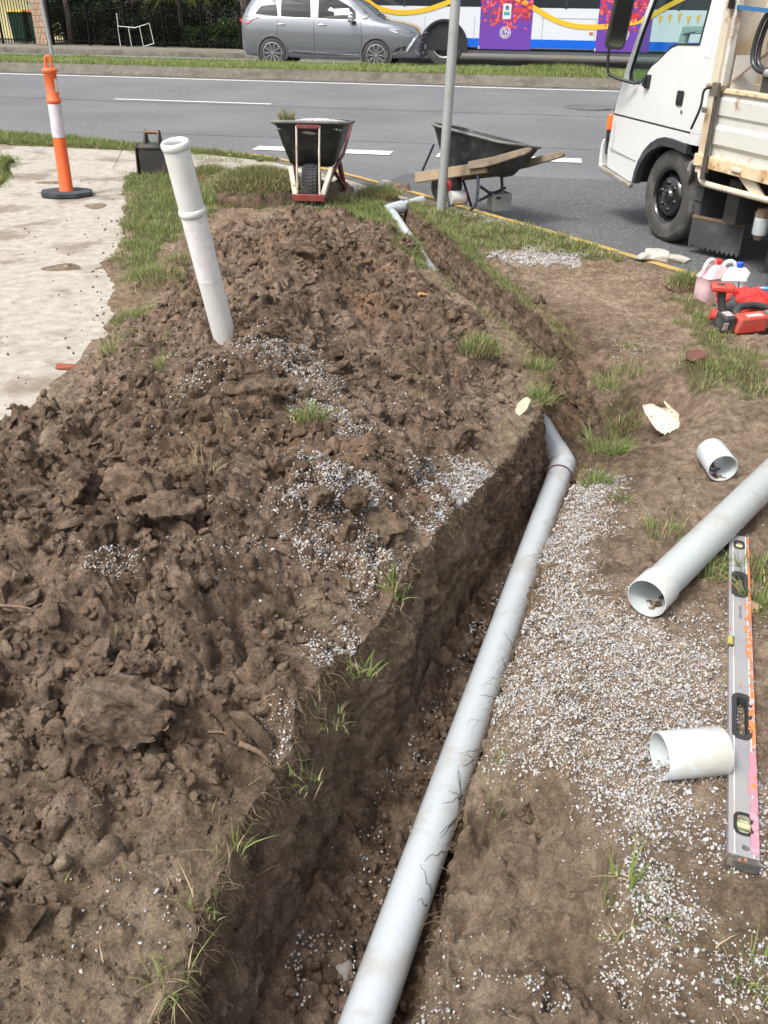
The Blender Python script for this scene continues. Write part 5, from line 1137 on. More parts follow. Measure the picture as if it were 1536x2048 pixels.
# lamps, grille, mirror
b=MB(); panel(b,[(-.83,1.02),(-.62,.965),(-.48,1.075),(-.30,1.12),(-.60,1.145),(-.82,1.13)],.014,.02); b.build('tail_lamp',mat('red_lens',(.55,.02,.015),.15,coat=1),car,smooth=0)
b=MB(); b.box((-.86,-.45,1.06),(.04,.5,.08)); b.build('tail_lamp',mat('red_lens_far',(.5,.02,.015),.15,coat=1),car)
b=MB(); panel(b,[(2.95,.915),(3.15,.84),(3.45,.775),(3.66,.78),(3.68,.83),(3.5,.87),(3.1,.935)],.012,.02); b.build('headlight',mat('headlight_glass',(.62,.65,.68),.1,metal=.5,coat=1),car,smooth=0)
b=MB()
for a,c in ((( 3.67,.80),(3.42,.44)),((3.42,.44),(3.06,.36))): 
    n=6
    for i in range(n):
        p=(a[0]+(c[0]-a[0])*i/n,a[1]+(c[1]-a[1])*i/n); r_=(a[0]+(c[0]-a[0])*(i+1)/n,a[1]+(c[1]-a[1])*(i+1)/n)
        b.beam((p[0],cary(*p)-.012,p[1]),(r_[0],cary(*r_)-.012,r_[1]),.045,.02,up=(0,1,0))
b.beam((3.72,-.60,.33),(3.60,-.72,.47),.05,.03); b.beam((3.73,-.6,.34),(3.745,-.3,.33),.03,.03)
b.build('chrome_flank',M_chrome,car)
b=MB(); panel(b,[(3.05,.40),(3.40,.45),(3.42,.56),(3.2,.52)],.008,.012); b.build('fog_lamp_recess',M_trim2,car,smooth=0)
b=MB(); b.prism([(-.60,.42),(.60,.42),(.52,.80),(-.52,.80)],3.70,3.765,plane='YZ'); g1=b.build('grille',M_trim2,car,bevel=.01); 
b=MB(); b.box((3.775,0,.74),(.02,1.05,.03)); b.box((3.775,0,.64),(.02,1.08,.03)); b.box((3.775,0,.82),(.02,1.0,.03)); b.build('grille_bar',M_chrome,g1)
b=MB(); b.box((3.785,-.0,.52),(.01,.37,.11)); b.box((3.785,-.0,.52),(.01,.37,.11)) ; b.build('number_plate',mat('plate_white',(.7,.7,.72),.5),car)
b=MB(); b.box((3.70,-.0,.34),(.12,1.3,.12)); b.build('front_bumper',M_arch,car,bevel=.02)
b=MB(); b.box((2.06,-1.01,1.13),(.16,.16,.15),tap=.8); m_=b.build('door_mirror',M_car,car,bevel=.03,seg=3); b=MB(); b.box((2.10,-.92,1.07),(.10,.12,.04)); b.build('mirror_foot',M_trim2,m_)
b=MB()
for s in (-1,1): b.tube([(-.1,s*.56,1.70),(.0,s*.56,1.745),(1.4,s*.57,1.76),(1.55,s*.57,1.72)],.015,8)
b.build('roof_rail',M_steel,car)
# ------------------------------------------------------------------ bus
bz=-.11
q=UV(-5.69,27.3); BMx=Matrix.Translation((q.x,q.y,bz))@Matrix.Rotation(math.atan2(-.165,.9863),4,'Z')
bus=thing('city_bus','long white and blue city bus with purple flower adverts passing behind the car','bus',mat=BMx)
M_bw=mat('bus_white',(.60,.63,.67),.3,coat=.4); M_bb=mat('bus_blue',(.0,.11,.60),.3,coat=.4); M_by=mat('bus_yellow',(.75,.43,.02),.4); M_bp=mat('bus_purple',(.13,.045,.32),.4,var=.03); M_bgl=mat('bus_glass',(.025,.03,.035),.06,coat=1)
BL=14.2
wa=[(2.62,-1),(11.6,1)]
def archp(cx,r=.60,zc=.50,zb=.30,n=14):
    a0=math.asin((zb-zc)/r); return [(cx+r*math.cos(a),zc+r*math.sin(a)) for a in [math.pi-a0+(a0*2-math.pi)*k/n for k in range(n+1)]]
def bwall(b,z0,z1,y0,y1,arches):
    P=[(0,z0)]
    if arches:
        for c,_ in wa: P+=[p for p in archp(c,zb=z0)]
    P+=[(BL,z0),(BL,z1)]
    if arches=='mid': pass
    P+=[(0,z1)]; b.prism(P,y0,y1)
# lower blue skirt with arches, white waist, glass band, roof

def archwall(b,z0,z1,y0,y1):
    xs=sorted(set([0.,BL]+[c+.6*math.sin(k*math.pi/32) for c,_ in wa for k in range(-16,17)]))
    def zl(x):
        z=z0
        for c,_ in wa:
            if abs(x-c)<.6001: z=max(z,.5+math.sqrt(max(.36-(x-c)**2,0)))
        return min(z,z1-.0)
    for a,c in zip(xs[:-1],xs[1:]):
        if (zl(a)+zl(c))/2<z1-1e-4: b.prism([(a,zl(a)),(c,zl(c)),(c,z1+1e-4),(a,z1+1e-4)],y0,y1)
def strippoly(z0,z1):
    P=[(0,z0)]
    for c,_ in wa:
        r=.60; zc=.50
        for k in range(25):
            a=math.pi-math.pi*1.0*k/24*1.0
            a=math.pi+.35-(math.pi+.7)*k/24
            x=c+r*math.cos(a); z=zc+r*math.sin(a); P.append((x,min(max(z,z0),z1)))
    P+=[(BL,z0),(BL,z1),(0,z1)]
    return P
archwall(b,.35,1.12,-.0,-.03); b.build('lower_side',M_bw,bus,smooth=0)
b=MB(); archwall(b,.35,.71,-.03,-.036); b.build('blue_skirt',M_bb,bus,smooth=0)
b=MB(); b.prism([(0,1.12),(BL,1.12),(BL,1.45),(0,1.45)],.0,-.03); b.build('waist_panel',M_bw,bus,smooth=0)
b=MB(); b.box((BL/2,-.012,2.01),(BL,.03,1.12)); b.build('window',M_bgl,bus)
b=MB(); b.box((BL/2,1.24,2.78),(BL,2.5,.46)); b.build('roof',M_bw,bus,bevel=.1,seg=3)
b=MB(); b.box((BL/2,2.49,1.6),(BL,.04,2.3)); b.box((.02,1.24,1.6),(.04,2.45,2.3)); b.box((BL-.02,1.24,1.6),(.04,2.45,2.3)); b.box((BL/2,1.24,.36),(BL-2*0,1.6,.08)); b.build('far_side',M_bw,bus)
for c,_ in wa:
    b=MB()
    P=[(c+.60*math.cos(a),.5+.60*math.sin(a)) for a in [math.pi*1.08-math.pi*1.16*k/24 for k in range(25)]]; P2=[(c+.66*math.cos(a),.5+.66*math.sin(a)) for a in [math.pi*1.08-math.pi*1.16*k/24 for k in range(25)]]
    b.prism(P2+P[::-1],-.032,-.06)
    b.box((c,.42,.8),(1.3,.8,.8))
    b.build('arch_rubber',M_trim2,bus,smooth=20)
def buswheel(x,yy):
    w=thing('wheel',None,None); w.parent=bus; w.location=(x,yy,.53); w.scale=(1.08,1,1.08)
    b=MB(); b.lathe([(.29,.28),(.46,.28),(.488,.25),(.49,.03),(.475,.0),(.44,-.008),(.34,-.008),(.30,.0),(.29,.02)],48,axis='Y',caps=False); b.build('tyre',M_tt,w,smooth=40)
    b=MB(); b.lathe([(.0,.04),(.08,.04),(.10,.06),(.16,.11),(.24,.13),(.275,.03),(.29,.0),(.30,.002)],36,axis='Y',caps=False); rm=b.build('rim',mat('bus_rim',(.14,.135,.13),.5,metal=.3,dirt=(.07,.065,.06),damt=.6,dscale=5),w,smooth=40)
    b=MB(); b.lathe([(.275,.01),(.292,-.004),(.302,.004)],36,axis='Y',caps=False); b.build('rim_edge',M_steel,rm)
for x in (2.62,11.6): buswheel(x,.03)
def onbus(b,P,k=1): b.prism(P,-.0365-.002*k,-.0375-.002*k)
def ribbon(pts,w,k=2,nm='yellow_ribbon',zc=None):
    C=bez([Vector((x,0,z)) for x,z in pts],8); Lf=[];Rt=[]
    for i,p in enumerate(C):
        t=(C[min(i+1,len(C)-1)]-C[max(i-1,0)]).normalized(); nr=Vector((-t.z,0,t.x))*w/2; Lf.append((p.x+nr.x,p.z+nr.z)); Rt.append((p.x-nr.x,p.z-nr.z))
    b=MB()
    for i in range(len(C)-1): b.prism([Lf[i],Lf[i+1],Rt[i+1],Rt[i]],-.0365-.002*k,-.0385-.002*k)
    return b.build(nm,M_by,bus,smooth=0)
def zb(px,py,x0=None):                    # point on the bus side seen at a pixel of the photograph
    Mi=BMx.inverted(); o=Mi@Vector((0,0,CH)); d_=(Mi.to_3x3()@ray(px,py)); t=(-.04-o.y)/d_.y; p=o+d_*t; return (p.x,p.z)
pts1=[zb(700,-28),zb(735,2),zb(760,17),zb(800,25),zb(850,20),zb(900,3),zb(935,-14),zb(975,-22),zb(1010,-16),zb(1040,0),zb(1075,20),zb(1110,40),zb(1150,52),zb(1195,54),zb(1240,50),zb(1290,38),zb(1340,10),zb(1400,-20)]
ribbon(pts1,.12)
# adverts
a0=zb(959,60)[0]; a1=zb(1063,60)[0]; aw=a1-a0; gap=zb(1194,60)[0]-a0
rgb_=np.random.default_rng(8)
M_pet=[mat('petal_red',(.55,.03,.035),.5),mat('petal_pink',(.70,.10,.10),.5),mat('petal_dark',(.22,.02,.04),.5),mat('petal_plum',(.16,.05,.10),.5)]
for kx in range(4):
    x0=a0+gap*kx
    if x0+aw>BL: break
    b=MB(); b.prism([(x0,.455),(x0+aw,.455),(x0+aw,1.80),(x0,1.80)],-.0365,-.0395 if True else 0); ad=b.build('advert_panel',M_bp,bus,smooth=0)
    bs=[MB() for _ in M_pet]; L_=0
    for i in range(420):
        u=rgb_.uniform(.02,.98); v=rgb_.uniform(.90,1.78)
        lim=1.28-.30*math.sin(math.pi*min(u*1.05,1))**.7+.1*math.sin(u*19)
        if v<lim+.05 and rgb_.uniform()>.12: continue
        r1=rgb_.uniform(.022,.055); r2=r1*rgb_.uniform(.4,1); th=rgb_.uniform(0,3.14); P=[]
        cx=x0+u*aw
        for j in range(8):
            a=2*math.pi*j/8; xx=r1*math.cos(a); zz_=r2*math.sin(a); P.append((min(max(cx+xx*math.cos(th)-zz_*math.sin(th),x0+.005),x0+aw-.005),min(v+xx*math.sin(th)+zz_*math.cos(th),1.79)))
        q_=int(rgb_.choice([0,0,0,1,1,2,3])); yy=-.0398-.000012*i; bs[q_].prism(P,yy,yy-.00001)
    for bb_,mm in zip(bs,M_pet): bb_.build('petals',mm,ad,smooth=0)
    lx=x0+aw*.50; lz=.86
    b=MB(); b.lathe([(.0,.0),(.118,.0)],32,Matrix.Translation((lx,-.0475,lz)),axis='Y'); b.lathe([(.136,.0),(.148,.0)],32,Matrix.Translation((lx,-.0475,lz)),axis='Y',caps=False); lg=b.build('logo_disc',mat('logo_white',(.85,.85,.87),.5),ad,smooth=0)
    MT=Matrix.Rotation(math.pi/2,4,'X')
    text('a2',.19,M_bp,Matrix.Translation((lx,-.0485,lz+.01))@MT,ad,'logo_letters',bold=.004)
    b=MB(); b.box((lx-.01,-.049,lz+.125),(.07,.001,.05)); b.build('marker_lamp',mat('amber_lens',(.75,.22,.03),.4),ad)
    b=MB(); b.prism(rr(lx+.01,1.36,.11,.18,.03),-.0475,-.0482); tg=b.build('product_tag',mat('tag_white',(.66,.67,.68),.5),ad,smooth=0)
    b=MB(); b.box((lx+.01,-.0487,1.30),(.16,.0006,.07)); b.build('tag_band',mat('tag_teal',(.05,.30,.42),.5),tg); b=MB(); b.box((lx+.01,-.0487,1.35),(.16,.0006,.03)); b.build('tag_band',mat('tag_green',(.3,.5,.2),.5),tg)
    b=MB(); b.lathe([(.0,.0),(.055,.0)],20,Matrix.Translation((lx+.01,-.0488,1.44)),axis='Y'); b.build('tag_disc',mat('tag_navy',(.05,.05,.14),.5),tg,smooth=0)
    text('a2',.08,M_bw,Matrix.Translation((lx+.01,-.0494,1.44))@MT,tg,'logo_letters')
    b=MB(); b.box((x0+.005,-.041,.49),(.03,.002,.07)); b.build('side_marker',M_bw,ad)
# hatch outlines
M_gap=mat('panel_gap',(.4,.42,.45),.5)
for x in (zb(948,60)[0],zb(1084,60)[0],zb(1190,60)[0],zb(850,30)[0]): b=MB(); b.box((x,-.0365,.95),(.012,.004,.55)); b.build('hatch_line',M_gap,bus)
b=MB(); b.box((zb(1140,60)[0],-.0365,1.22),(1.6,.004,.01)); b.build('hatch_line',M_gap,bus)
b=MB(); x=zb(1182,66); b.box((x[0],-.045,x[1]),(.10,.02,.045)); b.build('side_lamp',M_or,bus)
# bunting pennants on the rear half
b=MB()
for k in range(9):
    cx=zb(1395-18*k if k<1 else 1395,30)[0]+.0; cx=zb(1320,40)[0]+.24*k; zt=1.30+.03*(k%3); b.prism([(cx-.045,zt),(cx+.055,zt+.03),(cx+.0,zt-.2)],-.0385,-.0395)
b.build('pennants',M_by,bus,smooth=0)
b=MB()
for x in np.arange(1.5,BL,1.45): b.box((x,-.029,1.98),(.06,.006,1.1))
b.build('window_pillar',M_trim2,bus)
# ------------------------------------------------------------------ far side: fence, pillar, house, bin, plants
VF=32.0; fz0=-.05
M_fb=mat('black_fence',(.008,.008,.008),.9,spec=.1); M_cream=mat('cream_wall',(.62,.56,.30),.85,var=.05)
Rz=math.atan2(-.165,.9863)
def U(px): 
    r=ray(px,90); t=(VF)/(.165*r.x+.9863*r.y); return .9863*r.x*t-.165*r.y*t
def fence(name,label,u0,u1,h,gap):
    o=thing(name,label,'fence',UV(u0,VF,fz0),Rz); Lf=u1-u0
    b=MB(); x=.05
    while x<Lf: b.box((x,0,h/2+.03),(.02,.02,h)); x+=gap
    b.build('pickets',M_fb,o,smooth=0)
    b=MB(); b.box((Lf/2,0,.15),(Lf,.03,.035)); b.build('rail',M_fb,o,smooth=0)
    b=MB(); b.box((Lf/2,0,h-.12),(Lf,.03,.035)); b.build('rail',M_fb,o,smooth=0)
    x=0
    while x<=Lf+.1: 
        b=MB(); b.box((x,0,h/2+.07),(.065,.065,h+.16)); b.build('post',M_fb,o,smooth=0); x+=Lf/max(1,round(Lf/1.37))
    return o
fence('picket_fence','tall black metal picket fence in front of the cream house, left of the stone pillar',U(-60),U(76),1.75,.105)
fence('picket_fence','long black metal picket fence in front of the dark garden, right of the stone pillar',U(108),U(720),1.25,.085)
pl=thing('stone_pillar','square tan stone block pillar between the two fences','pillar',UV((U(77)+U(104))/2,VF,fz0),Rz)
b=MB(); 
for k in range(12):
    n=2 if k%2 else 3
    for j in range(n): 
        w=.42/n; b.box((-.21+w*(j+.5),0,.09+k*.175),(w-.012,.42,.163))
b.build('blocks',mat('tan_stone_block',(.36,.25,.17),.9,var=.25,vscale=5,bump=.4,bscale=30),pl,bevel=.01,seg=1)
b=MB(); b.box((0,0,1.05),(.40,.40,2.1)); b.build('mortar',mat('mortar',(.2,.16,.12),.95),pl)
hs_=thing('house','cream rendered house behind the fence at the far left','house',UV(U(-100),VF+3.2,fz0),Rz)
b=MB(); b.box((2.2,1.5,1.6),(10,3,3.2)); b.build('wall',M_cream,hs_)
ww=thing('window',None,None); ww.parent=hs_; ww.location=(U(22)-U(-100)+.15,-.02,1.72)
b=MB(); b.box((0,0,0),(1.5,.05,.75)); b.build('pane',mat('house_glass',(.05,.08,.1),.1,coat=1),ww); b=MB()
for x in (-.75,-.25,.25,.75): b.box((x,-.03,0),(.05,.03,.8))
b.box((0,-.03,.38),(1.55,.03,.05)); b.box((0,-.03,-.38),(1.6,.06,.06)); b.build('frame',M_white,ww)
b=MB(); b.box((0,-.12,-.50),(1.9,.25,.12)); b.build('sill',mat('green_grey_sill',(.22,.30,.28),.7),ww)
b=MB(); b.box((2.2,1.0,3.3),(10.6,4.2,.25)); b.build('roof',mat('roof_grey',(.12,.11,.1),.8),hs_)
bi=thing('wheelie_bin','dark green wheelie bin with yellow lid behind the left fence','bin',UV(U(27),VF+.75,fz0),Rz)
b=MB(); b.box((0,0,.5),(.5,.55,.92),tap=1.16); b.build('bin_body',mat('bin_green',(.012,.05,.03),.5),bi,bevel=.02); b=MB(); b.box((0,-.02,1.0),(.62,.7,.07),tap=.9); b.build('lid',mat('bin_yellow',(.72,.50,.03),.5),bi,bevel=.015); b=MB(); b.tube([(-.3,.3,.12),(-.22,.3,.12)],.11,14); b.build('wheel',M_trim2,bi)
bi2=copytree(bi); bi2.location=UV(U(27)+.75,VF+.75,fz0); bi2['label']='dark green wheelie bin with red lid nearest the stone pillar behind the left fence'
for ch in bi2.children:
    if ch.name.startswith('lid'): ch.data=ch.data.copy(); ch.data.materials[0]=mat('bin_red',(.5,.08,.03),.5)
for o_ in (bi,bi2): o_['group']='wheelie bins behind the fence'
fr=thing('metal_frame','bent white metal frame rack leaning against the dark fence','frame',UV(U(244),VF-.12,fz0),Rz)
b=MB(); sx=U(306)-U(240)
P=[(0,0,.02),(-.02,0,.62),(.5*sx,.03,.58),(sx*.92,.05,.72),(sx,.05,.12),(sx*.6,.05,.0)]
b.tube(P[:5],.014,8); b.tube([(0,0,1.0),(0,0,.6)],.014,8); b.tube([(.3*sx,0.01,.6),(.33*sx,.01,.02)],.012,8); b.tube([(.63*sx,.03,.62),(.68*sx,.03,.02)],.012,8); b.tube([(.68*sx,.03,.02),(sx,.05,.12)],.012,8); b.build('bars',mat('white_bar',(.62,.60,.55),.5),fr)
# plants
M_leaf=attrmat('foliage',.55,.3,.25); M_bark=mat('bark',(.07,.055,.045),.9,var=.3,bump=.5)
def leaves(name,parent,centres,radii,n,lsz,col,seed,droop=0):
    rg=np.random.default_rng(seed); C=np.array(centres); Rr=np.array(radii)
    k=rg.integers(0,len(C),n); d=rg.normal(size=(n,3)); d/=np.linalg.norm(d,axis=1)[:,None]; rad=rg.uniform(.35,1.08,n)**.6
    P=C[k]+d*rad[:,None]*Rr[k]
    a=rg.normal(size=(n,3)); a/=np.linalg.norm(a,axis=1)[:,None]; a[:,2]-=droop; c=np.cross(a,rg.normal(size=(n,3))); c/=np.linalg.norm(c,axis=1)[:,None]
    s=lsz*rg.uniform(.6,1.5,n)[:,None]
    V=np.stack([P-a*s,P+c*s*.35,P+a*s,P-c*s*.35],1).reshape(-1,3); i=np.arange(n)*4
    T=np.concatenate([np.stack([i,i+1,i+2],1),np.stack([i,i+2,i+3],1)])
    cl=np.array(col)[rg.integers(0,len(col),n)]*rg.uniform(.6,1.4,(n,1))*(.75+.5*hsh(k,k*0+3,seed))[:,None]; cl=np.repeat(np.concatenate([cl,np.ones((n,1))],1),4,0)
    return npmesh(name,V,T,M_leaf,{'col':('FLOAT_COLOR',cl)},smooth=False,parent=parent)
DG_SHADE=[(.008,.02,.008),(.015,.034,.011),(.022,.042,.015),(.04,.065,.02)]; MG=[(.04,.08,.02),(.08,.12,.035),(.03,.06,.02)]; YG=[(.16,.18,.05),(.10,.13,.035),(.05,.08,.025)]  # dark greens deepened in colour for shade of overhead crowns not modelled
def tree(label,px,dv,h,crown,col,seed,cat='tree',trunk=.1,n=6000,lsz=.07,name='garden_tree'):
    o=thing(name,label,cat,UV(U(px),VF+dv,fz0),Rz,'plants behind the fence'); rg=np.random.default_rng(seed)
    b=MB(); b.tube(bez([(0,0,-.1),(.06,0,h*.35),(-.05,.05,h*.7),(.1,0,h)],5),[trunk*(1-.55*i/15) for i in range(16)],10); 
    for k in range(4):
        a=rg.uniform(0,6.28); b.tube([(0,.02,h*.6),(math.cos(a)*.5,math.sin(a)*.5,h*.85),(math.cos(a)*.9,math.sin(a)*.9,h*1.05)],[trunk*.4,trunk*.3,trunk*.12],7)
    b.build('trunk',M_bark,o)
    C=[(rg.uniform(-1,1)*crown[0],rg.uniform(-1,1)*crown[1],h+rg.uniform(-.6,.6)*crown[2]) for _ in range(16)]; R_=[(crown[0]*.45,crown[1]*.45,crown[2]*.35)]*16
    leaves('crown',o,C,R_,n,lsz,col,seed)
def bush(label,px,dv,w,h,col,seed,n=5000,lsz=.05,wd=.5):
    o=thing('garden_shrub',label,'shrub',UV(U(px),VF+dv,fz0),Rz,'plants behind the fence'); rg=np.random.default_rng(seed)
    C=[(rg.uniform(-.8,.8)*w,rg.uniform(-.7,.7)*wd,h*rg.uniform(.1,.85)) for _ in range(22)]; R_=[(w*.3,wd*.6,h*.22)]*22
    leaves('foliage',o,C,R_,n,lsz,col,seed)
    b=MB()
    for k in range(7): a=rg.uniform(-1,1); b.tube([(a*.2,0,0),(a*w*.6,0,h*.7)],[.025,.008],6)
    b.build('stems',M_bark,o)
tree('slim dark trunked tree just right of the stone pillar',126,.6,2.6,(1.0,.7,.9),MG,1,n=5000,trunk=.13)
tree('dark leafy tree at the left of the garden',205,3.2,2.9,(1.5,1.0,1.3),DG_SHADE,2,n=8000)
tree('dark broad tree behind the white metal frame',300,4.2,3.0,(1.7,1.0,1.4),DG_SHADE,3,n=8000)
tree('thick trunked dark tree close to the car tail',476,.9,2.8,(1.3,.9,1.0),DG_SHADE,4,n=7000,trunk=.28)
tree('dense dark tree in the middle of the garden',390,3.6,2.8,(1.7,1.0,1.5),DG_SHADE,5,n=9000)
tree('leafy tree hidden behind the passing car',600,3.2,3.0,(2.2,1.0,1.6),DG_SHADE,6,n=8000)
tree('leafy tree behind the front of the bus',760,3.5,3.0,(2.2,1.0,1.6),DG_SHADE,16,n=6000)
for i,(px,dv,w,h,col,lb) in enumerate(((150,1.2,.9,1.3,MG,'green shrub near the stone pillar'),(215,1.5,.8,1.9,[(.10,.085,.07),(.07,.06,.045),(.05,.05,.03)],'brown grey bushy shrub left of the white frame'),(270,1.6,1.0,1.4,DG_SHADE,'dark shrub behind the white frame'),(340,1.2,.9,1.5,DG_SHADE,'dark shrub under the palm'),(405,.7,1.0,.75,MG,'low bright green shrub along the fence foot by the palm'),(455,.7,.8,.9,MG,'low bright green shrub beside the thick trunk'),(430,2.2,1.5,2.0,DG_SHADE,'tall dark hedge shrub behind the fence'),(180,2.8,1.6,1.9,DG_SHADE,'tall dark shrub behind the slim tree'),(330,2.8,1.8,2.0,DG_SHADE,'tall dark shrub in the garden shade'),(540,1.2,1.4,1.7,DG_SHADE,'dark shrub hidden behind the car tail'),(650,1.2,1.4,1.7,DG_SHADE,'dark shrub hidden behind the car roof'),(95,1.6,.8,1.9,MG,'leafy shrub between the pillar and the cream wall'),(128,1.0,.7,2.0,DG_SHADE,'tall dark shrub right beside the stone pillar'),(245,.9,.8,1.0,DG_SHADE,'low dark shrub left of the white frame foot'),(300,.8,.9,1.3,DG_SHADE,'dark shrub right of the white frame'),(175,.9,.7,1.5,DG_SHADE,'dark shrub behind the second fence post'))):
    bush(lb,px,dv,w,h,col,20+i,n=8000)
def palm(label,px,dv,h,seed,n=16):
    o=thing('palm_tree',label,'palm',UV(U(px),VF+dv,fz0),Rz,'palms in the garden'); rg=np.random.default_rng(seed)
    b=MB(); b.tube([(0,0,0),(.05,0,h*.5),(0,0,h)],[.12,.1,.08],10); b.build('trunk',M_bark,o)
    for k in range(n):
        a=2*math.pi*k/n+rg.uniform(-.2,.2); Lf=rg.uniform(1.1,1.6); el=rg.uniform(.1,.9); V=[];T=[];Cc=[]
        for i in range(26):
            t=i/25; r_=Lf*t; z=h+Lf*(el*t-1.15*t*t); c=np.array([math.cos(a)*r_*.9,math.sin(a)*r_*.9,z]); sd=np.array([-math.sin(a),math.cos(a),0])
            for s in (-1,1):
                ln=.38*math.sin(math.pi*min(t+.12,1))+.05; tip=c+sd*s*ln*.75+np.array([math.cos(a)*.18,math.sin(a)*.18,-ln*.6]); j=len(V); w_=np.array([math.cos(a),math.sin(a),0])*.018
                V+= [c-w_,c+w_,tip]; T.append((j,j+1,j+2)); cc=np.array(YG[rg.integers(0,2)])*rg.uniform(.6,1.2); Cc+=[(*cc,1)]*3
        npmesh('frond',np.array(V),np.array(T),M_leaf,{'col':('FLOAT_COLOR',np.array(Cc))},smooth=False,parent=o)
palm('pale yellow green palm left of the garden centre',268,1.3,1.95,1); palm('arching green palm with long fronds over the fence',345,.9,1.75,2)
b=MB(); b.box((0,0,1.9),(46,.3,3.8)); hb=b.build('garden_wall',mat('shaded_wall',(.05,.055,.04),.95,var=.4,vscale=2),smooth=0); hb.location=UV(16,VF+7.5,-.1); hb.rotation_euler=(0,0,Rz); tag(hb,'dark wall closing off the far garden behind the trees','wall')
# ------------------------------------------------------------------ gravel, clods, grass, roots
def ico(n):
    bm=bmesh.new(); bmesh.ops.create_icosphere(bm,subdivisions=n,radius=1); V=np.array([v.co[:] for v in bm.verts]); F=np.array([[v.index for v in f.verts] for f in bm.faces]); bm.free(); return V,F
def randrot(rg,n):
    q=rg.normal(size=(n,4)); q/=np.linalg.norm(q,axis=1)[:,None]; w,x,y,z=q.T
    return np.stack([1-2*(y*y+z*z),2*(x*y-z*w),2*(x*z+y*w),2*(x*y+z*w),1-2*(x*x+z*z),2*(y*z-x*w),2*(x*z-y*w),2*(y*z+x*w),1-2*(x*x+y*y)],1).reshape(n,3,3)
def scatter(name,P,size,sub,seed,m_,cols=None,flat=(1,1,.7),attrs=None,cuts=7,label=None,cat='soil',amp=.14,ntmpl=10,aniso=.3,dry=None,rough=0):
    rg=np.random.default_rng(seed); V0,F0=ico(sub); N=len(P)
    tm=np.stack([rockify(V0,rg,cuts,amp)*np.array(flat) for _ in range(ntmpl)]); 
    if rough:
        for q_ in range(ntmpl):
            v_=tm[q_]; tm[q_]=v_*(1+rough*(fbm(v_[:,0]*4+v_[:,2]*3+q_,v_[:,1]*4-v_[:,2]*2,5,q_+900,.62)+1.2*lumps(v_[:,0]+v_[:,2]*.7,v_[:,1]-v_[:,2]*.6,.3,q_+40,.5)))[:,None]
    k=rg.integers(0,ntmpl,N); R_=randrot(rg,N)
    if sub>=2 or True:
        yaw=rg.uniform(0,6.28,N); 
    S_=size[:,None]*rg.uniform(1-aniso,1+aniso,(N,3))
    V=np.einsum('nij,nvj->nvi',R_,tm[k]*S_[:,None,:])+P[:,None,:]
    nv=len(V0); T=(F0[None]+np.arange(N)[:,None,None]*nv).reshape(-1,3); at_={}
    if cols is not None: at_['col']=('FLOAT_COLOR',np.repeat(np.concatenate([cols,np.ones((N,1))],1),nv,0))
    if dry is not None: at_['dry']=('FLOAT',np.repeat(dry,nv))
    o=npmesh(name,V.reshape(-1,3),T,m_,at_); return tag(o,label,cat,kind='stuff')
M_grav=attrmat('gravel_stone',.75,.35)
GP=[]  # (polygon px, density per m2, size mean, soft)
GRAV=[([(1130,1000),(1200,950),(1240,955),(1190,1090),(1150,1160),(1240,1250),(1400,1290),(1450,1320),(1450,1560),(1470,1640),(1536,1560),(1536,1720),(1440,1700),(1400,1600),(1290,1630),(1180,1560),(1060,1560),(1000,1510),(985,1450),(1030,1340),(1060,1220),(1080,1130)],26000),
 ([(1190,1620),(1300,1600),(1440,1650),(1450,1730),(1310,1720),(1370,1850),(1350,1900),(1270,1870),(1240,1700)],15000),
 ([(1250,1690),(1330,1740),(1370,1870),(1330,1905),(1262,1850)],26000),
 ([(1285,1965),(1400,1900),(1536,1880),(1560,2060),(1290,2060)],17000),([(955,1965),(1060,1955),(1080,1985),(1000,2005)],26000),([(1180,1100),(1230,1230),(1440,1240),(1450,1300),(1300,1300),(1150,1250)],5000),
 ([(845,925),(905,940),(985,935),(990,965),(930,1010),(880,1055),(850,1045),(868,1000),(835,985)],42000),
 ([(590,935),(640,925),(700,955),(755,975),(765,1020),(830,1040),(760,1060),(690,1020),(620,1010),(575,1030),(620,985)],34000),
 ([(560,1010),(650,1010),(700,1080),(780,1100),(800,1130),(720,1130),(650,1080),(600,1050)],24000),
 ([(660,1090),(740,1130),(765,1185),(720,1195),(655,1120),(590,1085)],26000),
 ([(645,1285),(700,1255),(760,1275),(735,1340),(700,1395),(660,1365)],44000),([(570,1430),(640,1420),(650,1490),(600,1500)],9000),
 ([(470,690),(620,690),(600,730),(520,735)],20000),([(560,700),(640,730),(700,830),(730,870),(650,850),(590,790)],17000),([(330,730),(450,720),(460,790),(380,800)],5000),
 ([(180,1115),(265,1115),(270,1140),(190,1150)],14000),([(965,508),(1060,498),(1160,512),(1150,535),(1040,530)],16000),([(925,425),(1000,430),(1100,445),(1075,460),(985,448)],14000),([(1240,690),(1290,685),(1280,705),(1240,705)],3000),
 ([(100,1800),(330,1790),(350,1860),(300,1900),(120,1880)],1300),([(0,1850),(340,1900),(300,2048),(0,2048)],260),([(250,700),(800,700),(1000,900),(800,1200),(300,1200)],650),([(1200,1000),(1536,1000),(1536,1300),(1300,1300)],350),([(1000,1600),(1300,1700),(1300,2000),(900,2000)],240),([(780,1880),(860,1880),(900,2048),(790,2048)],9000)]
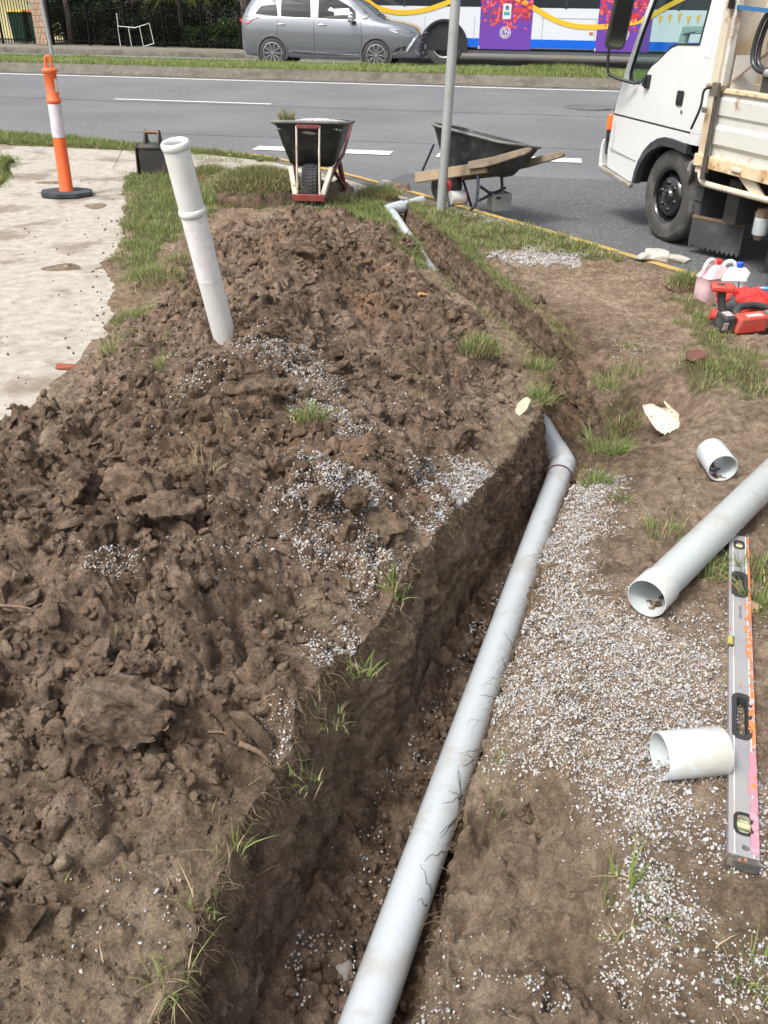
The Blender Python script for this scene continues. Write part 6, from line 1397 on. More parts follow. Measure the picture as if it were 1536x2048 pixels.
def gravel():
    rg=np.random.default_rng(3); PX=[];PY=[]; SZ=[]
    for poly,den in GRAV:
        W_=wpoly(poly); x0,y0=W_.min(0)-.06; x1,y1=W_.max(0)+.06; n=int((x1-x0)*(y1-y0)*den*1.7); n=min(n,110000)
        x=rg.uniform(x0,x1,n); y=rg.uniform(y0,y1,n); m=inpoly(x,y,W_,.07,.085,int(rg.integers(99)))
        cl=.5+1.0*fbm(x*9,y*9,3,44)
        keep=(rg.uniform(0,1,n)<m*np.clip(cl+.6,.05,1))&~in_trench(x,y)
        PX.append(x[keep]);PY.append(y[keep]); SZ.append(np.where(y[keep]>4.5,.0042,.0029)*np.exp(rg.normal(0,.33,keep.sum())))
    x=np.concatenate(PX);y=np.concatenate(PY);s=np.concatenate(SZ); z=top(x,y)
    z=z+s*.25+rg.uniform(0,1,len(x))**3*.006
    # trench floor scatter
    n=5200; yt=rg.uniform(.8,3.5,n); a,b_=lipx(yt,-1),lipx(yt,1); xt=a+.05+(b_-a-.1)*rg.uniform(0,1,n)**1.2; keep=rg.uniform(0,1,n)<np.clip(.15+1.2*fbm(xt*8,yt*5,3,9),.04,1); xt,yt=xt[keep],yt[keep]
    zt=floorz(yt)+.03+.012*rg.uniform(0,1,len(xt)); x=np.concatenate([x,xt]);y=np.concatenate([y,yt]);z=np.concatenate([z,zt]);s=np.concatenate([s,.0034*rg.uniform(.7,1.5,len(xt))])
    N=len(x); pal=np.array([(.42,.415,.41),(.47,.465,.46),(.36,.36,.365),(.54,.53,.52),(.31,.31,.315),(.45,.40,.34),(.41,.30,.23),(.35,.29,.24)])
    k=rg.choice(len(pal),N,p=[.22,.18,.13,.11,.08,.14,.03,.11]); c=pal[k]*rg.uniform(.68,1.12,(N,1))
    print('gravel',N)
    scatter('gravel',np.stack([x,y,z],1),s,1,5,M_grav,c,(1.25,1,.72),label='scattered blue grey and white drainage gravel',cat='gravel',cuts=8,amp=.10)
gravel()
def clods():
    rg=np.random.default_rng(9)
    def cand(n,y0=.7,y1=7.0,x0=-2.6,x1=1.0,pw=1):
        y=rg.uniform(0,1,n)**pw*(y1-y0)+y0; x=rg.uniform(x0,x1,n); return x,y
    sets=[]
    for n,lo,hi,thr,sub,seed in ((80000,.0025,.0062,.0,1,1),(24000,.006,.013,.02,1,2),(6500,.012,.024,.04,2,3),(1250,.022,.042,.06,3,4)):
        x,y=cand(n,pw=1.35); h=heap(x,y); cl=fbm(x*2.6,y*2.6,3,70+seed)
        pr=sstep(thr-.01,thr+.07,h)*np.clip(.55+1.1*cl,.08,1); keep=(rg.uniform(0,1,n)<pr)&~in_trench(x,y)&(x<lipx(y,-1)-.02); x,y=x[keep],y[keep]
        s=lo+(hi-lo)*rg.uniform(0,1,len(x))**2; z=top(x,y)+s*.25
        o=scatter('soil_clods' if sub<2 else 'soil_lumps',np.stack([x,y,z],1),s,sub,20+seed,M_soil,None,(1,1,.7),label='crumbled brown soil clods over the spoil heap',cat='soil',dry=np.clip(dryness(x,y)+.1+rg.uniform(-.2,.45,len(x)),-.2,1),cuts=10,amp=.11)
    n=1150; x,y=cand(n,1.0,6.2,-1.9,.9,1.2); h=heap(x,y); hg=np.zeros(n)
    for q_ in (6,7,9,10,12,13): hg=np.maximum(hg,inpoly(x,y,wpoly(GRAV[q_][0]),.03,.02))
    keep=(rg.uniform(0,1,n)<sstep(.05,.12,h)*np.clip(.45+1.7*fbm(x*1.8,y*1.8,3,88),.04,1)*(1-.9*hg))&~in_trench(x,y)&(x<lipx(y,-1)-.04); x,y=x[keep],y[keep]
    s=.024+.034*rg.uniform(0,1,len(x))**2; z=top(x,y)*.6+(base(x,y)+.02)*.4+s*.1
    scatter('angular_clods',np.stack([x,y,z],1),s,4,61,M_soil,None,(1.35,.95,.62),label='angular broken clods piled over the spoil heap',cat='soil',dry=np.clip(rg.uniform(-.3,.5,len(x)),-.2,1),cuts=15,amp=.055,aniso=.2,ntmpl=16,rough=.06)
    n=7500; x,y=cand(n,1.0,6.4,-2.1,.9,1.2); h=heap(x,y); keep=(rg.uniform(0,1,n)<sstep(.03,.10,h)*np.clip(.5+1.7*fbm(x*2.4,y*2.4,3,89),.05,1))&~in_trench(x,y)&(x<lipx(y,-1)-.03); x,y=x[keep],y[keep]
    s=.008+.016*rg.uniform(0,1,len(x))**1.6; z=top(x,y)+s*.3
    scatter('broken_clods',np.stack([x,y,z],1),s,3,62,M_soil,None,(1.25,1,.68),label='fist sized broken clods over the spoil heap',cat='soil',dry=np.clip(rg.uniform(-.4,.6,len(x)),-.2,1),cuts=13,amp=.06,aniso=.25,ntmpl=16,rough=.07)
    # crumbs on the concrete and on bare ground
    n=40000; x,y=cand(n,.6,9.2,-3.6,3.6,1.5); h=heap(x,y); turf,conc=zones(x,y)
    pr=np.where(conc>.5,.035+.9*inpoly(x,y,CONC,.01,0,1)*np.exp(-np.clip(interp(y,[0,3.5,4.2,5.1,6.6,7.1,9.3],[-1.35,-1.58,-1.45,-1.66,-1.98,-2.1,-2.6])-x,0,3)/.20)*.8,.10+.35*np.clip(fbm(x*3,y*3,3,8),0,1)); keep=(rg.uniform(0,1,n)<pr)&~in_trench(x,y)&(kerbdist(x,y)<-.02); x,y=x[keep],y[keep]
    s=.0016+.011*rg.uniform(0,1,len(x))**5; z=np.maximum(top(x,y),np.where(zones(x,y)[1]>.5,0,-9))+s*.3
    scatter('soil_crumbs',np.stack([x,y,z],1),s,1,40,M_soil,None,(1,1,.65),label='loose soil crumbs strewn on concrete and verge',cat='soil',dry=np.full(len(x),.25))
    n=1500; y=rg.uniform(.6,3.4,n); a,b_=lipx(y,-1),lipx(y,1); x=a+.04+(b_-a-.08)*rg.uniform(0,1,n); s=.004+.016*rg.uniform(0,1,n)**2.5; z=floorz(y)+.025
    scatter('trench_crumbs',np.stack([x,y,z],1),s,1,41,M_soil,None,(1,1,.7),label='fallen soil crumbs on the trench floor',cat='soil',dry=np.full(n,.05))
clods()
# the biggest clods one can single out
CL=[(250,1485,(.27,.21,.17),.2,'largest brown clod with a broad flat top in the foreground of the heap'),(805,748,(.20,.13,.11),-.25,'square edged brown slab of soil right of the heap crest below the grassy sod'),(590,505,(.34,.2,.14),.5,'wide curved slab of soil on the heap crest behind the white tube'),(915,885,(.19,.14,.10),-.5,'flat sided clod above the right hand gravel patch by the trench lip'),(500,935,(.2,.12,.10),-.3,'long leaning clod in the middle of the heap'),
 (285,985,(.28,.17,.15),.15,'broad smooth faced clod left of the dry straw tuft'),(210,1085,(.08,.19,.11),-.4,'upright wedge shaped clod left of the small gravel spill'),(340,1045,(.22,.13,.09),.2,'low layered clod in front of the broad smooth clod'),(90,870,(.14,.13,.11),.2,'tall clod at the edge of the concrete driveway'),(165,990,(.12,.20,.13),.0,'dark lumpy clod beside the tyre track'),
 (505,755,(.28,.10,.07),.1,'upper flat layered clod below the gravel streak'),(515,800,(.26,.10,.08),.15,'lower flat layered clod below the gravel streak'),(775,1060,(.2,.11,.09),-.1,'rusty brown clod at the trench lip below the gravel patch'),(555,690,(.12,.09,.06),.6,'dark clod with gravel beside the tube foot'),(65,1010,(.13,.12,.10),.2,'clod at the left edge above the heap foot'),
 (35,925,(.16,.12,.09),.4,'pale clod at the left edge next to the concrete'),(60,1700,(.22,.10,.06),.65,'long thin slab of soil at the lower left'),(280,1370,(.07,.06,.055),.2,'small round clod just above the largest clod'),(195,1345,(.09,.07,.06),.3,'round clod left above the largest clod'),(710,1040,(.12,.1,.08),.2,'clod between the two upper gravel patches'),(700,465,(.3,.2,.10),.1,'mound of fine dark soil behind the heap by the turf'),
 (905,640,(.14,.09,.08),.6,'reddish curled clod beside the trench bend'),(945,640,(.15,.1,.04),-.4,'flat grey brown slab of soil at the trench bend'),(880,815,(.12,.09,.07),.1,'small dark clod next to the hollow under the roots'),(640,1030,(.14,.09,.07),.0,'clod breaking out of the left gravel patch'),(860,770,(.12,.09,.06),.0,'small clod below the square edged slab'),(1055,1600,(.06,.05,.03),.4,'small tan clod on the right bank edge'),(1075,610,(.09,.06,.04),0,'loose stone sized clod on the far lip of the trench')]
for i,(px,py,sz,rz,lb) in enumerate(CL):
    p=at(px,py); z=gz1(p.x,p.y); zz=float(base(np.array([p.x]),np.array([p.y]))[0])
    o=rock('soil_clod',lb,'clod',(p.x,p.y,min(z,zz+.07)+.005),sz,M_soil,300+i,rz,'large clods of dug soil',n=5,sink=.30,cuts=14,amp=.07,tilt=(math.radians(RNG.uniform(5,20)),math.radians(RNG.uniform(-10,10))))
    me=o.data; nv=len(me.vertices); co=np.empty(nv*3,np.float32); me.vertices.foreach_get('co',co); co=co.reshape(-1,3)
    nr=np.empty(nv*3,np.float32); me.vertices.foreach_get('normal',nr); nr=nr.reshape(-1,3)
    dsp=.013*fbm(co[:,0]*18+co[:,2]*9+i,co[:,1]*18-co[:,2]*13,5,500+i,.62)+.02*lumps(co[:,0]+co[:,2]*.6,co[:,1]+co[:,2]*.5,.02,510+i,.5)*(fbm(co[:,0]*9,co[:,1]*9+i,2,3)>-.05)+.004*fbm(co[:,0]*70,co[:,1]*70+co[:,2]*60,3,520+i,.6)
    co=co+nr*dsp[:,None]; me.vertices.foreach_set('co',co.ravel()); at_=me.attributes.new('dry','FLOAT','POINT'); at_.data.foreach_set('value',np.full(nv,[.35,.2,.1,.3][i%4],np.float32)); me.update()
# ---- grass
M_grass=attrmat('grass_blade',.6,.25,.3)
GRN=np.array([(.17,.235,.065),(.23,.29,.09),(.135,.175,.06),(.29,.31,.13),(.33,.28,.16),(.46,.37,.23)])
def blades(P,h,w,rg,pal=(.3,.3,.2,.12,.05,.03),lean=.6,outw=None,seg=3,cols=None):
    n=len(P); h=np.broadcast_to(h,n)*rg.uniform(.5,1.25,n); th=rg.uniform(0,6.283,n); dr=np.stack([np.cos(th),np.sin(th),np.zeros(n)],1)
    if outw is not None: dr=dr*.45+outw; 
    ln=rg.uniform(.15,1,n)*lean; sd=np.stack([-np.sin(th+rg.uniform(-1,1,n)),np.cos(th),np.zeros(n)],1); sd/=np.linalg.norm(sd,axis=1)[:,None]; w=np.broadcast_to(w,n)*rg.uniform(.7,1.3,n)
    V=[]
    for i in range(seg+1):
        t=i/seg; up=h*(t-.35*ln*t*t); out=h*ln*t**1.8*.9; c=P+np.stack([np.zeros(n),np.zeros(n),up],1)+dr*out[:,None]
        if i==seg: V.append(c)
        else: ww=(w*(1-t**1.5)*.5)[:,None]; V+= [c-sd*ww,c+sd*ww]
    V=np.stack(V,1); nv=V.shape[1]; o=np.arange(n)[:,None]*nv; F=[]
    for i in range(seg-1): a=2*i; F+= [(a,a+1,a+3),(a,a+3,a+2)]
    F.append((2*seg-2,2*seg-1,2*seg)); T=(np.array(F)[None]+o[:,:,None]).reshape(-1,3)
    if cols is None:
        c=GRN[rg.choice(6,n,p=np.array(pal)/sum(pal))]*rg.uniform(.7,1.3,(n,1))
    else: c=cols
    C=np.repeat(np.concatenate([c,np.ones((n,1))],1),nv,0)
    return V.reshape(-1,3),T,C
def merge(L):
    V=[];T=[];C=[];o=0
    for v,t,c in L: V.append(v);T.append(t+o);C.append(c);o+=len(v)
    return np.concatenate(V),np.concatenate(T),np.concatenate(C)
def verge_grass():
    rg=np.random.default_rng(21); out=[]
    specs=[(0,26000,.05,.0045,(.34,.34,.16,.10,.03,.03)),(1,52000,.045,.0042,(.20,.16,.22,.16,.12,.14)),(2,42000,.05,.0045,(.32,.34,.14,.12,.04,.04)),(3,40000,.06,.006,(.34,.36,.12,.12,.03,.03)),(4,12000,.06,.006,(.34,.34,.14,.12,.03,.03)),(5,9000,.045,.0032,(.2,.2,.2,.2,.1,.1)),(6,1800,.06,.0035,(.2,.2,.2,.2,.1,.1))]
    for i,n,h,w,pal in specs:
        W_=wpoly([(0,0)]) if False else TURF[i]; x0,y0=W_.min(0)-.1; x1,y1=W_.max(0)+.1; x=rg.uniform(x0,x1,n);y=rg.uniform(y0,y1,n)
        m=inpoly(x,y,W_,.07,.12,9)*(np.clip(.75+1.3*fbm(x*4,y*4,3,33),.12,1) if i in(1,5,6) else 1); hp=heap(x,y)
        keep=(rg.uniform(0,1,n)<m)&~in_trench(x,y)&(hp<.06)&(np.hypot(x+.62,(y-7.72)*.8)>.13)&(kerbdist(x,y)<-.05 if i!=3 else kerbdist(x,y)<.06); x,y=x[keep],y[keep]
        P=np.stack([x,y,np.maximum(top(x,y),-.03)-.004],1); hh=h*(.7+.8*np.clip(.5+fbm(x*3,y*3,2,5),0,1)); out.append(blades(P,hh,w,rg,pal,lean=.9))
    # torn turf edge hanging along the lips of the far trench
    for side,n,ya,yb in ((1,9000,4.6,8.0),(1,1500,3.3,4.7),(-1,5000,6.0,8.0),(-1,1800,3.2,5.6)):
        y=rg.uniform(ya,yb,n); keep=rg.uniform(0,1,n)<np.clip(.25+1.3*fbm(y*2.2,y*0+side*7,3,55)+.45*(y>5.4),.03,1); y=y[keep]; x=lipx(y,side)+side*rg.uniform(0,1,len(y))**1.5*.10; z=top(x+side*.006,y)-.006
        out.append(blades(np.stack([x,y,z],1),.055,.0042 if ya>4.5 else .003,rg,(.2,.16,.2,.16,.15,.13),lean=1.9,outw=np.tile(np.array([-side*.5,-.15,0]),(len(y),1))))
    # far left lawn beyond the driveway
    n=16000; x=rg.uniform(-9,-3.6,n); y=rg.uniform(8.4,12.5,n); _,conc=zones(x,y); keep=(conc<.3)&(kerbdist(x,y)<-.02)&(heap(x,y)<.02); x,y=x[keep],y[keep]; out.append(blades(np.stack([x,y,top(x,y)],1),.055,.006,rg))
    # sparse straggling blades over all the bare ground
    n=5200; x=rg.uniform(-1.6,2.6,n); y=rg.uniform(.7,6.8,n); keep=(rg.uniform(0,1,n)<np.clip(.15+.9*fbm(x*2.2,y*2.2,3,91),0.0,1))&~in_trench(x,y)&(kerbdist(x,y)<-.2); x,y=x[keep],y[keep]; out.append(blades(np.stack([x,y,top(x,y)],1),.035,.0024,rg,(.15,.1,.15,.15,.2,.25),lean=1.4))
    V,T,C=merge(out); print('blades',len(T)); tag(npmesh('verge_grass',V,T,M_grass,{'col':('FLOAT_COLOR',C)},smooth=False),'short patchy verge grass around the trench and kerb','grass',kind='stuff')
verge_grass()
def median_grass():
    rg=np.random.default_rng(5); n=75000; u=rg.uniform(-16,10,n); v=20.62+2.2*rg.uniform(0,1,n); P=np.stack([.9863*u+.165*v,-.165*u+.9863*v,np.full(n,.155)],1)
    hh=.07+.05*np.clip(fbm(u*1.1,v*1.1,3,4)+.3,0,1)+.16*np.exp(-((u-.2)/1.2)**2-((v-21.6)/.6)**2)
    V,T,C=blades(P,hh,.013,rg,(.3,.36,.12,.16,.04,.02),lean=.8,seg=2); tag(npmesh('median_grass',V,T,M_grass,{'col':('FLOAT_COLOR',C)},smooth=False),'green grass growing along the road median','grass',kind='stuff')
    n=5000; u=rg.uniform(-16,9,n); v=20.2+rg.uniform(0,.25,n); k=np.clip(.2+1.4*fbm(u*1.5,v,3,8),0,1)>rg.uniform(0,1,n); u,v=u[k],v[k]; P=np.stack([.9863*u+.165*v,-.165*u+.9863*v,np.full(len(u),.025)],1)
    V,T,C=blades(P,.05,.012,rg,(0,0,0,0,.3,.7),lean=2.4,seg=2); tag(npmesh('dry_clippings',V,T,M_grass,{'col':('FLOAT_COLOR',C)},smooth=False),'dry straw clippings lying in the median gutter','straw',kind='stuff')
median_grass()
def tuft(px,py,r,n,h,w,label,seed,pal=(.3,.34,.16,.12,.05,.03),lean=1.0,z=None,sod=0,sy=.7,dry=.1,name='grass_tuft',cat='grass tuft'):
    p=at(px,py); rg=np.random.default_rng(seed); a=rg.uniform(0,6.283,n); q=np.sqrt(rg.uniform(0,1,n))*r
    x=p.x+np.cos(a)*q; y=p.y+np.sin(a)*q*sy; zz=top(x,y) if z is None else np.full(n,z)
    zm=float(np.median(zz))
    if sod: zz=np.maximum(zz,0)*0+zm+sod*.92*np.sqrt(np.clip(1-(q/r*.93)**2,0,1))
    out=np.stack([np.cos(a),np.sin(a),np.zeros(n)],1)*(q/r)[:,None]
    P=np.stack([x-p.x,y-p.y,zz-zm-.004],1); n2=int(n*.5); V1,T1,C1=blades(P,h,w,rg,pal,lean*1.1,outw=out*.75,seg=4); k_=rg.integers(0,n,n2); V2,T2,C2=blades(P[k_]*np.array((1.25,1.25,1))+rg.normal(size=(n2,3))*np.array((r,r,0))*.12,h*.5,w*.8,rg,(.05,.05,.2,.15,.3,.35),2.2,seg=3); V,T,C=merge([(V1,T1,C1),(V2,T2,C2)])
    o=thing(name,label,cat,(p.x,p.y,zm),0,'grass tufts round the trench')
    npmesh('blades',V,T,M_grass,{'col':('FLOAT_COLOR',C)},smooth=False,parent=o)
    if sod:
        V0,F0=ico(4); Vv=rockify(V0,rg,5,.12)*np.array((r*.98,r*sy*.98,sod*.92)); d_2=.012*fbm(Vv[:,0]*25,Vv[:,1]*25+Vv[:,2]*20,4,seed)+.01*lumps(Vv[:,0]+Vv[:,2],Vv[:,1],.022,seed,.6); Vv*=(1+d_2/r)[:,None]
        npmesh('root_ball',Vv,F0,M_soil,{'dry':('FLOAT',np.full(len(Vv),dry))},parent=o)
TF=[(275,455,.16,520,.06,.0035,'ragged grass clump on the driveway edge below the digger bucket',0,(.2,.18,.22,.15,.14,.1)),(250,520,.12,300,.055,.0035,'thin matted grass where soil meets the driveway, left of the tube',0,(.2,.16,.22,.15,.15,.12)),(370,530,.12,300,.055,.0033,'matted turf scrap half buried left of the tube foot',.05,(.16,.14,.25,.15,.17,.13)),(300,700,.10,160,.05,.0032,'thin grass scrap on the left flank of the heap',0,(.2,.16,.2,.15,.15,.14)),(690,405,.12,220,.07,.004,'torn turf lump between the wheelbarrow and the bent pipe end',.05,(.2,.18,.22,.15,.14,.1)),(320,572,.20,700,.075,.0035,'matted grassy sod lying left of the white tube',.09,(.2,.16,.25,.15,.14,.1)),(265,640,.13,420,.08,.0035,'grass tuft at the heap foot below the grassy sod',0,(.22,.2,.22,.15,.12,.09)),(245,695,.11,260,.07,.0035,'small grass tuft nearest the driveway edge',0,(.22,.2,.22,.15,.12,.09)),(335,745,.05,90,.10,.0045,'upright light green grass tuft on the left flank of the heap',0,(.3,.4,.1,.15,.03,.02)),(620,838,.06,110,.085,.004,'bright green grass tuft in the middle of the heap',.03,(.35,.35,.12,.1,.05,.03)),
 (955,718,.10,420,.085,.0033,'shaggy grass tuft with a hanging root ball beside the trench',.10,(.2,.25,.15,.2,.12,.08)),(1082,740,.07,150,.09,.004,'grass fringe on the left lip at the trench bend',0,(.28,.3,.15,.15,.07,.05)),(1085,800,.06,150,.09,.004,'grass fringe on the left lip above the pipe elbow',0,(.28,.3,.15,.15,.07,.05)),(1212,905,.09,300,.10,.0038,'lush long green tuft on the right lip beside the pipe elbow',0,(.34,.36,.14,.12,.02,.02)),(1190,968,.06,130,.085,.0036,'lower long green tuft hanging over the pipe on the right lip',0,(.34,.36,.14,.12,.02,.02)),(1245,860,.08,120,.08,.0036,'thin green tuft above the lush one on the right lip',0,(.3,.3,.15,.15,.05,.05)),
 (1370,578,.11,420,.09,.0035,'grassy sod beside the pink jug',.07,(.24,.26,.2,.15,.1,.05)),(520,392,.40,9000,.075,.0042,'large dark matted pile of turf left of the red framed wheelbarrow',.24,(.12,.08,.38,.08,.20,.14)),(420,355,.22,1500,.07,.0045,'dug up turf clump behind the white tube',.08,(.26,.24,.2,.14,.08,.08)),(760,398,.20,1200,.07,.004,'overturned turf clump right of the red framed wheelbarrow',.08,(.22,.22,.22,.16,.12,.06)),
 (790,1195,.035,26,.075,.0055,'small weed rosette on the left trench lip',0,(.5,.4,.1,0,0,0)),(725,1355,.05,26,.065,.004,'green sprig beside the lowest gravel patch on the left lip',0,(.3,.4,.1,.1,.05,.05)),(660,1440,.05,24,.06,.0035,'straggly sprig on the left lip between the gravel patches',0,(.2,.3,.1,.2,.1,.1)),(605,1555,.04,16,.065,.0045,'green sprig on the left lip below the brown stick',0,(.4,.4,.1,.1,0,0)),(460,1705,.03,14,.08,.004,'tiny pale sprig on the lower left trench lip',0,(.2,.3,.1,.2,.1,.1)),(410,1815,.04,20,.07,.0035,'pale uprooted sprig with reddish stems at the lower left lip',0,(.1,.2,.1,.3,.2,.1)),(350,1965,.05,34,.075,.0035,'long bladed grass sprig hanging at the bottom left of the trench',0,(.2,.25,.1,.25,.1,.1)),
 (1250,1770,.045,18,.10,.0065,'broad bladed grass sprig at the edge of the right gravel strip',0,(.5,.4,.1,0,0,0)),(1290,1835,.04,12,.075,.0065,'lower broad bladed grass sprig beside the right gravel strip',0,(.5,.4,.1,0,0,0)),(990,1635,.018,9,.07,.004,'single thin grass sprig on the right bank by the pipe',0,(.4,.4,.1,.1,0,0)),(1000,1520,.02,14,.05,.003,'tiny sprig at the corner of the large gravel patch',0,(.2,.2,.2,.2,.1,.1)),(1325,1065,.08,90,.07,.0036,'grass tuft left of the long loose pipe',0,(.34,.34,.16,.1,.03,.03)),(1240,1000,.035,30,.06,.004,'small dark tuft on the soil above the gravel',0,(.3,.3,.3,.1,0,0)),
 (1420,1150,.08,150,.075,.0038,'grass tuft between the loose pipe and the top of the spirit level',0,(.36,.36,.14,.1,.02,.02)),(1525,1150,.09,150,.10,.0045,'grass tuft right of the top of the spirit level',0,(.4,.36,.1,.1,.02,.02)),(1528,1215,.07,90,.12,.005,'second grass tuft right of the spirit level, below the first',0,(.4,.36,.1,.1,.02,.02)),(1260,695,.04,50,.05,.003,'small sprout on the bare soil right of the trench',0,(.3,.3,.2,.1,.05,.05)),(1230,775,.11,200,.08,.0035,'grass tuft on the right bank at the trench bend',0,(.26,.3,.2,.14,.05,.05)),(1500,1945,.07,50,.07,.004,'flattened grass sprig at the lower right corner',0,(.3,.3,.2,.1,.05,.05)),(1380,650,.1,120,.06,.0035,'sparse grass tuft below the pink jug',0,(.24,.26,.2,.15,.1,.05)),(1500,655,.10,190,.07,.0035,'grass growing between the two power tools',0,(.24,.3,.2,.15,.06,.05)),(1425,735,.14,330,.06,.0035,'grass patch around the dark tile fragment',0,(.24,.3,.2,.15,.06,.05)),(1490,715,.12,260,.06,.0035,'grass patch below the rotary hammer',0,(.24,.3,.2,.15,.06,.05))]
for i,(px,py,r,n,h,w,lb,sod,pal) in enumerate(TF): tuft(px,py,r,n,h,w,lb,700+i,pal,lean=1.3,sod=sod)
# straw tuft and the tuft on the barrow load
tuft(405,945,.05,60,.10,.0026,'dry straw coloured root tuft on the heap',800,(0,0,0,0,.1,.9),1.6)
ld=MB(); P=[]; Mw=WBM.copy()
rg=np.random.default_rng(2); V0,F0=ico(5); Vv=V0*np.array((.46,.285,.06)); Vv[:,2]=np.where(Vv[:,2]<-.02,-.02,Vv[:,2]); Vv[:,2]+=-.05*Vv[:,0]; Vv+=np.array((.37,0,.625))
nz=.01*fbm(Vv[:,0]*12,Vv[:,1]*12,4,6); Vv[:,2]+=nz
lo=npmesh('gravel_load',Vv,F0,mat('wet_gravel_load',(.38,.37,.35),.9,var=.35,vscale=90,bump=.8,bscale=120)); lo.matrix_world=Mw; tag(lo,'heap of pale gravel filling the red framed wheelbarrow','gravel load')
n=1600; x=rg.uniform(-.08,.8,n); y=rg.uniform(-.28,.28,n); z=.625+.045-.05*(x-.37)+.02*(1-((x-.37)/.5)**2)-.03*(y/.28)**2; Pp=np.array([tuple(Mw@Vector(p)) for p in zip(x,y,z)]); c=np.array([(.5,.5,.5),(.4,.41,.44),(.6,.58,.54)])[rg.integers(0,3,n)]
scatter('barrow_gravel',Pp,np.full(n,.009)*rg.uniform(.6,1.4,n),1,6,M_grav,c,label='loose stones on top of the barrow load',cat='gravel')
p=Mw@Vector((-.02,.20,.73)); o=thing('grass_tuft','dry grass tuft perched on the left rim of the gravel filled wheelbarrow','grass tuft',p,0,'grass tufts round the trench'); a=rg.uniform(0,6.28,220); q_=np.sqrt(rg.uniform(0,1,220))*.05; Pb=np.stack([np.cos(a)*q_*1.3,np.sin(a)*q_,np.zeros(220)],1)
V,T,C=blades(Pb,.11,.004,rg,(.08,.08,.2,.14,.25,.25),1.2,outw=np.stack([np.cos(a),np.sin(a),0*a],1)*.6,seg=4); npmesh('blades',V,T,M_grass,{'col':('FLOAT_COLOR',C)},smooth=False,parent=o)
b=MB(); blob(b,(0,0,-.02),(.07,.05,.03),3,1); b.build('root_ball',M_soil,o)
# ---- roots: fine hairs hanging from the trench lips and lying on the soil
def roots():
    rg=np.random.default_rng(77); V=[];T=[];C=[]
    def hair(P,r,c):
        P=np.array(P); k=len(P); o=len(V); t=np.gradient(P,axis=0); s=np.cross(t,(0.3,.2,1)); s/=np.linalg.norm(s,axis=1)[:,None]+1e-9; u=np.cross(t,s); u/=np.linalg.norm(u,axis=1)[:,None]+1e-9
        for i in range(k):
            rr_=r*(1-.6*i/k)
            for j in range(3):
                a=2.094*j; V.append(P[i]+(s[i]*math.cos(a)+u[i]*math.sin(a))*rr_); C.append((*c,1))
        for i in range(k-1):
            for j in range(3):
                a=o+i*3+j; b_=o+i*3+(j+1)%3; T.append((a,b_,b_+3)); T.append((a,b_+3,a+3))
    cols=[(.22,.16,.10),(.14,.10,.065),(.30,.23,.15),(.10,.07,.045)]
    for side,n in ((-1,4200),(1,2400)):
        ys=rg.uniform(0,1,n)**1.7*6.8+.7
        xs_=lipx(ys,side); zs_=top(xs_+side*.012,ys)
        for y,x,zt in zip(ys,xs_,zs_):
            d=rg.uniform(0,1)**1.6*(.16 if rg.uniform()<.7 else .38)
            p=np.array([x-side*(.002+.004*rg.uniform()),y,zt-d+.005]); v=np.array([-side*rg.uniform(.3,1.2),rg.normal()*.7,rg.uniform(-1,.4)]); L_=rg.uniform(.012,.05)*(2.2 if rg.uniform()<.1 else 1); P=[p]
            for i in range(5): v=v+rg.normal(size=3)*.45+np.array([0,0,-.28]); v/=np.linalg.norm(v); P.append(P[-1]+v*L_/5)
            hair(P,rg.uniform(.0003,.0008)*(1+.12*y),cols[rg.integers(0,4)])
    n=1500; x=rg.uniform(-1.6,2.6,n); y=rg.uniform(.7,6.5,n); k=~in_trench(x,y)&(zones(x,y)[1]<.5); x,y=x[k],y[k]
    m_=len(x); th=rg.uniform(0,6.28,m_)[:,None]+np.cumsum(rg.normal(size=(m_,4))*.5,1); L_=rg.uniform(.015,.07,m_)[:,None]
    xs=x[:,None]+np.concatenate([np.zeros((m_,1)),np.cumsum(np.cos(th)*L_/4,1)],1); ys=y[:,None]+np.concatenate([np.zeros((m_,1)),np.cumsum(np.sin(th)*L_/4,1)],1); zs=top(xs,ys); zs=np.maximum(zs,((zs[:,0]+zs[:,-1])/2)[:,None])+.002
    for i_ in range(m_): hair(list(zip(xs[i_],ys[i_],zs[i_])),rg.uniform(.0005,.0011)*(1+.15*y[i_]),cols[rg.integers(0,3)])
    tag(npmesh('fine_roots',np.array(V),np.array(T),attrmat('root_fibre',.8,.2),{'col':('FLOAT_COLOR',np.array(C))}),'fine torn roots fringing the trench lips','roots',kind='stuff')
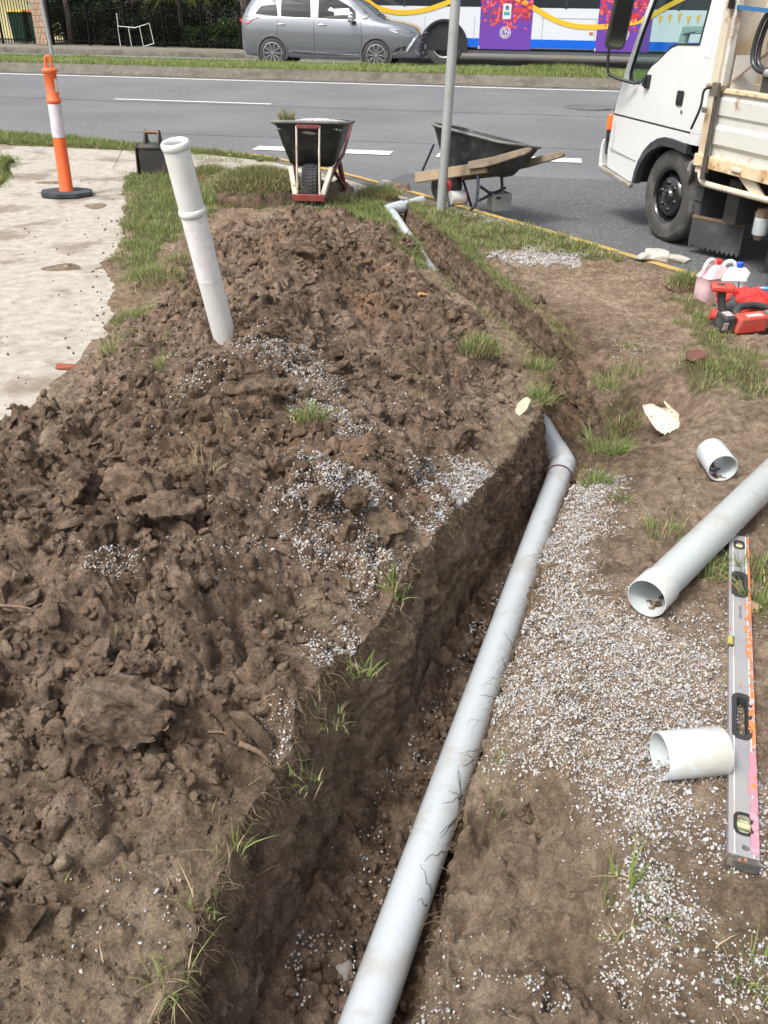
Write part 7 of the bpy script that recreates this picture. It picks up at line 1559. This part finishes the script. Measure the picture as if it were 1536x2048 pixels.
    # dark rootlets crossing the pipe
roots()
b=MB(); rr2=random.Random(5)
PA,PB=Vector((-.36,.1,-.385)),Vector((.823,3.60,-.275)); d=(PB-PA).normalized()
def onpipe(t,ang,r=.0565): c=PA.lerp(PB,t); s=Vector((1,0,0)); s=(s-d*s.dot(d)).normalized(); u=s.cross(d); u=u if u.z>0 else -u; return c+(s*math.sin(ang)+u*math.cos(ang))*r
for (t,n_) in ((.37,2),(.405,1),(.445,4),(.455,3),(.50,3),(.56,1),(.60,1),(.63,1)):
    for k in range(n_):
        a0=1.15; P=[]; tt_=t+rr2.uniform(-.008,.008); sl=rr2.uniform(-.03,.03); Ln=rr2.uniform(.4,1.2)
        for i in range(8): P.append(onpipe(tt_+sl*i/8+rr2.uniform(-.002,.002),a0-Ln*i/7,.0568))
        b.tube(P,[.0009*(1-.6*i/8) for i in range(8)],5,cap=False)
tag(b.build('pipe_rootlets',mat('dark_rootlet',(.04,.028,.02),.8)),'dark rootlets trailing over the grey drain pipe','roots',kind='stuff')
# sticks
M_stick=mat('stick_bark',(.20,.13,.085),.8,var=.25,dirt=(.13,.08,.05),damt=.7,dscale=20)
def stick(p1,p2,r,label,m_=M_stick,bend=.01):
    a=at(*p1);c=at(*p2); a.z=gz1(a.x,a.y)+r*1.3; c.z=gz1(c.x,c.y)+r*1.3; mdl=(a+c)/2; mdl.z=max(mdl.z,gz1(mdl.x,mdl.y)+r)+bend*.3; mdl.x+=bend
    b=MB(); P=bez([a,mdl,c],8); b.tube(P,[r*(1-.4*i/len(P))*(1+.15*math.sin(i*2.3)) for i in range(len(P))],10); return tag(b.build('stick',m_,smooth=50),label,'stick')
stick((478,1492),(538,1510),.0075,'short reddish brown stick on the heap by the left trench lip')
stick((190,1275),(196,1308),.005,'small upright tan stick above the largest clod',bend=.0)
stick((0,1215),(72,1210),.004,'thin pale stick at the left edge of the heap')
stick((838,586),(872,594),.009,'bright orange splinter of wood beside the far trench',mat('fresh_wood',(.62,.33,.13),.7))
stick((415,1455),(462,1470),.003,'thin twig right of the largest clod',bend=.004)
for o_ in bpy.data.objects:
    if o_.type=='MESH' and len(o_.data.vertices)<6 and False: pass
print('objects',len(bpy.data.objects))
